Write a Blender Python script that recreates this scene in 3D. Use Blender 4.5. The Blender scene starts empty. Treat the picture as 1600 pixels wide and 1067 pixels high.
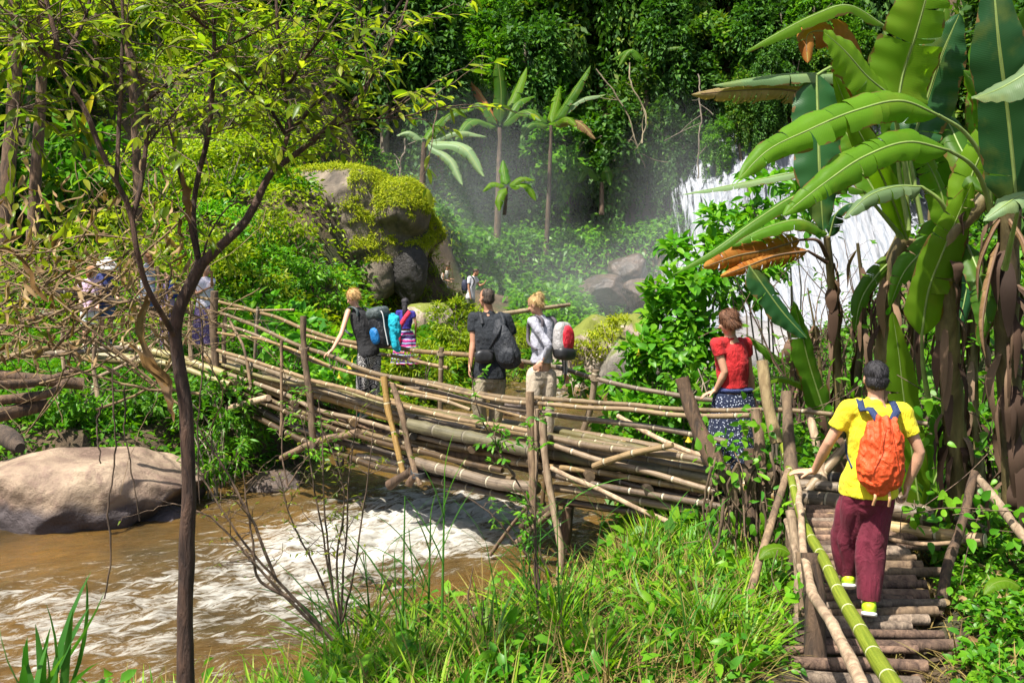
import bpy, math, random
import numpy as np
from mathutils import Vector
PI = math.pi
sc = bpy.context.scene
# ---------------- camera ----------------
cam_d = bpy.data.cameras.new('camera'); cam = bpy.data.objects.new('camera', cam_d)
sc.collection.objects.link(cam); sc.camera = cam
cam.location = (0, 0, 0); cam.rotation_euler = (PI/2, 0, 0)
cam_d.sensor_width = 36; cam_d.lens = 33.75; cam_d.shift_y = -0.0834
cam_d.clip_start = 0.1; cam_d.clip_end = 400
# ---------------- light ----------------
SUN_DIR = Vector((-0.34, -0.34, 0.88)).normalized()      # towards the sun
w = bpy.data.worlds.new('World'); sc.world = w; w.use_nodes = True
nt = w.node_tree; bg = nt.nodes['Background']
sky = nt.nodes.new('ShaderNodeTexSky'); sky.sky_type = 'NISHITA'; sky.sun_disc = False
sky.sun_elevation = math.asin(SUN_DIR.z); sky.sun_rotation = math.atan2(SUN_DIR.x, SUN_DIR.y)
sky.air_density = 1.0; sky.dust_density = 2.5
nt.links.new(sky.outputs[0], bg.inputs[0]); bg.inputs[1].default_value = 0.085
sun_d = bpy.data.lights.new('sun', 'SUN'); sun = bpy.data.objects.new('sun', sun_d); sc.collection.objects.link(sun)
sun_d.energy = 5.0; sun_d.angle = math.radians(0.6); sun_d.color = (1.0, 0.95, 0.86)
sun.rotation_euler = SUN_DIR.to_track_quat('Z', 'Y').to_euler()
sc.view_settings.view_transform = 'Standard'; sc.view_settings.look = 'None'
sc.view_settings.exposure = 1.22; sc.view_settings.gamma = 1.0
cy = sc.cycles
cy.max_bounces = 6; cy.diffuse_bounces = 3; cy.glossy_bounces = 2; cy.transmission_bounces = 3
cy.transparent_max_bounces = 6; cy.volume_bounces = 1
cy.use_denoising = True
cy.use_adaptive_sampling = True; cy.adaptive_threshold = 0.015
cy.sample_clamp_indirect = 6

rng = np.random.default_rng(7)
R = random.Random(5)
# ---------------- helpers ----------------
def P(px, py, Y):                    # photo pixel + distance -> point (metres)
    return np.array([(px-800)/1500*Y, Y, -(py-400)/1500*Y])
def PL(pts, Y=None):
    return np.array([P(p[0], p[1], p[2] if len(p) > 2 else Y) for p in pts])
def link(o, parent=None):
    sc.collection.objects.link(o)
    if parent is not None: o.parent = parent
    return o
def tag(o, label=None, cat=None, group=None, kind=None):
    if label: o['label'] = label
    if cat: o['category'] = cat
    if group: o['group'] = group
    if kind: o['kind'] = kind
    return o
def empty(name, label=None, cat=None, group=None, loc=(0, 0, 0)):
    o = bpy.data.objects.new(name, None); o.empty_display_size = .2
    o.location = Vector([float(c) for c in loc]); link(o)
    return tag(o, label, cat, group)
def norm(v):
    v = np.asarray(v, float); n = np.linalg.norm(v, axis=-1, keepdims=True); return v/np.maximum(n, 1e-9)
class Geo:
    def __init__(s): s.V = []; s.F = []; s.U = []; s.n = 0
    def add(s, V, F, U=None):        # F: (m,3) or (m,4)
        V = np.asarray(V, float).reshape(-1, 3); F = np.asarray(F, int)
        s.V.append(V); s.F.append(F+s.n)
        s.U.append(np.zeros((len(V), 2)) if U is None else np.asarray(U, float)); s.n += len(V)
        return s
    def arrays(s): return np.concatenate(s.V), s.F, np.concatenate(s.U)
def mk_mesh(name, geo, smooth=True, uv=True):
    V, Fs, U = geo.arrays()
    me = bpy.data.meshes.new(name)
    loops = np.concatenate([f.ravel() for f in Fs]); tot = np.concatenate([np.full(len(f), f.shape[1]) for f in Fs])
    start = np.concatenate([[0], np.cumsum(tot)[:-1]])
    me.vertices.add(len(V)); me.vertices.foreach_set('co', V.ravel().astype(np.float32))
    me.loops.add(len(loops)); me.loops.foreach_set('vertex_index', loops.astype(np.int32))
    me.polygons.add(len(tot)); me.polygons.foreach_set('loop_start', start.astype(np.int32))
    me.polygons.foreach_set('loop_total', tot.astype(np.int32))
    if smooth: me.polygons.foreach_set('use_smooth', np.ones(len(tot), bool))
    me.update(calc_edges=True)
    if uv:
        l = me.uv_layers.new(name='UVMap'); l.data.foreach_set('uv', U[loops].ravel().astype(np.float32))
    return me
def obj(name, geo, mat, parent=None, smooth=True, loc=None):
    if loc is not None:
        loc = np.asarray(loc, float)
        for i in range(len(geo.V)): geo.V[i] = geo.V[i]-loc
    me = mk_mesh(name, geo, smooth)
    me.materials.append(mat)
    o = bpy.data.objects.new(name, me); link(o, parent)
    if parent is not None: o.location = -parent.location if loc is None else Vector(loc.tolist())-parent.location
    elif loc is not None: o.location = Vector(loc.tolist())
    return o
_wk = np.random.default_rng(99).normal(size=(64, 3)); _wk = _wk/np.linalg.norm(_wk, axis=1)[:, None]
_wp = np.random.default_rng(98).uniform(0, 6.28, 64)
def sn(Pn, f, seed=0, octs=3):       # cheap smooth noise, about -1..1
    Pn = np.asarray(Pn, float); out = 0; amp = 1; tot = 0
    for o in range(octs):
        v = 0
        for i in range(5):
            k = (seed*7+o*13+i*5) % 64
            v = v+np.sin(Pn@_wk[k]*f*(1+.17*i)+_wp[(k*3+seed) % 64]+1.3*np.sin(Pn@_wk[(k+9) % 64]*f*.7+_wp[k]))
        out = out+amp*v/5*1.6; tot += amp; amp *= .5; f *= 2.1
    return out/tot
def interp_path(pts, n):
    pts = np.asarray(pts, float); m = len(pts)
    if m == 2: t = np.linspace(0, 1, n)[:, None]; return pts[0]*(1-t)+pts[1]*t
    d = np.concatenate([[0], np.cumsum(np.linalg.norm(np.diff(pts, axis=0), axis=1))]); d /= d[-1]
    t = np.linspace(0, 1, n); out = np.zeros((n, pts.shape[1]))
    tan = np.gradient(pts, d, axis=0)
    for i, tt in enumerate(t):
        k = min(np.searchsorted(d, tt, side='right')-1, m-2); k = max(k, 0); h = d[k+1]-d[k]; u = (tt-d[k])/h
        out[i] = (2*u**3-3*u**2+1)*pts[k]+(u**3-2*u*u+u)*h*tan[k]+(-2*u**3+3*u*u)*pts[k+1]+(u**3-u*u)*h*tan[k+1]
    return out
def frames(path, right=None):
    T = norm(np.gradient(path, axis=0)); n = len(path)
    N = np.zeros_like(T)
    if right is None:
        a = np.array([0, 0, 1.]) if abs(T[0][2]) < .9 else np.array([1., 0, 0])
    else: a = np.asarray(right, float)
    for i in range(n):
        v = a-T[i]*np.dot(a, T[i]); v = v/max(np.linalg.norm(v), 1e-9); N[i] = v
        if right is None: a = v
    return T, N, np.cross(T, N)
def tube(g, path, rad, sides=8, right=None, ry=None, caps=True, wob=0, seed=0, v0=0.):
    path = np.asarray(path, float); n = len(path); rad = np.broadcast_to(np.asarray(rad, float), (n,))
    ry = rad if ry is None else np.broadcast_to(np.asarray(ry, float), (n,))
    T, N, B = frames(path, right)
    a = np.linspace(0, 2*PI, sides, endpoint=False)
    ring = path[:, None]+N[:, None]*(np.cos(a)[None, :, None]*rad[:, None, None])+B[:, None]*(np.sin(a)[None, :, None]*ry[:, None, None])
    if wob:
        d = sn(ring.reshape(-1, 3), 9, seed).reshape(n, sides, 1)
        ring = path[:, None]+(ring-path[:, None])*(1+wob*d)
    L = np.concatenate([[0], np.cumsum(np.linalg.norm(np.diff(path, axis=0), axis=1))])+v0
    U = np.stack([np.broadcast_to(a/(2*PI), (n, sides)), np.broadcast_to(L[:, None], (n, sides))], -1)
    i = np.arange(n-1)[:, None]*sides; j = np.arange(sides)[None]; k = (j+1) % sides
    F = np.stack([i+j, i+k, i+sides+k, i+sides+j], -1).reshape(-1, 4)
    V = ring.reshape(-1, 3); U = U.reshape(-1, 2)
    g.add(V, F, U)
    if caps:
        for e, s in ((0, 1), (n-1, -1)):
            c = path[e]; idx = np.arange(sides)
            Vc = np.concatenate([ring[e], c[None]]); Fc = np.stack([(idx+1) % sides, idx, np.full(sides, sides)], -1)
            if s < 0: Fc = Fc[:, ::-1]
            g.add(Vc, Fc, np.tile([[.5, L[e]]], (sides+1, 1)))
    return g
def caps_tube(g, path, rx, ry=None, sides=14, right=None):      # rounded ends, for bodies
    path = np.asarray(path, float); n = len(path)
    rx = np.broadcast_to(np.asarray(rx, float), (n,)).copy(); ry = rx.copy() if ry is None else np.broadcast_to(np.asarray(ry, float), (n,)).copy()
    t0 = norm(path[0]-path[1]); t1 = norm(path[-1]-path[-2]); r0 = min(rx[0], ry[0]); r1 = min(rx[-1], ry[-1])
    pa = [path[0]+t0*r0*.97, path[0]+t0*r0*.75, path[0]+t0*r0*.4]; pb = [path[-1]+t1*r1*.4, path[-1]+t1*r1*.75, path[-1]+t1*r1*.97]
    k = np.array([.22, .66, .92])
    return tube(g, np.concatenate([pa, path, pb]), np.concatenate([rx[0]*k, rx, rx[-1]*k[::-1]]), sides, right,
                np.concatenate([ry[0]*k, ry, ry[-1]*k[::-1]]))
def sq(g, c, ax, h, p=2.0, nu=20, nv=12):                       # superquadric lump: centre, 3 axes, half sizes
    u = np.linspace(0, 2*PI, nu, endpoint=False); v = np.linspace(-PI/2, PI/2, nv)
    U, Vv = np.meshgrid(u, v)
    f = lambda x: np.sign(x)*np.abs(x)**(2/p)
    X = f(np.cos(Vv))*f(np.cos(U)); Y = f(np.cos(Vv))*f(np.sin(U)); Z = f(np.sin(Vv))
    ax = np.asarray(ax, float); Q = np.stack([X*h[0], Y*h[1], Z*h[2]], -1).reshape(-1, 3)@ax+np.asarray(c, float)
    i = np.arange(nv-1)[:, None]*nu; j = np.arange(nu)[None]; k = (j+1) % nu
    return g.add(Q, np.stack([i+j, i+k, i+nu+k, i+nu+j], -1).reshape(-1, 4))
def sphere(g, c, r, nu=14, nv=9): return sq(g, c, np.eye(3), (r, r, r), 2, nu, nv)
def basis(front, up=(0, 0, 1)):      # rows: right, front, up
    up = norm(up); f = np.asarray(front, float); f = norm(f-up*np.dot(f, up)); return np.array([np.cross(f, up), f, up])
def fuse(name, geo, mat, parent, voxel=.01, smooth=3, disp=None, factor=.5):
    me = mk_mesh(name, geo, uv=False); t = bpy.data.objects.new('tmp', me); sc.collection.objects.link(t)
    m = t.modifiers.new('r', 'REMESH'); m.mode = 'VOXEL'; m.voxel_size = voxel; m.use_smooth_shade = True
    if smooth:
        s = t.modifiers.new('s', 'SMOOTH'); s.iterations = smooth; s.factor = factor
    dg = bpy.context.evaluated_depsgraph_get(); e = t.evaluated_get(dg)
    out = bpy.data.meshes.new_from_object(e); bpy.data.objects.remove(t); bpy.data.meshes.remove(me)
    out.name = name
    if disp is not None:
        n = len(out.vertices); co = np.empty(n*3, np.float32); no = np.empty(n*3, np.float32)
        out.vertices.foreach_get('co', co); out.vertices.foreach_get('normal', no)
        co = co.reshape(-1, 3).astype(float); no = no.reshape(-1, 3)
        co = co+no*disp(co)[:, None]
        out.vertices.foreach_set('co', co.astype(np.float32).ravel()); out.update()
    out.materials.clear(); out.materials.append(mat)
    out.polygons.foreach_set('use_smooth', np.ones(len(out.polygons), bool))
    o = bpy.data.objects.new(name, out); link(o, parent)
    if parent is not None: o.location = -parent.location
    return o
# ---------------- materials ----------------
class NT:
    def __init__(s, name):
        m = bpy.data.materials.new(name); m.use_nodes = True; s.m = m; s.t = m.node_tree
        s.p = s.t.nodes['Principled BSDF']; s.out = s.t.nodes['Material Output']
    def n(s, typ, **kw):
        nd = s.t.nodes.new(typ)
        for k, v in kw.items():
            if k.startswith('i_'):
                key = k[2:]; nd.inputs[int(key) if key.isdigit() else key.replace('_', ' ')].default_value = v
            else: setattr(nd, k, v)
        return nd
    def l(s, a, b): s.t.links.new(a, b)
    def ramp(s, src, stops, interp='LINEAR'):
        r = s.n('ShaderNodeValToRGB'); r.color_ramp.interpolation = interp; e = r.color_ramp.elements
        while len(e) < len(stops): e.new(.5)
        for i, (p, c) in enumerate(stops):
            e[i].position = p; e[i].color = (*c, 1) if len(c) == 3 else (c[0],)*3+(1,)
        s.l(src, r.inputs[0]); return r.outputs[0]
    def noise(s, scale, detail=4, vec=None, rough=.55, dist=0):
        nd = s.n('ShaderNodeTexNoise'); nd.inputs['Scale'].default_value = scale; nd.inputs['Detail'].default_value = detail
        nd.inputs['Roughness'].default_value = rough; nd.inputs['Distortion'].default_value = dist
        if vec is not None: s.l(vec, nd.inputs['Vector'])
        return nd.outputs[0]
    def mix(s, fac, a, b, mode='MIX'):
        nd = s.n('ShaderNodeMix', data_type='RGBA', blend_type=mode)
        for sock, v in ((nd.inputs[0], fac), (nd.inputs[6], a), (nd.inputs[7], b)):
            if hasattr(v, 'links'): s.l(v, sock)
            elif isinstance(v, (int, float)): sock.default_value = v
            else: sock.default_value = (*v, 1)
        return nd.outputs[2]
    def math(s, op, a, b=0., c=None):
        nd = s.n('ShaderNodeMath', operation=op)
        for i, v in enumerate((a, b) if c is None else (a, b, c)):
            if hasattr(v, 'links'): s.l(v, nd.inputs[i])
            else: nd.inputs[i].default_value = v
        return nd.outputs[0]
    def coord(s, which='Object', scale=(1, 1, 1)):
        tc = s.n('ShaderNodeTexCoord'); mp = s.n('ShaderNodeMapping'); mp.inputs['Scale'].default_value = scale
        s.l(tc.outputs[which], mp.inputs[0]); return mp.outputs[0]
    def bump(s, h, strength=.5, dist=.02):
        b = s.n('ShaderNodeBump'); b.inputs['Strength'].default_value = strength; b.inputs['Distance'].default_value = dist
        s.l(h, b.inputs['Height']); s.l(b.outputs[0], s.p.inputs['Normal']); return b
    def base(s, c): s.l(c, s.p.inputs['Base Color'])
    def rough(s, v): s.p.inputs['Roughness'].default_value = v
def m_leaf(name, cols, tr=.42, rough=.42, spec=.45, veins=0, ylw=1.0):
    """leaf: colour varies leaf by leaf; light passes through it"""
    s = NT(name); g = s.n('ShaderNodeNewGeometry'); oi = s.n('ShaderNodeObjectInfo')
    k = len(cols); c = s.ramp(g.outputs['Random Per Island'], [((i+.0)/max(k-1, 1), q) for i, q in enumerate(cols)])
    hv = s.n('ShaderNodeHueSaturation'); s.l(c, hv.inputs['Color'])
    v = s.math('MULTIPLY_ADD', oi.outputs['Random'], .5, .75); s.l(v, hv.inputs['Value'])
    c = hv.outputs[0]
    if veins:
        uv = s.n('ShaderNodeUVMap'); sp = s.n('ShaderNodeSeparateXYZ'); s.l(uv.outputs[0], sp.inputs[0])
        ax = s.math('ABSOLUTE', s.math('SUBTRACT', sp.outputs[0], .5))
        w_ = s.math('SINE', s.math('MULTIPLY', s.math('SUBTRACT', sp.outputs[1], s.math('MULTIPLY', ax, .10)), veins))
        mid = s.math('LESS_THAN', ax, .028)
        bn = s.math('MULTIPLY_ADD', w_, .5, .5)
        c = s.mix(s.math('MULTIPLY', bn, .22), c, s.mix(1.0, c, (.55, .62, .4), 'MULTIPLY'))
        nz = s.noise(3.0, 5, s.coord('Object'))
        c = s.mix(s.ramp(nz, [(.55, (0,)), (.75, (.35,))]), c, (.25, .24, .03))
        edge = s.math('ADD', s.math('MULTIPLY', ax, 2), s.math('MULTIPLY', s.math('SUBTRACT', s.noise(9, 5, s.coord('Object')), .5), .9))
        c = s.mix(s.ramp(edge, [(.98, (0,)), (1.04, (.9,))]), c, (.16, .09, .03))
        c = s.mix(s.math('MULTIPLY', mid, .75), c, (.30, .36, .10))
        s.bump(w_, .10, .006)
    s.base(c); s.rough(rough); s.p.inputs['Specular IOR Level'].default_value = spec*.55
    t = s.n('ShaderNodeBsdfTranslucent'); tc = s.mix(1.0, c, (1.25*ylw, 1.35, .45), 'MULTIPLY'); s.l(tc, t.inputs['Color'])
    mx = s.n('ShaderNodeMixShader'); mx.inputs[0].default_value = tr
    s.l(s.p.outputs[0], mx.inputs[1]); s.l(t.outputs[0], mx.inputs[2]); s.l(mx.outputs[0], s.out.inputs[0])
    return s.m
def m_bamboo(name, c1, c2, node=.38, dark=(.06, .04, .02), rough=.5, ring=(.45, .38, .25)):
    s = NT(name); uv = s.n('ShaderNodeUVMap'); sp = s.n('ShaderNodeSeparateXYZ'); s.l(uv.outputs[0], sp.inputs[0])
    oi = s.n('ShaderNodeObjectInfo')
    co = s.coord('Object'); n1 = s.noise(2.2, 6, co); 
    cb = s.n('ShaderNodeCombineXYZ'); s.l(s.math('MULTIPLY', sp.outputs[0], 14), cb.inputs[0]); s.l(s.math('MULTIPLY', sp.outputs[1], 1.2), cb.inputs[1])
    s.l(s.math('MULTIPLY', oi.outputs['Random'], 50), cb.inputs[2])
    streak = s.noise(1.6, 6, cb.outputs[0], .7)
    c = s.mix(s.ramp(streak, [(.35, (0,)), (.65, (1,))]), c1, c2)
    c = s.mix(s.ramp(s.noise(7, 6, co, .65), [(.52, (0,)), (.7, (.8,))]), c, dark)
    fr = s.math('FRACT', s.math('DIVIDE', s.math('ADD', sp.outputs[1], s.math('MULTIPLY', oi.outputs['Random'], 3)), node))
    band = s.math('LESS_THAN', fr, .05); band2 = s.math('GREATER_THAN', fr, .975)
    if node:
        c = s.mix(band, c, ring); c = s.mix(band2, c, dark)
    hv = s.n('ShaderNodeHueSaturation'); s.l(c, hv.inputs['Color']); s.l(s.math('MULTIPLY_ADD', oi.outputs['Random'], .75, .48), hv.inputs['Value']); s.l(s.math('MULTIPLY_ADD', s.math('FRACT', s.math('MULTIPLY', oi.outputs['Random'], 7.7)), .45, .75), hv.inputs['Saturation']); c = hv.outputs[0]
    s.base(c); s.rough(rough); s.bump(s.math('ADD', streak, s.math('ADD', band, s.noise(40, 3, co))), .45, .008); return s.m
def m_bark(name, c1, c2, scale=14, bump=.6, rough=.85):
    s = NT(name); co = s.coord('Object', (1, 1, .22)); n = s.noise(scale, 8, co, .65, .6)
    n2 = s.noise(3, 4, s.coord('Object'))
    c = s.mix(s.ramp(n, [(.35, (0,)), (.65, (1,))]), c1, c2); c = s.mix(s.ramp(n2, [(.5, (0,)), (.7, (.6,))]), c, tuple(x*.5 for x in c1))
    oi = s.n('ShaderNodeObjectInfo'); hv = s.n('ShaderNodeHueSaturation'); s.l(c, hv.inputs['Color']); s.l(s.math('MULTIPLY_ADD', oi.outputs['Random'], .6, .62), hv.inputs['Value']); c = hv.outputs[0]
    s.base(c); s.rough(rough); s.bump(n, bump, .03); return s.m
def m_plain(name, c, rough=.6, var=.25, scale=9, bump=.0, metal=0, c2=None, bscale=60):
    s = NT(name); n = s.noise(scale, 5, s.coord('Object'))
    s.base(s.mix(s.ramp(n, [(.3, (0,)), (.7, (1,))]), tuple(x*(1-var) for x in c) if c2 is None else c2, c))
    s.rough(rough); s.p.inputs['Metallic'].default_value = metal
    if bump: s.bump(s.noise(bscale, 3, s.coord('Object')), bump, .01)
    return s.m
def m_cloth(name, c, rough=.85, fold=14, pat=None, c2=None, c3=None, sheen=.02):
    s = NT(name); co = s.coord('Object'); n = s.noise(4, 4, co)
    base = s.mix(s.ramp(n, [(.3, (0,)), (.7, (1,))]), tuple(x*.72 for x in c), c)
    if pat == 'flecks':
        v = s.n('ShaderNodeTexVoronoi'); v.inputs['Scale'].default_value = 42; s.l(co, v.inputs[0])
        base = s.mix(s.math('LESS_THAN', v.outputs[0], .27), base, c2)
    elif pat == 'rings':
        v = s.n('ShaderNodeTexVoronoi'); v.inputs['Scale'].default_value = 9; s.l(co, v.inputs[0])
        base = s.mix(s.math('GREATER_THAN', s.math('SINE', s.math('MULTIPLY', v.outputs[0], 34)), .1), base, c2)
    elif pat == 'stripes':
        sp = s.n('ShaderNodeSeparateXYZ'); s.l(co, sp.inputs[0])
        nz = s.math('MULTIPLY', s.noise(6, 2, co), .05); z = s.math('ADD', sp.outputs[2], nz)
        f = s.math('FRACT', s.math('MULTIPLY', z, 7.5)); base = s.mix(s.math('GREATER_THAN', f, .62), base, c2)
        f = s.math('FRACT', s.math('MULTIPLY', z, 11.3)); base = s.mix(s.math('GREATER_THAN', f, .8), base, c3)
    s.base(base); s.rough(rough); s.p.inputs['Sheen Weight'].default_value = sheen
    b1 = s.noise(fold, 4, s.coord('Object', (1, 1, .55)), .65, 1.4); b2 = s.noise(220, 2, co)
    s.bump(s.math('ADD', b1, s.math('MULTIPLY', b2, .10)), .8, .035); return s.m
def m_rock(name, c1, c2, c3, scale=2.0, rough=.8, moss=None, wet=None):
    s = NT(name); co = s.coord('Object'); n = s.noise(scale, 9, co, .62, .3); n2 = s.noise(scale*5, 8, co, .7)
    c = s.mix(s.ramp(n, [(.38, (0,)), (.6, (1,))]), c1, c2); c = s.mix(s.ramp(n2, [(.5, (0,)), (.62, (.75,))]), c, c3)
    v = s.n('ShaderNodeTexVoronoi', feature='DISTANCE_TO_EDGE'); v.inputs['Scale'].default_value = scale*.35
    _n = s.n('ShaderNodeTexNoise'); _n.inputs['Scale'].default_value = 1.3; _n.inputs['Detail'].default_value = 6; dv = s.mix(.55, co, _n.outputs[1]); s.l(dv, v.inputs[0])
    crack = s.ramp(v.outputs[0], [(0, (0,)), (.012, (1,))])
    c = s.mix(s.math('MULTIPLY_ADD', s.noise(scale*.8, 3, co), .7, s.math('MULTIPLY', crack, .8)), tuple(x*.45 for x in c1), c)
    if moss:
        g = s.n('ShaderNodeNewGeometry'); sp = s.n('ShaderNodeSeparateXYZ'); s.l(g.outputs['Normal'], sp.inputs[0])
        k = s.math('ADD', s.math('MULTIPLY', sp.outputs[2], .7), s.math('MULTIPLY', s.noise(scale*1.6, 6, co), .9))
        c = s.mix(s.ramp(k, [(.78, (0,)), (.92, (1,))]), c, moss)
    s.base(c); s.rough(rough)
    s.bump(s.math('ADD', s.math('MULTIPLY', crack, .25), s.math('ADD', n2, n)), .8, .07); return s.m
# ---------------- terrain ----------------
RIV = np.array([(-30, 9), (-14, 11.6), (-8, 12.8), (-4.9, 13.5), (-4.3, 15), (-3.5, 15.8), (-2.7, 18), (-1.9, 22), (-.8, 25), (.5, 27), (2.2, 31), (3.4, 36), (5, 41),
                (17, 43), (19, 38), (15, 31), (11, 25), (8, 22.3), (5.5, 22), (3.2, 23), (2.2, 20), (1.7, 16), (1.4, 13), (1.1, 11.0), (.85, 9.8), (.2, 8.9), (-.6, 8.15), (-1.4, 7.35), (-2.2, 6.5), (-3.4, 5.4), (-6, 3.5), (-30, 0)], float)
def riv_sd(X, Y):                    # signed distance to the river, negative inside
    p = np.stack([X, Y], -1); d = np.full(X.shape, 1e9); ins = np.zeros(X.shape, bool); n = len(RIV)
    for i in range(n):
        a = RIV[i]; b = RIV[(i+1) % n]; e = b-a; w_ = p-a
        t = np.clip((w_@e)/(e@e), 0, 1); d = np.minimum(d, np.linalg.norm(w_-t[..., None]*e, axis=-1))
        c = ((a[1] > p[..., 1]) != (b[1] > p[..., 1]))
        den = (b[1]-a[1]) if b[1] != a[1] else 1e-9
        ins ^= c & (p[..., 0] < (b[0]-a[0])*(p[..., 1]-a[1])/den+a[0])
    return np.where(ins, -d, d)
ANC = np.array([(-6, 0, -2.4), (0, 0, -1.8), (6, 0, -1.8), (-3, 4.5, -2.55), (-5, 4.5, -2.9), (0, 5, -2.35), (0, 7, -2.75), (-1.5, 7, -2.95), (0, 8.5, -3.0), (1.4, 6, -2.55), (1.4, 8.5, -2.75), (2.3, 5.5, -2.9), (2.4, 6.5, -2.85), (2.8, 7.5, -2.8),
  (3, 8.5, -2.7), (3.3, 6, -2.65), (3.6, 7, -2.55), (4.4, 8, -2.4), (5, 6, -2.3), (8, 7, -1.2), (4.2, 10, -2.9), (2.6, 11, -3.0), (4.3, 12, -3.2), (3, 15, -3.2), (5, 18, -3.2), (6.2, 11, -1.8), (7.5, 12, -.4), (10, 12, 1.6), (9, 16, .2), (8, 18, -2.8), (10.5, 20, .5), (13, 20, 3), (14, 27, 3.5), (20, 30, 8), (21, 40, 13),
  (-5, 17, -2.25), (-6, 15.2, -2.5), (-9, 15, -2.35), (-8, 17, -2.0), (-10, 19, -1.9), (-14, 20, -1.7), (-2.9, 20, -2.75), (-4, 20, -2.4), (-3, 24, -2.5), (-2.2, 28, -2.4), (-2.6, 35, -1.9), (-1, 34, -2.3), (1, 33, -3.0), (-.5, 38, -1.6), (2, 40, -2.0),
  (-6, 24, -1.6), (-8, 25, -.3), (-7, 29, 2.0), (-5, 32, 2.0), (-4, 38, 1.5), (-12, 27, 2.0), (-12, 34, 6.5), (-20, 30, 5), (-20, 40, 11), (-10, 42, 9.5), (-5, 44, 4), (-5, 50, 9), (-30, 15, 1),
  (0, 42, .5), (4, 43.5, .5), (0, 48, 6), (5, 50, 9), (0, 60, 20), (20, 60, 22), (-20, 60, 20), (-40, 60, 25), (40, 60, 25), (12, 52, 11), (-45, 30, 15), (-40, 0, 2), (45, 30, 16), (45, 0, 4), (0, -10, -1.5), (0, 90, 35), (40, 90, 35), (-40, 90, 35), (0, -40, -1), (40, -40, 3), (-40, -40, 3)], float)
def ground_z(X, Y):
    X = np.asarray(X, float); Y = np.asarray(Y, float)
    sh = X.shape; X = X.ravel(); Y = Y.ravel()
    sc_ = 1+.04*np.abs(Y)
    w_ = 0; z = 0
    for ax, ay, az in ANC:
        d = ((X-ax)**2+(Y-ay)**2)/sc_**2+.03
        k = d**-2.2; w_ = w_+k; z = z+k*az
    z = z/w_
    p = np.stack([X, Y, X*0], -1); z = z+.10*sn(p, 1.1, 3)*np.clip(Y/12, .4, 3)+.03*sn(p, 5, 4, 2)
    sd = riv_sd(X, Y)
    near = Y < 12
    bw = np.where(near, .8, 1.0)+np.clip((Y-12)/30, 0, .8)
    k = np.clip(sd/bw, 0, 1); k = k*k*(3-2*k)
    z = np.where(sd <= 0, -3.62-.5*np.clip(-sd/1.2, 0, 1), -3.62+(z+3.62)*k)
    return z.reshape(sh)
def gz1(x, y): return float(ground_z(np.array([x]), np.array([y]))[0])
def grid_geo(xs, ys, zf):
    X, Y = np.meshgrid(xs, ys); Z = zf(X, Y); V = np.stack([X, Y, Z], -1).reshape(-1, 3)
    nx = len(xs); ny = len(ys); i = np.arange(ny-1)[:, None]*nx; j = np.arange(nx-1)[None]
    F = np.stack([i+j, i+j+1, i+nx+j+1, i+nx+j], -1).reshape(-1, 4); g = Geo(); g.add(V, F, V[:, :2]); return g
xs = np.concatenate([np.linspace(-130, -32, 14)[:-1], np.linspace(-32, -10, 45)[:-1], np.linspace(-10, 10, 161)[:-1], np.linspace(10, 32, 45)[:-1], np.linspace(32, 130, 14)])
ys = np.concatenate([np.linspace(-90, -2, 20)[:-1], np.linspace(-2, 26, 221)[:-1], np.linspace(26, 65, 100)[:-1], np.linspace(65, 200, 18)])
s = NT('earth'); co = s.coord('Object'); n = s.noise(1.3, 8, co, .6); n2 = s.noise(14, 8, co, .7)
c = s.mix(s.ramp(n, [(.4, (0,)), (.6, (1,))]), (.040, .026, .014), (.10, .065, .035)); c = s.mix(s.ramp(n2, [(.5, (0,)), (.7, (.7,))]), c, (.16, .115, .06))
c = s.mix(s.ramp(s.noise(.7, 6, co), [(.5, (0,)), (.66, (.85,))]), c, (.035, .05, .012))
s.base(c); s.rough(.95); s.bump(n2, 1.0, .06); M_earth = s.m
tag(obj('ground', grid_geo(xs, ys, ground_z), M_earth), kind='structure')
# ---------------- water ----------------
WZ = -3.5
def foam_at(X, Y):
    p = np.stack([X, Y, X*0], -1)
    px = 800+1500*X/np.maximum(Y, 1)
    f = np.exp(-((X+1.2)/1.7)**2-((Y-12.3)/2.0)**2)*1.3             # rapids under the bridge
    f += .55*np.exp(-((X+2.6)/1.7)**2-((Y-10.9)/1.3)**2)
    f += .38*np.exp(-((X+4.5)/2.2)**2-((Y-9.0)/1.5)**2)
    f += .35*np.exp(-((X+8)/3)**2-((Y-9.2)/1.4)**2)
    f += .6*np.exp(-((X-.9)/.8)**2-((Y-24.5)/2.5)**2)+.55*np.exp(-((X-1.3)/.9)**2-((Y-17)/2)**2)
    f += 1.1*np.clip((Y-27)/6, 0, 1)*np.clip((X-4)/4, 0, 1)
    f -= .8*np.exp(-((X+.2)/1.1)**2-((Y-10.3)/.9)**2)+.6*np.exp(-((X+6)/1.6)**2-((Y-12)/1.2)**2)
    f += .22*np.clip((11.5-Y)/2, 0, 1)*(X < -1)
    return np.clip(f, -.6, 1.15)
DIRX = norm(np.array([1.0, .55, 0])); DIRY = np.array([-DIRX[1], DIRX[0], 0])
def wave(X, Y):
    p = np.stack([X, Y, X*0], -1); q = np.stack([p@DIRX*.55, p@DIRY*1.25, X*0], -1)
    f = foam_at(X, Y)
    a = .028+.11*np.clip(f, 0, 1)
    h = sn(q, 4.2, 5, 3); h = 1-2*np.abs(h)
    return WZ+a*(.7*h+.5*sn(q, 11, 8, 2)+.28*sn(q, 27, 2, 2))+.05*np.clip(f, 0, 1)*sn(q, 1.6, 2, 1)
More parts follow.
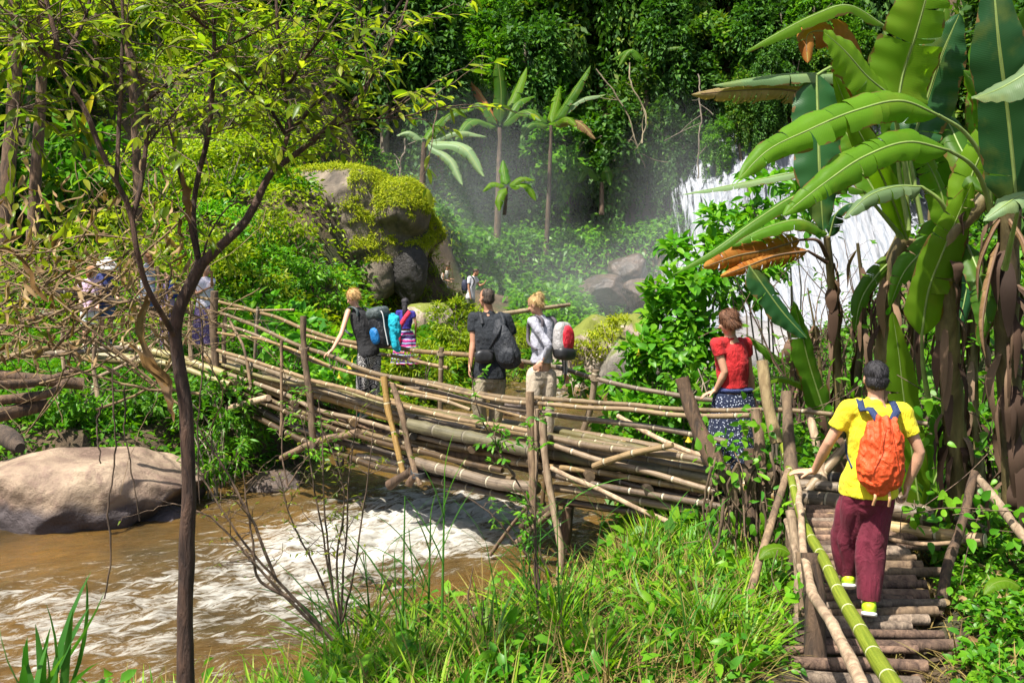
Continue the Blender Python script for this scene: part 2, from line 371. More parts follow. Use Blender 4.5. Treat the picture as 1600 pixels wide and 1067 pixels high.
g = grid_geo(np.concatenate([np.linspace(-30, -9, 60)[:-1], np.linspace(-9, 3, 300)[:-1], np.linspace(3, 20, 80)]), np.concatenate([np.linspace(0, 7, 20)[:-1], np.linspace(7, 16, 330)[:-1], np.linspace(16, 44, 200)]), wave)
o = obj('river_water', g, None); tag(o, kind='structure')
me = o.data; V = g.arrays()[0]; at = me.attributes.new('foam', 'FLOAT', 'POINT'); at.data.foreach_set('value', foam_at(V[:, 0], V[:, 1]).astype(np.float32))
s = NT('water'); a = s.n('ShaderNodeAttribute', attribute_name='foam')
mp = s.n('ShaderNodeMapping'); tc = s.n('ShaderNodeTexCoord'); mp.vector_type = 'POINT'
mp.inputs['Rotation'].default_value = (0, 0, -math.atan2(DIRX[1], DIRX[0])); mp.inputs['Scale'].default_value = (1, 1, 1); s.l(tc.outputs['Object'], mp.inputs[0])
mp2 = s.n('ShaderNodeMapping'); mp2.inputs['Scale'].default_value = (.26, 1.3, 1); s.l(mp.outputs[0], mp2.inputs[0])
n1 = s.noise(2.6, 9, mp2.outputs[0], .72, 1.5); n2 = s.noise(8, 9, mp2.outputs[0], .76, 2.0)
k = s.math('ADD', s.math('MULTIPLY', a.outputs['Fac'], .27), s.math('MULTIPLY_ADD', s.math('ADD', n1, n2), .85, -.23))
fm = s.ramp(k, [(.76, (0,)), (.83, (.4,)), (.97, (1,))])
mud = s.mix(s.ramp(s.noise(.5, 4, s.coord('Object')), [(.35, (0,)), (.65, (1,))]), (.045, .030, .010), (.16, .082, .016))
mud = s.mix(s.math('MULTIPLY', s.ramp(k, [(.5, (0,)), (.8, (.6,))]), .6), mud, (.13, .10, .045))
s.base(s.mix(fm, mud, (.54, .52, .46))); s.l(s.ramp(fm, [(0, (.07,)), (.6, (.6,))]), s.p.inputs['Roughness'])
s.p.inputs['IOR'].default_value = 1.33; s.p.inputs['Specular IOR Level'].default_value = .8
s.bump(s.math('ADD', s.math('MULTIPLY', n2, .7), n1), 1.0, .07)
me.materials.clear(); me.materials.append(s.m)
# ---------------- rocks ----------------
def ico(sub):
    import bmesh
    bm = bmesh.new(); bmesh.ops.create_icosphere(bm, subdivisions=sub, radius=1); V = np.array([v.co[:] for v in bm.verts]); F = np.array([[v.index for v in f.verts] for f in bm.faces]); bm.free(); return V, F
ICO5 = ico(6); ICO4 = ico(5)
def rock_geo(c, h, seed, rot=0, amp=.22, flat=0, base=ICO4, shape=None, f=1.3):
    V, F = base; V = V.copy(); ax = norm(np.random.default_rng(seed).normal(size=(14, 3)))
    for i in range(14):              # facets
        d = V@ax[i]; lim = .66+.02*i; V = V-np.clip(d-lim, 0, 9)[:, None]*ax[i]*.95
    V = V*(1+amp*sn(V+seed, f, seed, 2)+amp*.25*(1-2*np.abs(sn(V+seed, 5, seed+3, 3)))+amp*.07*sn(V, 22, seed+5, 3))[:, None]
    if flat: V[:, 2] = np.where(V[:, 2] > flat, flat+(V[:, 2]-flat)*.25, V[:, 2])
    if shape is not None: V = shape(V)
    V = V*np.asarray(h); cr, s_ = math.cos(rot), math.sin(rot)
    V = V@np.array([[cr, s_, 0], [-s_, cr, 0], [0, 0, 1]])+np.asarray(c); g = Geo(); g.add(V, F); return g
M_boulder = m_rock('sandstone', (.12, .075, .052), (.33, .245, .165), (.20, .13, .095), 1.1, .75)
_t = M_boulder.node_tree; _p = _t.nodes['Principled BSDF']; _src = _p.inputs['Base Color'].links[0].from_socket      # wet stain line just above the water
_g = _t.nodes.new('ShaderNodeNewGeometry'); _sp = _t.nodes.new('ShaderNodeSeparateXYZ'); _t.links.new(_g.outputs['Position'], _sp.inputs[0]); _nz = _t.nodes.new('ShaderNodeTexNoise'); _nz.inputs['Scale'].default_value = 2.5; _t.links.new(_g.outputs['Position'], _nz.inputs[0])
_m = _t.nodes.new('ShaderNodeMath'); _m.operation = 'MULTIPLY_ADD'; _m.inputs[1].default_value = -.35; _t.links.new(_nz.outputs[0], _m.inputs[0]); _t.links.new(_sp.outputs[2], _m.inputs[2])
_r = _t.nodes.new('ShaderNodeMapRange'); _r.inputs[1].default_value = -3.42; _r.inputs[2].default_value = -3.26; _r.inputs[3].default_value = 1; _r.inputs[4].default_value = 0; _t.links.new(_m.outputs[0], _r.inputs[0])
_x = _t.nodes.new('ShaderNodeMix'); _x.data_type = 'RGBA'; _t.links.new(_r.outputs[0], _x.inputs[0]); _t.links.new(_src, _x.inputs[6]); _x.inputs[7].default_value = (.07, .055, .055, 1); _t.links.new(_x.outputs[2], _p.inputs['Base Color'])
M_grey = m_rock('grey_rock', (.10, .09, .075), (.26, .23, .19), (.17, .14, .11), 1.0, .8, moss=(.10, .13, .012))
M_wet = m_rock('wet_rock', (.03, .022, .018), (.10, .068, .05), (.05, .036, .03), 1.6, .35)
M_pale = m_rock('pale_rock', (.20, .15, .11), (.45, .38, .30), (.25, .18, .13), 1.4, .8, moss=(.13, .15, .015))
def sh_b(V):
    V = V.copy(); V[:, 2] -= .25*np.clip(-V[:, 0]-.2, 0, 1); V[:, 2] += .05*np.clip(V[:, 0], 0, 1); return V
tag(obj('boulder', rock_geo((-5.95, 13.2, -3.35), (1.72, 1.25, 1.12), 11, .12, .16, .55, ICO5, sh_b), M_boulder), 'large rounded sandstone boulder at the water edge left of the bridge', 'boulder')
tag(obj('boulder', rock_geo((-4.75, 12.9, -3.62), (.42, .4, .28), 5, .5, .2), M_boulder), 'small pinkish rock half under water beside the sandstone boulder', 'rock')
# mossy overhanging rock on the hillside
def sh_m(V):
    V = V.copy(); V[:, 0] += .25*V[:, 2]*0; t = np.clip((V[:, 0]+.2), 0, 1.4); V[:, 2] -= .55*t**1.7
    lo = np.clip(-V[:, 2]-.1, 0, 1); V[:, 0] += 0*lo; return V
mr = empty('mossy_boulder', 'huge moss topped boulder overhanging dark hollow on the left bank', 'boulder', loc=P(600, 450, 30))
mossrock = rock_geo(P(556, 336, 30.0), (3.1, 2.1, 1.95), 21, .1, .13, .7, ICO5, sh_m)
big = Geo(); big.add(*[mossrock.V[0], mossrock.F[0]])
for px_, py_, Y_, h_, sd_ in ((622, 338, 29.7, (1.15, 1.7, 1.05), 23), (641, 385, 29.6, (.66, 1.2, 1.45), 24), (588, 432, 29.0, (.85, .8, 1.15), 25), (540, 420, 29.3, (.9, .9, 1.2), 26)):
    q = rock_geo(P(px_, py_, Y_), h_, sd_, .0, .12, 0, ICO4); big.add(q.V[0], q.F[0])
rock_obj = fuse('rock_face', big, m_rock('moss_rock', (.05, .04, .03), (.20, .16, .115), (.08, .06, .045), .9, .85), mr, .07, 2, lambda c: .05*(1-2*np.abs(sn(c, 3.2, 5, 3))))
under = rock_geo(P(638, 428, 28.95), (.66, .55, 1.02), 23, .0, .10, 0, ICO4); obj('painted_hollow_shade', under, m_rock('hollow_shade_rock', (.008, .007, .006), (.022, .018, .016), (.014, .012, .01), 1.5, .6), mr)  # near-black lump: the overhang's shade put in as colour and shape
RK = [((2.15, 26.5, -3.0), (1.3, 1.0, 1.35), 31, 'moss grown rock ledge standing in the river behind the woman with red bag', M_pale),
      ((3.3, 27.4, -3.1), (1.25, 1.1, 1.75), 32, 'pale pointed rock slab above the mossy ledge in the river', M_pale),
      ((3.0, 25.2, -3.3), (1.2, .9, 1.35), 33, 'low rock coated in yellow green moss at the right of the ledge', M_grey),
      (tuple(P(985, 420, 40)), (1.0, .9, .8), 34, 'dark wet rock at the foot of the waterfall, the uppermost one', M_wet),
      (tuple(P(935, 455, 39)), (1.3, 1.0, .7), 35, 'brown wet rock in the spray left of the waterfall foot', M_wet),
      (tuple(P(1010, 462, 38)), (1.0, 1.0, .7), 36, 'wet rock right beside the white water at the fall foot', M_wet),
      ((6.6, 24.0, -3.0), (2.4, 1.3, 1.55), 37, 'smooth grey rock behind the woman in the red shirt', m_rock('smooth_rock', (.16, .15, .15), (.28, .27, .27), (.2, .19, .19), .9, .5)),
      (tuple(P(668, 500, 27.5)), (.95, .8, .55), 38, 'flat pale rock under the feet of the woman with dark skirt', M_pale),
      (tuple(P(640, 470, 33)), (.7, .8, .5), 39, 'small grey stone beneath the mossy overhang', M_grey),
      ((1.1, 15.2, -3.6), (.5, .4, .35), 40, 'small wet stone in the stream right behind the bridge', M_wet),
      ((-3.6, 14.6, -3.6), (.55, .5, .4), 41, 'dark stone in the shade below the left bridge end', M_wet),
      ((.0, 21.5, -3.5), (.6, .5, .35), 42, 'low stone breaking the water beyond the walkers', M_wet)]
for c_, h_, sd_, lb, mt in RK: tag(obj('rock', rock_geo(c_, h_, sd_, sd_*.7, .2), mt), lb, 'rock')
g = Geo(); pth = interp_path(PL([(775, 492, 29), (830, 484, 29.5), (890, 476, 30.5)]), 14); tube(g, pth, np.linspace(.085, .055, 14), 10, wob=.15)
tag(obj('fallen_log', g, m_bark('pale_bark', (.22, .16, .09), (.38, .30, .18))), 'pale fallen log lying across the far bank behind the dark shirted man', 'log')
# ---------------- waterfall ----------------
def fall_geo(nx=240, ny=260):
    u = np.linspace(0, 1, nx); v = np.linspace(0, 1, ny); U, Vv = np.meshgrid(u, v)     # v: 0 top
    # left edge spreads as it falls
    xl = np.interp(v, [0, .12, .3, .5, .75, 1], [13.5, 11.2, 9.0, 7.2, 6.6, 5.5])[:, None]; xr = 18.5
    X = xl+(xr-xl)*U; Z = 9.2-12.8*Vv
    Y = 47.5-9.5*Vv**.8+.9*np.sin(Vv*9+U*4)*.5
    p = np.stack([X*4.5, Y*.3, Z*.32], -1)
    r = 1-np.abs(sn(p, 1.6, 6, 4)); Y = Y-r*.38-.12*sn(np.stack([X*6, Y*0, Z*.8], -1), 1.3, 9, 2)
    edge = np.exp(-(U*9)**2); X = X+edge*.25*sn(np.stack([X*0, Y*0, Z*1.5], -1), 1.2, 4, 3); Y = Y+edge*1.5
    Vx = np.stack([X, Y, Z], -1).reshape(-1, 3); i = np.arange(ny-1)[:, None]*nx; j = np.arange(nx-1)[None]
    g = Geo(); g.add(Vx, np.stack([i+j, i+j+1, i+nx+j+1, i+nx+j], -1).reshape(-1, 4), np.stack([U, Vv], -1).reshape(-1, 2)); return g
s = NT('falling_water'); tc = s.n('ShaderNodeTexCoord'); mp = s.n('ShaderNodeMapping'); mp.inputs['Scale'].default_value = (4.5, .5, .36); s.l(tc.outputs['Object'], mp.inputs[0])
n = s.noise(1.6, 9, mp.outputs[0], .7, .5); uv = s.n('ShaderNodeUVMap'); sp = s.n('ShaderNodeSeparateXYZ'); s.l(uv.outputs[0], sp.inputs[0])
s.base(s.ramp(n, [(.3, (.13, .16, .20)), (.5, (.29, .31, .35)), (.72, (.44, .44, .48))])); s.rough(.5); s.bump(n, .7, .3)
e = s.math('MULTIPLY', sp.outputs[0], 3.6); alp = s.ramp(s.math('ADD', s.math('MULTIPLY', e, .5), n), [(.5, (0,)), (.62, (1,))])
s.l(alp, s.p.inputs['Alpha']); s.p.inputs['Subsurface Weight'].default_value = .0
tag(obj('waterfall', fall_geo(), s.m), 'wide white waterfall pouring down behind the banana plants', 'waterfall', kind='structure')
# rock wall under the fall
def wallz(X, Y): return np.interp(Y, [38.5, 49, 52], [-4.2, 9.3, 12])+.4*sn(np.stack([X, Y, X*0], -1), .8, 3)
g = grid_geo(np.linspace(5.2, 22, 70), np.linspace(39.6, 53, 60), wallz); g.V[0][:, 1] += 1.0
tag(obj('cliff', g, M_wet), kind='structure')
# spray mist: air thick with droplets near the foot of the fall, thinning outwards
s = NT('mist'); s.t.nodes.remove(s.p); vo = s.n('ShaderNodeVolumePrincipled'); vo.inputs['Color'].default_value = (.88, .94, .97, 1)
co = s.coord('Object'); ln = s.n('ShaderNodeVectorMath', operation='LENGTH'); s.l(co, ln.inputs[0])
fall = s.math('MAXIMUM', s.math('SUBTRACT', 1.0, ln.outputs['Value']), 0.0)
dn = s.math('MULTIPLY', s.math('POWER', fall, 1.3), s.math('MULTIPLY', s.ramp(s.noise(1.1, 2, co, .4), [(.2, (.3,)), (.8, (1,))]), .085))
s.l(dn, vo.inputs['Density']); s.l(vo.outputs[0], s.out.inputs['Volume'])
sc.cycles.volume_step_rate = 4
for c_, h_, lb in (((2.6, 36.0, -1.2), (6.5, 4.0, 3.0), 'pale spray mist lying low before the wet rocks'), ((-1.6, 38.5, 2.2), (5.5, 4.0, 5.0), 'thin spray mist drifting up before the far banana plants'), ((6.6, 38.6, 1.2), (3.4, 3.0, 6.0), 'spray mist at the foot of the white water')):
    V, F = ico(3); g = Geo(); g.add(V, F); o = obj('spray_mist', g, s.m); o.location = c_; o.scale = h_; tag(o, lb, 'mist', kind='stuff')
# ---------------- bamboo footbridge ----------------
def Yl(px, c): return c/(1+.8556*(px-800)/1500)
def BP(pts, c):                      # polyline on the bridge plane: c 11.06 near side, 11.72 middle, 12.38 far side
    return np.array([P(p[0], p[1], Yl(p[0], (c if len(p) < 3 else p[2]))) for p in pts])
M_bam = m_bamboo('dry_bamboo', (.17, .105, .045), (.34, .235, .11))
M_bam2 = m_bamboo('grey_bamboo', (.105, .07, .042), (.25, .185, .115), .42)
M_bam3 = m_bamboo('old_green_bamboo', (.12, .105, .04), (.24, .20, .085), .5, ring=(.26, .22, .13))
M_bam4 = m_bamboo('dark_bamboo', (.045, .028, .015), (.13, .085, .045), .4, (.02, .015, .01))
M_bamg = m_bamboo('green_bamboo', (.075, .105, .014), (.18, .21, .035), .31, (.10, .13, .02), .45, (.38, .38, .22))
M_stick = m_bark('stick_bark', (.075, .045, .026), (.26, .175, .10), 20, .5)
M_stickp = m_bark('pale_stick', (.17, .11, .065), (.42, .31, .20), 18, .4)
M_log = m_bark('dark_log', (.035, .022, .014), (.17, .10, .055), 16, .9)
M_rope = m_plain('rope', (.22, .17, .11), .9, bump=.6, bscale=90)
M_rubber = m_plain('black_hose', (.03, .03, .03), .5)
def bam_geo(path, r0, r1=None, node=.38, sides=12, wob=.0, seed=0):
    path = np.asarray(path, float); L = np.sum(np.linalg.norm(np.diff(path, axis=0), axis=1)); n = max(int(L/.06), 6)
    pt = interp_path(path, n)
    j = sn(pt*1.0+seed*3.7, 1.7, seed % 9, 2)[:, None]*np.array([[.012, .012, .02]])*min(L, 3)/1.5; j = j*np.sin(np.linspace(0, PI, n))[:, None]
    pt = pt+j
    r = np.linspace(r0, r1 if r1 else r0, n)
    s_ = np.linspace(0, L, n); ph = (s_/node+seed*.37) % 1; bump = np.exp(-(np.minimum(ph, 1-ph)*node/.022)**2); r = r*(1+.13*bump)
    g = Geo(); tube(g, pt, r, sides, wob=wob, seed=seed); return g
bridge = empty('bamboo_footbridge', 'rough bamboo footbridge with handrails spanning the brown stream', 'bridge', loc=BP([(600, 700)], 11.72)[0])
_k = [0]
def pole(pts, c, r0, r1=None, mat=None, name='pole', par=None, wob=0, label=None, straight=None):
    _k[0] += 1
    path = BP(pts, c) if straight is None else straight
    o = obj(name, bam_geo(path, r0, r1, sides=12, wob=wob, seed=_k[0]), mat or M_bam, par or bridge)
    if label: o['label'] = label
    return o
# far side handrails and posts
pole([(300, 462), (355, 474), (400, 489), (472, 511), (560, 536), (625, 546), (690, 551), (740, 555)], 12.4, .028, .034, M_bam, 'handrail')
pole([(736, 553), (800, 562), (880, 577), (930, 590), (1100, 622), (1190, 630)], 12.38, .032, .026, M_bam, 'handrail')
pole([(345, 482), (460, 484)], 12.8, .02, .018, M_bam, 'handrail'); pole([(480, 524), (600, 552), (700, 575)], 12.38, .03, .025, M_bam2, 'handrail')
for pts, r in (([(403, 480), (398, 560)], .028), ([(690, 543), (688, 645)], .036), ([(931, 578), (922, 640), (906, 688)], .040), ([(335, 520), (330, 570)], .03)):
    pole(pts, 12.36, r, r*.95, M_bam2, 'post', wob=.05)
# near side handrails
pole([(322, 486), (340, 488), (387, 504), (475, 542), (515, 555), (565, 572), (625, 589), (700, 607), (800, 622), (836, 627)], 11.06, .026, .036, M_bam, 'handrail')
pole([(650, 597), (740, 616), (835, 628), (960, 641), (1100, 650), (1190, 648)], 10.98, .022, .026, M_bam, 'handrail')
pole([(826, 621), (900, 629), (1000, 638), (1120, 643), (1210, 640), (1300, 646), (1392, 654), (1450, 662)], 11.04, .027, .02, M_bam, 'handrail')
pole([(340, 505), (380, 515), (470, 558), (540, 578), (610, 592), (700, 618)], 11.10, .024, .02, M_bam2, 'handrail')
pole([(340, 520), (400, 530), (520, 572), (640, 605), (700, 622), (760, 636), (830, 656)], 11.02, .022, .018, M_bam, 'handrail')
pole([(600, 601), (680, 612), (760, 634), (850, 651), (960, 664), (1060, 676), (1135, 690)], 11.08, .028, .03, M_bam2, 'handrail')
pole([(612, 611), (700, 628), (735, 640)], 10.98, .026, .02, M_bam, 'handrail')
# side bundle of poles, near side
SB = [([(336, 546), (400, 566), (470, 590), (560, 610), (640, 636), (760, 662), (840, 676)], .030, .026, M_bam2),
      ([(340, 568), (420, 590), (520, 612), (610, 636), (700, 652), (800, 668), (835, 672)], .026, .03, M_bam3),
      ([(352, 556), (450, 592), (560, 628), (650, 655)], .040, .045, M_bam),
      ([(632, 662), (690, 674), (760, 690), (830, 704)], .082, .074, M_bam3),
      ([(338, 578), (420, 606), (500, 640), (600, 668), (690, 690), (740, 702)], .034, .03, M_bam2),
      ([(350, 585), (440, 622), (520, 655), (620, 685), (720, 702), (830, 722)], .038, .034, M_bam),
      ([(345, 598), (430, 638), (520, 672), (610, 695), (700, 716), (785, 735)], .034, .034, M_bam4),
      ([(356, 592), (470, 645), (560, 676), (660, 700), (770, 742), (800, 748)], .030, .028, M_bam),
      ([(372, 622), (460, 665), (540, 692), (620, 716), (700, 742), (800, 752)], .050, .055, M_bam4),
      ([(650, 722), (700, 735), (780, 754), (840, 762)], .070, .070, M_bam2),
      ([(372, 638), (430, 668), (520, 708), (600, 730), (690, 752), (820, 781)], .042, .046, M_bam4),
      ([(560, 712), (640, 728), (740, 755), (850, 790)], .038, .044, M_bam2),
      ([(836, 680), (900, 692), (1000, 706), (1080, 716), (1128, 725)], .034, .04, M_bam2),
      ([(838, 695), (920, 704), (1000, 715), (1118, 736)], .034, .03, M_bam),
      ([(836, 704), (910, 716), (1000, 728), (1060, 738), (1126, 752)], .074, .078, M_bam3),
      ([(850, 690), (930, 716), (1000, 735), (1060, 752), (1120, 768)], .033, .03, M_bam2),
      ([(800, 722), (900, 734), (1000, 750), (1070, 760), (1122, 770)], .034, .034, M_bam),
      ([(846, 730), (930, 742), (1030, 766), (1128, 788)], .033, .036, M_bam4),
      ([(850, 738), (930, 758), (1020, 774), (1130, 792)], .036, .036, M_bam4),
      ([(866, 762), (950, 772), (1040, 788), (1128, 808)], .044, .046, M_bam2),
      ([(870, 782), (950, 794), (1040, 806), (1128, 820)], .040, .042, M_bam4)]
for i, (p_, r0, r1, mt) in enumerate(SB): pole(p_, 11.06+.10*((i*7) % 3)-.05, r0, r1, mt)
# deck: long poles laid side by side, between the two sides
for i in range(11):
    c = 11.22+i*.11; dz = R.uniform(-.02, .02)
    a = []
    for px, z in ((318, -1.62), (420, -1.86), (560, -2.03), (700, -2.12), (850, -2.14), (1000, -2.17), (1150, -2.22), (1290, -2.3)):
        Y = Yl(px, c); a.append(((px-800)/1500*Y, Y, z+dz-.03))
    pole(None, 0, .045, .05, [M_bam, M_bam2, M_bam3][i % 3], straight=np.array(a))
for i in range(9):                   # cross bearers underneath
    px = 370+i*92; z = np.interp(px, [318, 420, 560, 850, 1290], [-1.72, -1.96, -2.14, -2.24, -2.4])-.09
    Ya = Yl(px, 10.98); Yb = Yl(px-35, 12.5); A = np.array([(px-800)/1500*Ya, Ya, z]); B = np.array([(px-35-800)/1500*Yb, Yb, z])
    pole(None, 0, .05, .045, M_bam4, 'crossbeam', straight=np.array([A, B]))
for i, (zz, r) in enumerate(((-2.42, .07), (-2.55, .06), (-2.48, .08))):     # heavy bearers below the deck
    a = [((px-800)/1500*Yl(px, 11.4+.35*i), Yl(px, 11.4+.35*i), zz+np.interp(px, [360, 600, 1300], [.35, 0, .02])) for px in (345, 500, 700, 900, 1100, 1280)]
    pole(None, 0, r, r*.9, M_log, 'bearer', straight=np.array(a), wob=.06)
# near side posts, props and braces
def stick(name, pts, c, r0, r1, mat=None, wob=.12, par=None, label=None):
    _k[0] += 1; pt = BP(pts, c); L = np.sum(np.linalg.norm(np.diff(pt, axis=0), axis=1)); n = max(8, int(L/.05))
    q = interp_path(pt, n); q = q+.012*np.stack([sn(q, 5, _k[0] % 13, 2), sn(q, 5, 3, 2), sn(q, 4, 8, 1)], -1)
    g = Geo(); tube(g, q, np.linspace(r0, r1, n)*(1+.12*sn(q, 12, _k[0] % 7, 2)), 10, wob=wob, seed=_k[0])
    o = obj(name, g, mat or M_stick, par or bridge)
    if label: o['label'] = label
    return o
stick('post', [(336, 455), (334, 520), (338, 592)], 10.98, .062, .058)
stick('post', [(474, 495), (476, 560), (484, 620), (490, 700)], 10.95, .045, .050)
stick('post', [(439, 530), (440, 600), (438, 680)], 11.0, .022, .024)
stick('post', [(386, 560), (392, 605)], 11.0, .026, .026); stick('brace', [(360, 500), (380, 545), (392, 600)], 11.0, .02, .022)
stick('post', [(600, 588), (606, 640), (618, 690), (630, 742)], 10.92, .042, .036, M_bam)
stick('post', [(614, 600), (626, 640), (638, 700), (658, 756)], 10.9, .036, .034, M_stick)
stick('post', [(829, 612), (831, 700), (834, 800)], 10.86, .050, .042)
stick('post', [(839, 640), (838, 720), (834, 790)], 10.88, .028, .026, M_stickp)
stick('post', [(852, 660), (852, 720), (848, 790)], 10.9, .024, .024, M_bam4)
stick('prop', [(848, 654), (852, 720), (866, 800), (877, 860), (874, 905)], 10.8, .038, .042, M_stickp)
stick('prop', [(888, 790), (882, 860)], 11.2, .06, .06, M_log)
stick('brace', [(862, 730), (930, 762), (1010, 800), (1124, 850)], 10.8, .026, .024, M_stickp)
stick('brace', [(928, 728), (990, 708), (1052, 694)], 10.9, .036, .03, M_bam)
stick('brace', [(966, 650), (1020, 680), (1108, 716)], 12.0, .030, .028, M_stickp)
stick('brace', [(766, 866), (800, 820), (826, 790)], 10.8, .022, .02); stick('prop', [(815, 822), (868, 790)], 10.9, .055, .05, M_log); stick('prop', [(808, 850), (862, 800)], 10.86, .042, .038)
stick('prop', [(608, 758), (642, 735)], 10.9, .06, .055, M_log); stick('prop', [(640, 755), (652, 738)], 10.9, .05, .045, M_log)
stick('prop', [(362, 636), (420, 622)], 11.0, .055, .05, M_stickp); stick('prop', [(440, 716), (500, 688), (560, 676)], 11.0, .045, .05)
stick('post', [(1066, 590), (1078, 630), (1096, 680), (1128, 745)], 10.9, .066, .092, M_log, label='thick split dark log leaning at the near end')
for (x, y, n) in ((332, 490, 4), (475, 543, 3), (603, 598, 3), (690, 551, 3), (831, 627, 4), (931, 590, 3), (1128, 742, 5), (655, 738, 5), (834, 700, 4)):
    Yk = Yl(x, 10.96 if (x, y) not in ((690, 551), (931, 590)) else 12.36); c_ = P(x, y, Yk); g = Geo(); a = np.linspace(0, 2*PI, 17)
    rr = .062 if n < 5 else .10
    for k in range(n): tube(g, c_+np.stack([np.cos(a)*rr, np.sin(a)*rr*.8, .25*np.sin(a)*rr+.014*(k-n/2)+0*a], -1), .006 if n < 5 else .012, 5, caps=False)
    obj('lashing', g, M_rubber if x == 655 else M_rope, bridge)
# big stringer ends sticking out at the right end of the bridge
for pts, c, r0, r1, mt in (([(1240, 757), (1310, 762), (1368, 772), (1425, 786)], 11.5, .055, .05, M_bam2), ([(1246, 778), (1320, 786), (1390, 795), (1462, 809)], 11.2, .085, .085, M_bam2), ([(1240, 800), (1330, 812), (1420, 826), (1540, 844)], 10.95, .055, .056, M_bam),
                           ([(1238, 740), (1340, 752), (1390, 762)], 12.0, .07, .065, M_bam4), ([(1440, 800), (1500, 815), (1560, 836)], 11.4, .04, .035, M_bam2)):
    pole(pts, c, r0, r1, mt, 'stringer')
# ---------------- ramp of laid logs ----------------
M_rl1 = m_bark('ramp_log', (.06, .032, .022), (.25, .155, .10), 20, .9); M_rl2 = m_bark('ramp_log_grey', (.10, .07, .05), (.32, .24, .17), 24, .9)
ramp = empty('log_ramp', 'ramp of weathered logs laid crosswise leading up to the bridge', 'ramp', loc=(2.4, 6.2, -2.7))
def rz(Y): return np.interp(Y, [5.2, 6.0, 6.8, 7.8, 8.6], [-2.92, -2.74, -2.53, -2.33, -2.24])
Yk = 5.35; i = 0
while Yk < 8.7:
    cx = np.interp(Yk, [5.2, 6, 6.8, 7.8, 8.6], [1.98, 2.24, 2.52, 2.88, 3.15]); r = R.uniform(.028, .045) if Yk > 6.25 else R.uniform(.045, .068)
    wl = R.uniform(.48, .56); wr = R.uniform(.30, .52) if i % 5 else R.uniform(.5, .66); t = R.uniform(-.05, .05)
    A = np.array([cx-wl, Yk-t, rz(Yk)-r+R.uniform(-.01, .01)]); B = np.array([cx+wr, Yk+t, rz(Yk)-r+R.uniform(-.012, .012)])
    n = 14; q = interp_path(np.array([A, B]), n); q[:, 2] += .012*sn(q, 4, i % 9, 2); g = Geo(); tube(g, q, r*(1+.1*sn(q, 6, i % 5, 2)), 12, wob=.12, seed=i)
    obj('log', g, R.choice([M_rl1, M_rl2, M_rl1, M_stick]), ramp)
    Yk += r*R.uniform(2.25, 2.6); i += 1
for dx in (-.36, .30):
    a = [(np.interp(Y, [5.2, 6.8, 8.6], [1.98, 2.52, 3.15])+dx, Y, rz(Y)-.16) for Y in (5.2, 6, 7, 8, 8.7)]
    g = bam_geo(np.array(a), .06); obj('bearer', g, M_log, ramp)
# rail of the ramp: its own poles
rail = empty('ramp_handrail', 'handrail of green bamboo and crooked sticks on the left of the ramp', 'handrail', loc=P(1270, 900, 6))
def px3(pts): return np.array([P(*p) for p in pts])
def st3(name, pts, r0, r1, mat, par, wob=.1, label=None, jag=.014):
    _k[0] += 1; pt = px3(pts); L = np.sum(np.linalg.norm(np.diff(pt, axis=0), axis=1)); n = max(10, int(L/.04))
    q = interp_path(pt, n); q = q+jag*np.stack([sn(q, 5, _k[0] % 13, 2), sn(q, 5, 3, 2), sn(q, 4, 8, 1)], -1)
    g = Geo(); tube(g, q, np.linspace(r0, r1, n)*(1+.13*sn(q, 11, _k[0] % 7, 2)), 11, wob=wob, seed=_k[0])
    o = obj(name, g, mat, par)
    if label: o['label'] = label
    return o
pt = px3([(1218, 680, 8.9), (1228, 715, 8.4), (1262, 830, 7.1), (1300, 905, 6.2), (1340, 975, 5.5), (1405, 1085, 4.6)])
o = obj('handrail', bam_geo(pt, .026, .047, node=.31, sides=18, seed=3), M_bamg, rail); o['label'] = 'fresh green bamboo rail with pale joints'
st3('handrail', [(1222, 700, 8.6), (1240, 740, 8.2), (1250, 800, 7.3), (1262, 900, 6.3), (1305, 985, 5.4), (1352, 1075, 4.7)], .022, .036, M_stickp, rail)
st3('handrail', [(1228, 815, 7.7), (1246, 870, 7.1), (1262, 925, 6.5)], .024, .024, M_stickp, rail)
st3('post', [(1266, 860, 6.6), (1272, 950, 6.5), (1276, 1075, 6.4)], .075, .08, M_log, rail)
st3('post', [(1236, 800, 7.4), (1248, 900, 7.2), (1250, 990, 7.0)], .035, .035, M_stickp, rail); st3('post', [(1252, 860, 7.0), (1258, 1050, 6.8)], .04, .035, M_stick, rail)
st3('brace', [(1232, 735, 8.1), (1205, 820, 7.8), (1178, 900, 7.5), (1163, 950, 7.3), (1153, 1010, 7.1)], .030, .036, M_stick, rail, label='crooked branch prop leaning outward')
st3('post', [(1190, 565, 8.9), (1200, 630, 8.8), (1214, 690, 8.7)], .050, .055, m_bark('yellow_post', (.24, .16, .07), (.48, .36, .18), 18, .5), rail, label='pale yellow round post')
st3('post', [(1228, 612, 8.5), (1234, 700, 8.3), (1240, 800, 8.0), (1244, 900, 7.8)], .045, .07, M_stick, rail)
st3('post', [(1180, 640, 8.8), (1188, 700, 8.7), (1196, 790, 8.6)], .045, .05, M_stick, rail); st3('post', [(1172, 700, 8.9), (1176, 850, 8.7)], .06, .065, M_log, rail)
st3('brace', [(1255, 780, 9.0), (1290, 735, 9.1), (1330, 690, 9.3)], .055, .05, M_bam2, rail); st3('brace', [(1262, 640, 9.4), (1276, 700, 9.2), (1290, 765, 9.0)], .04, .04, M_stickp, rail)
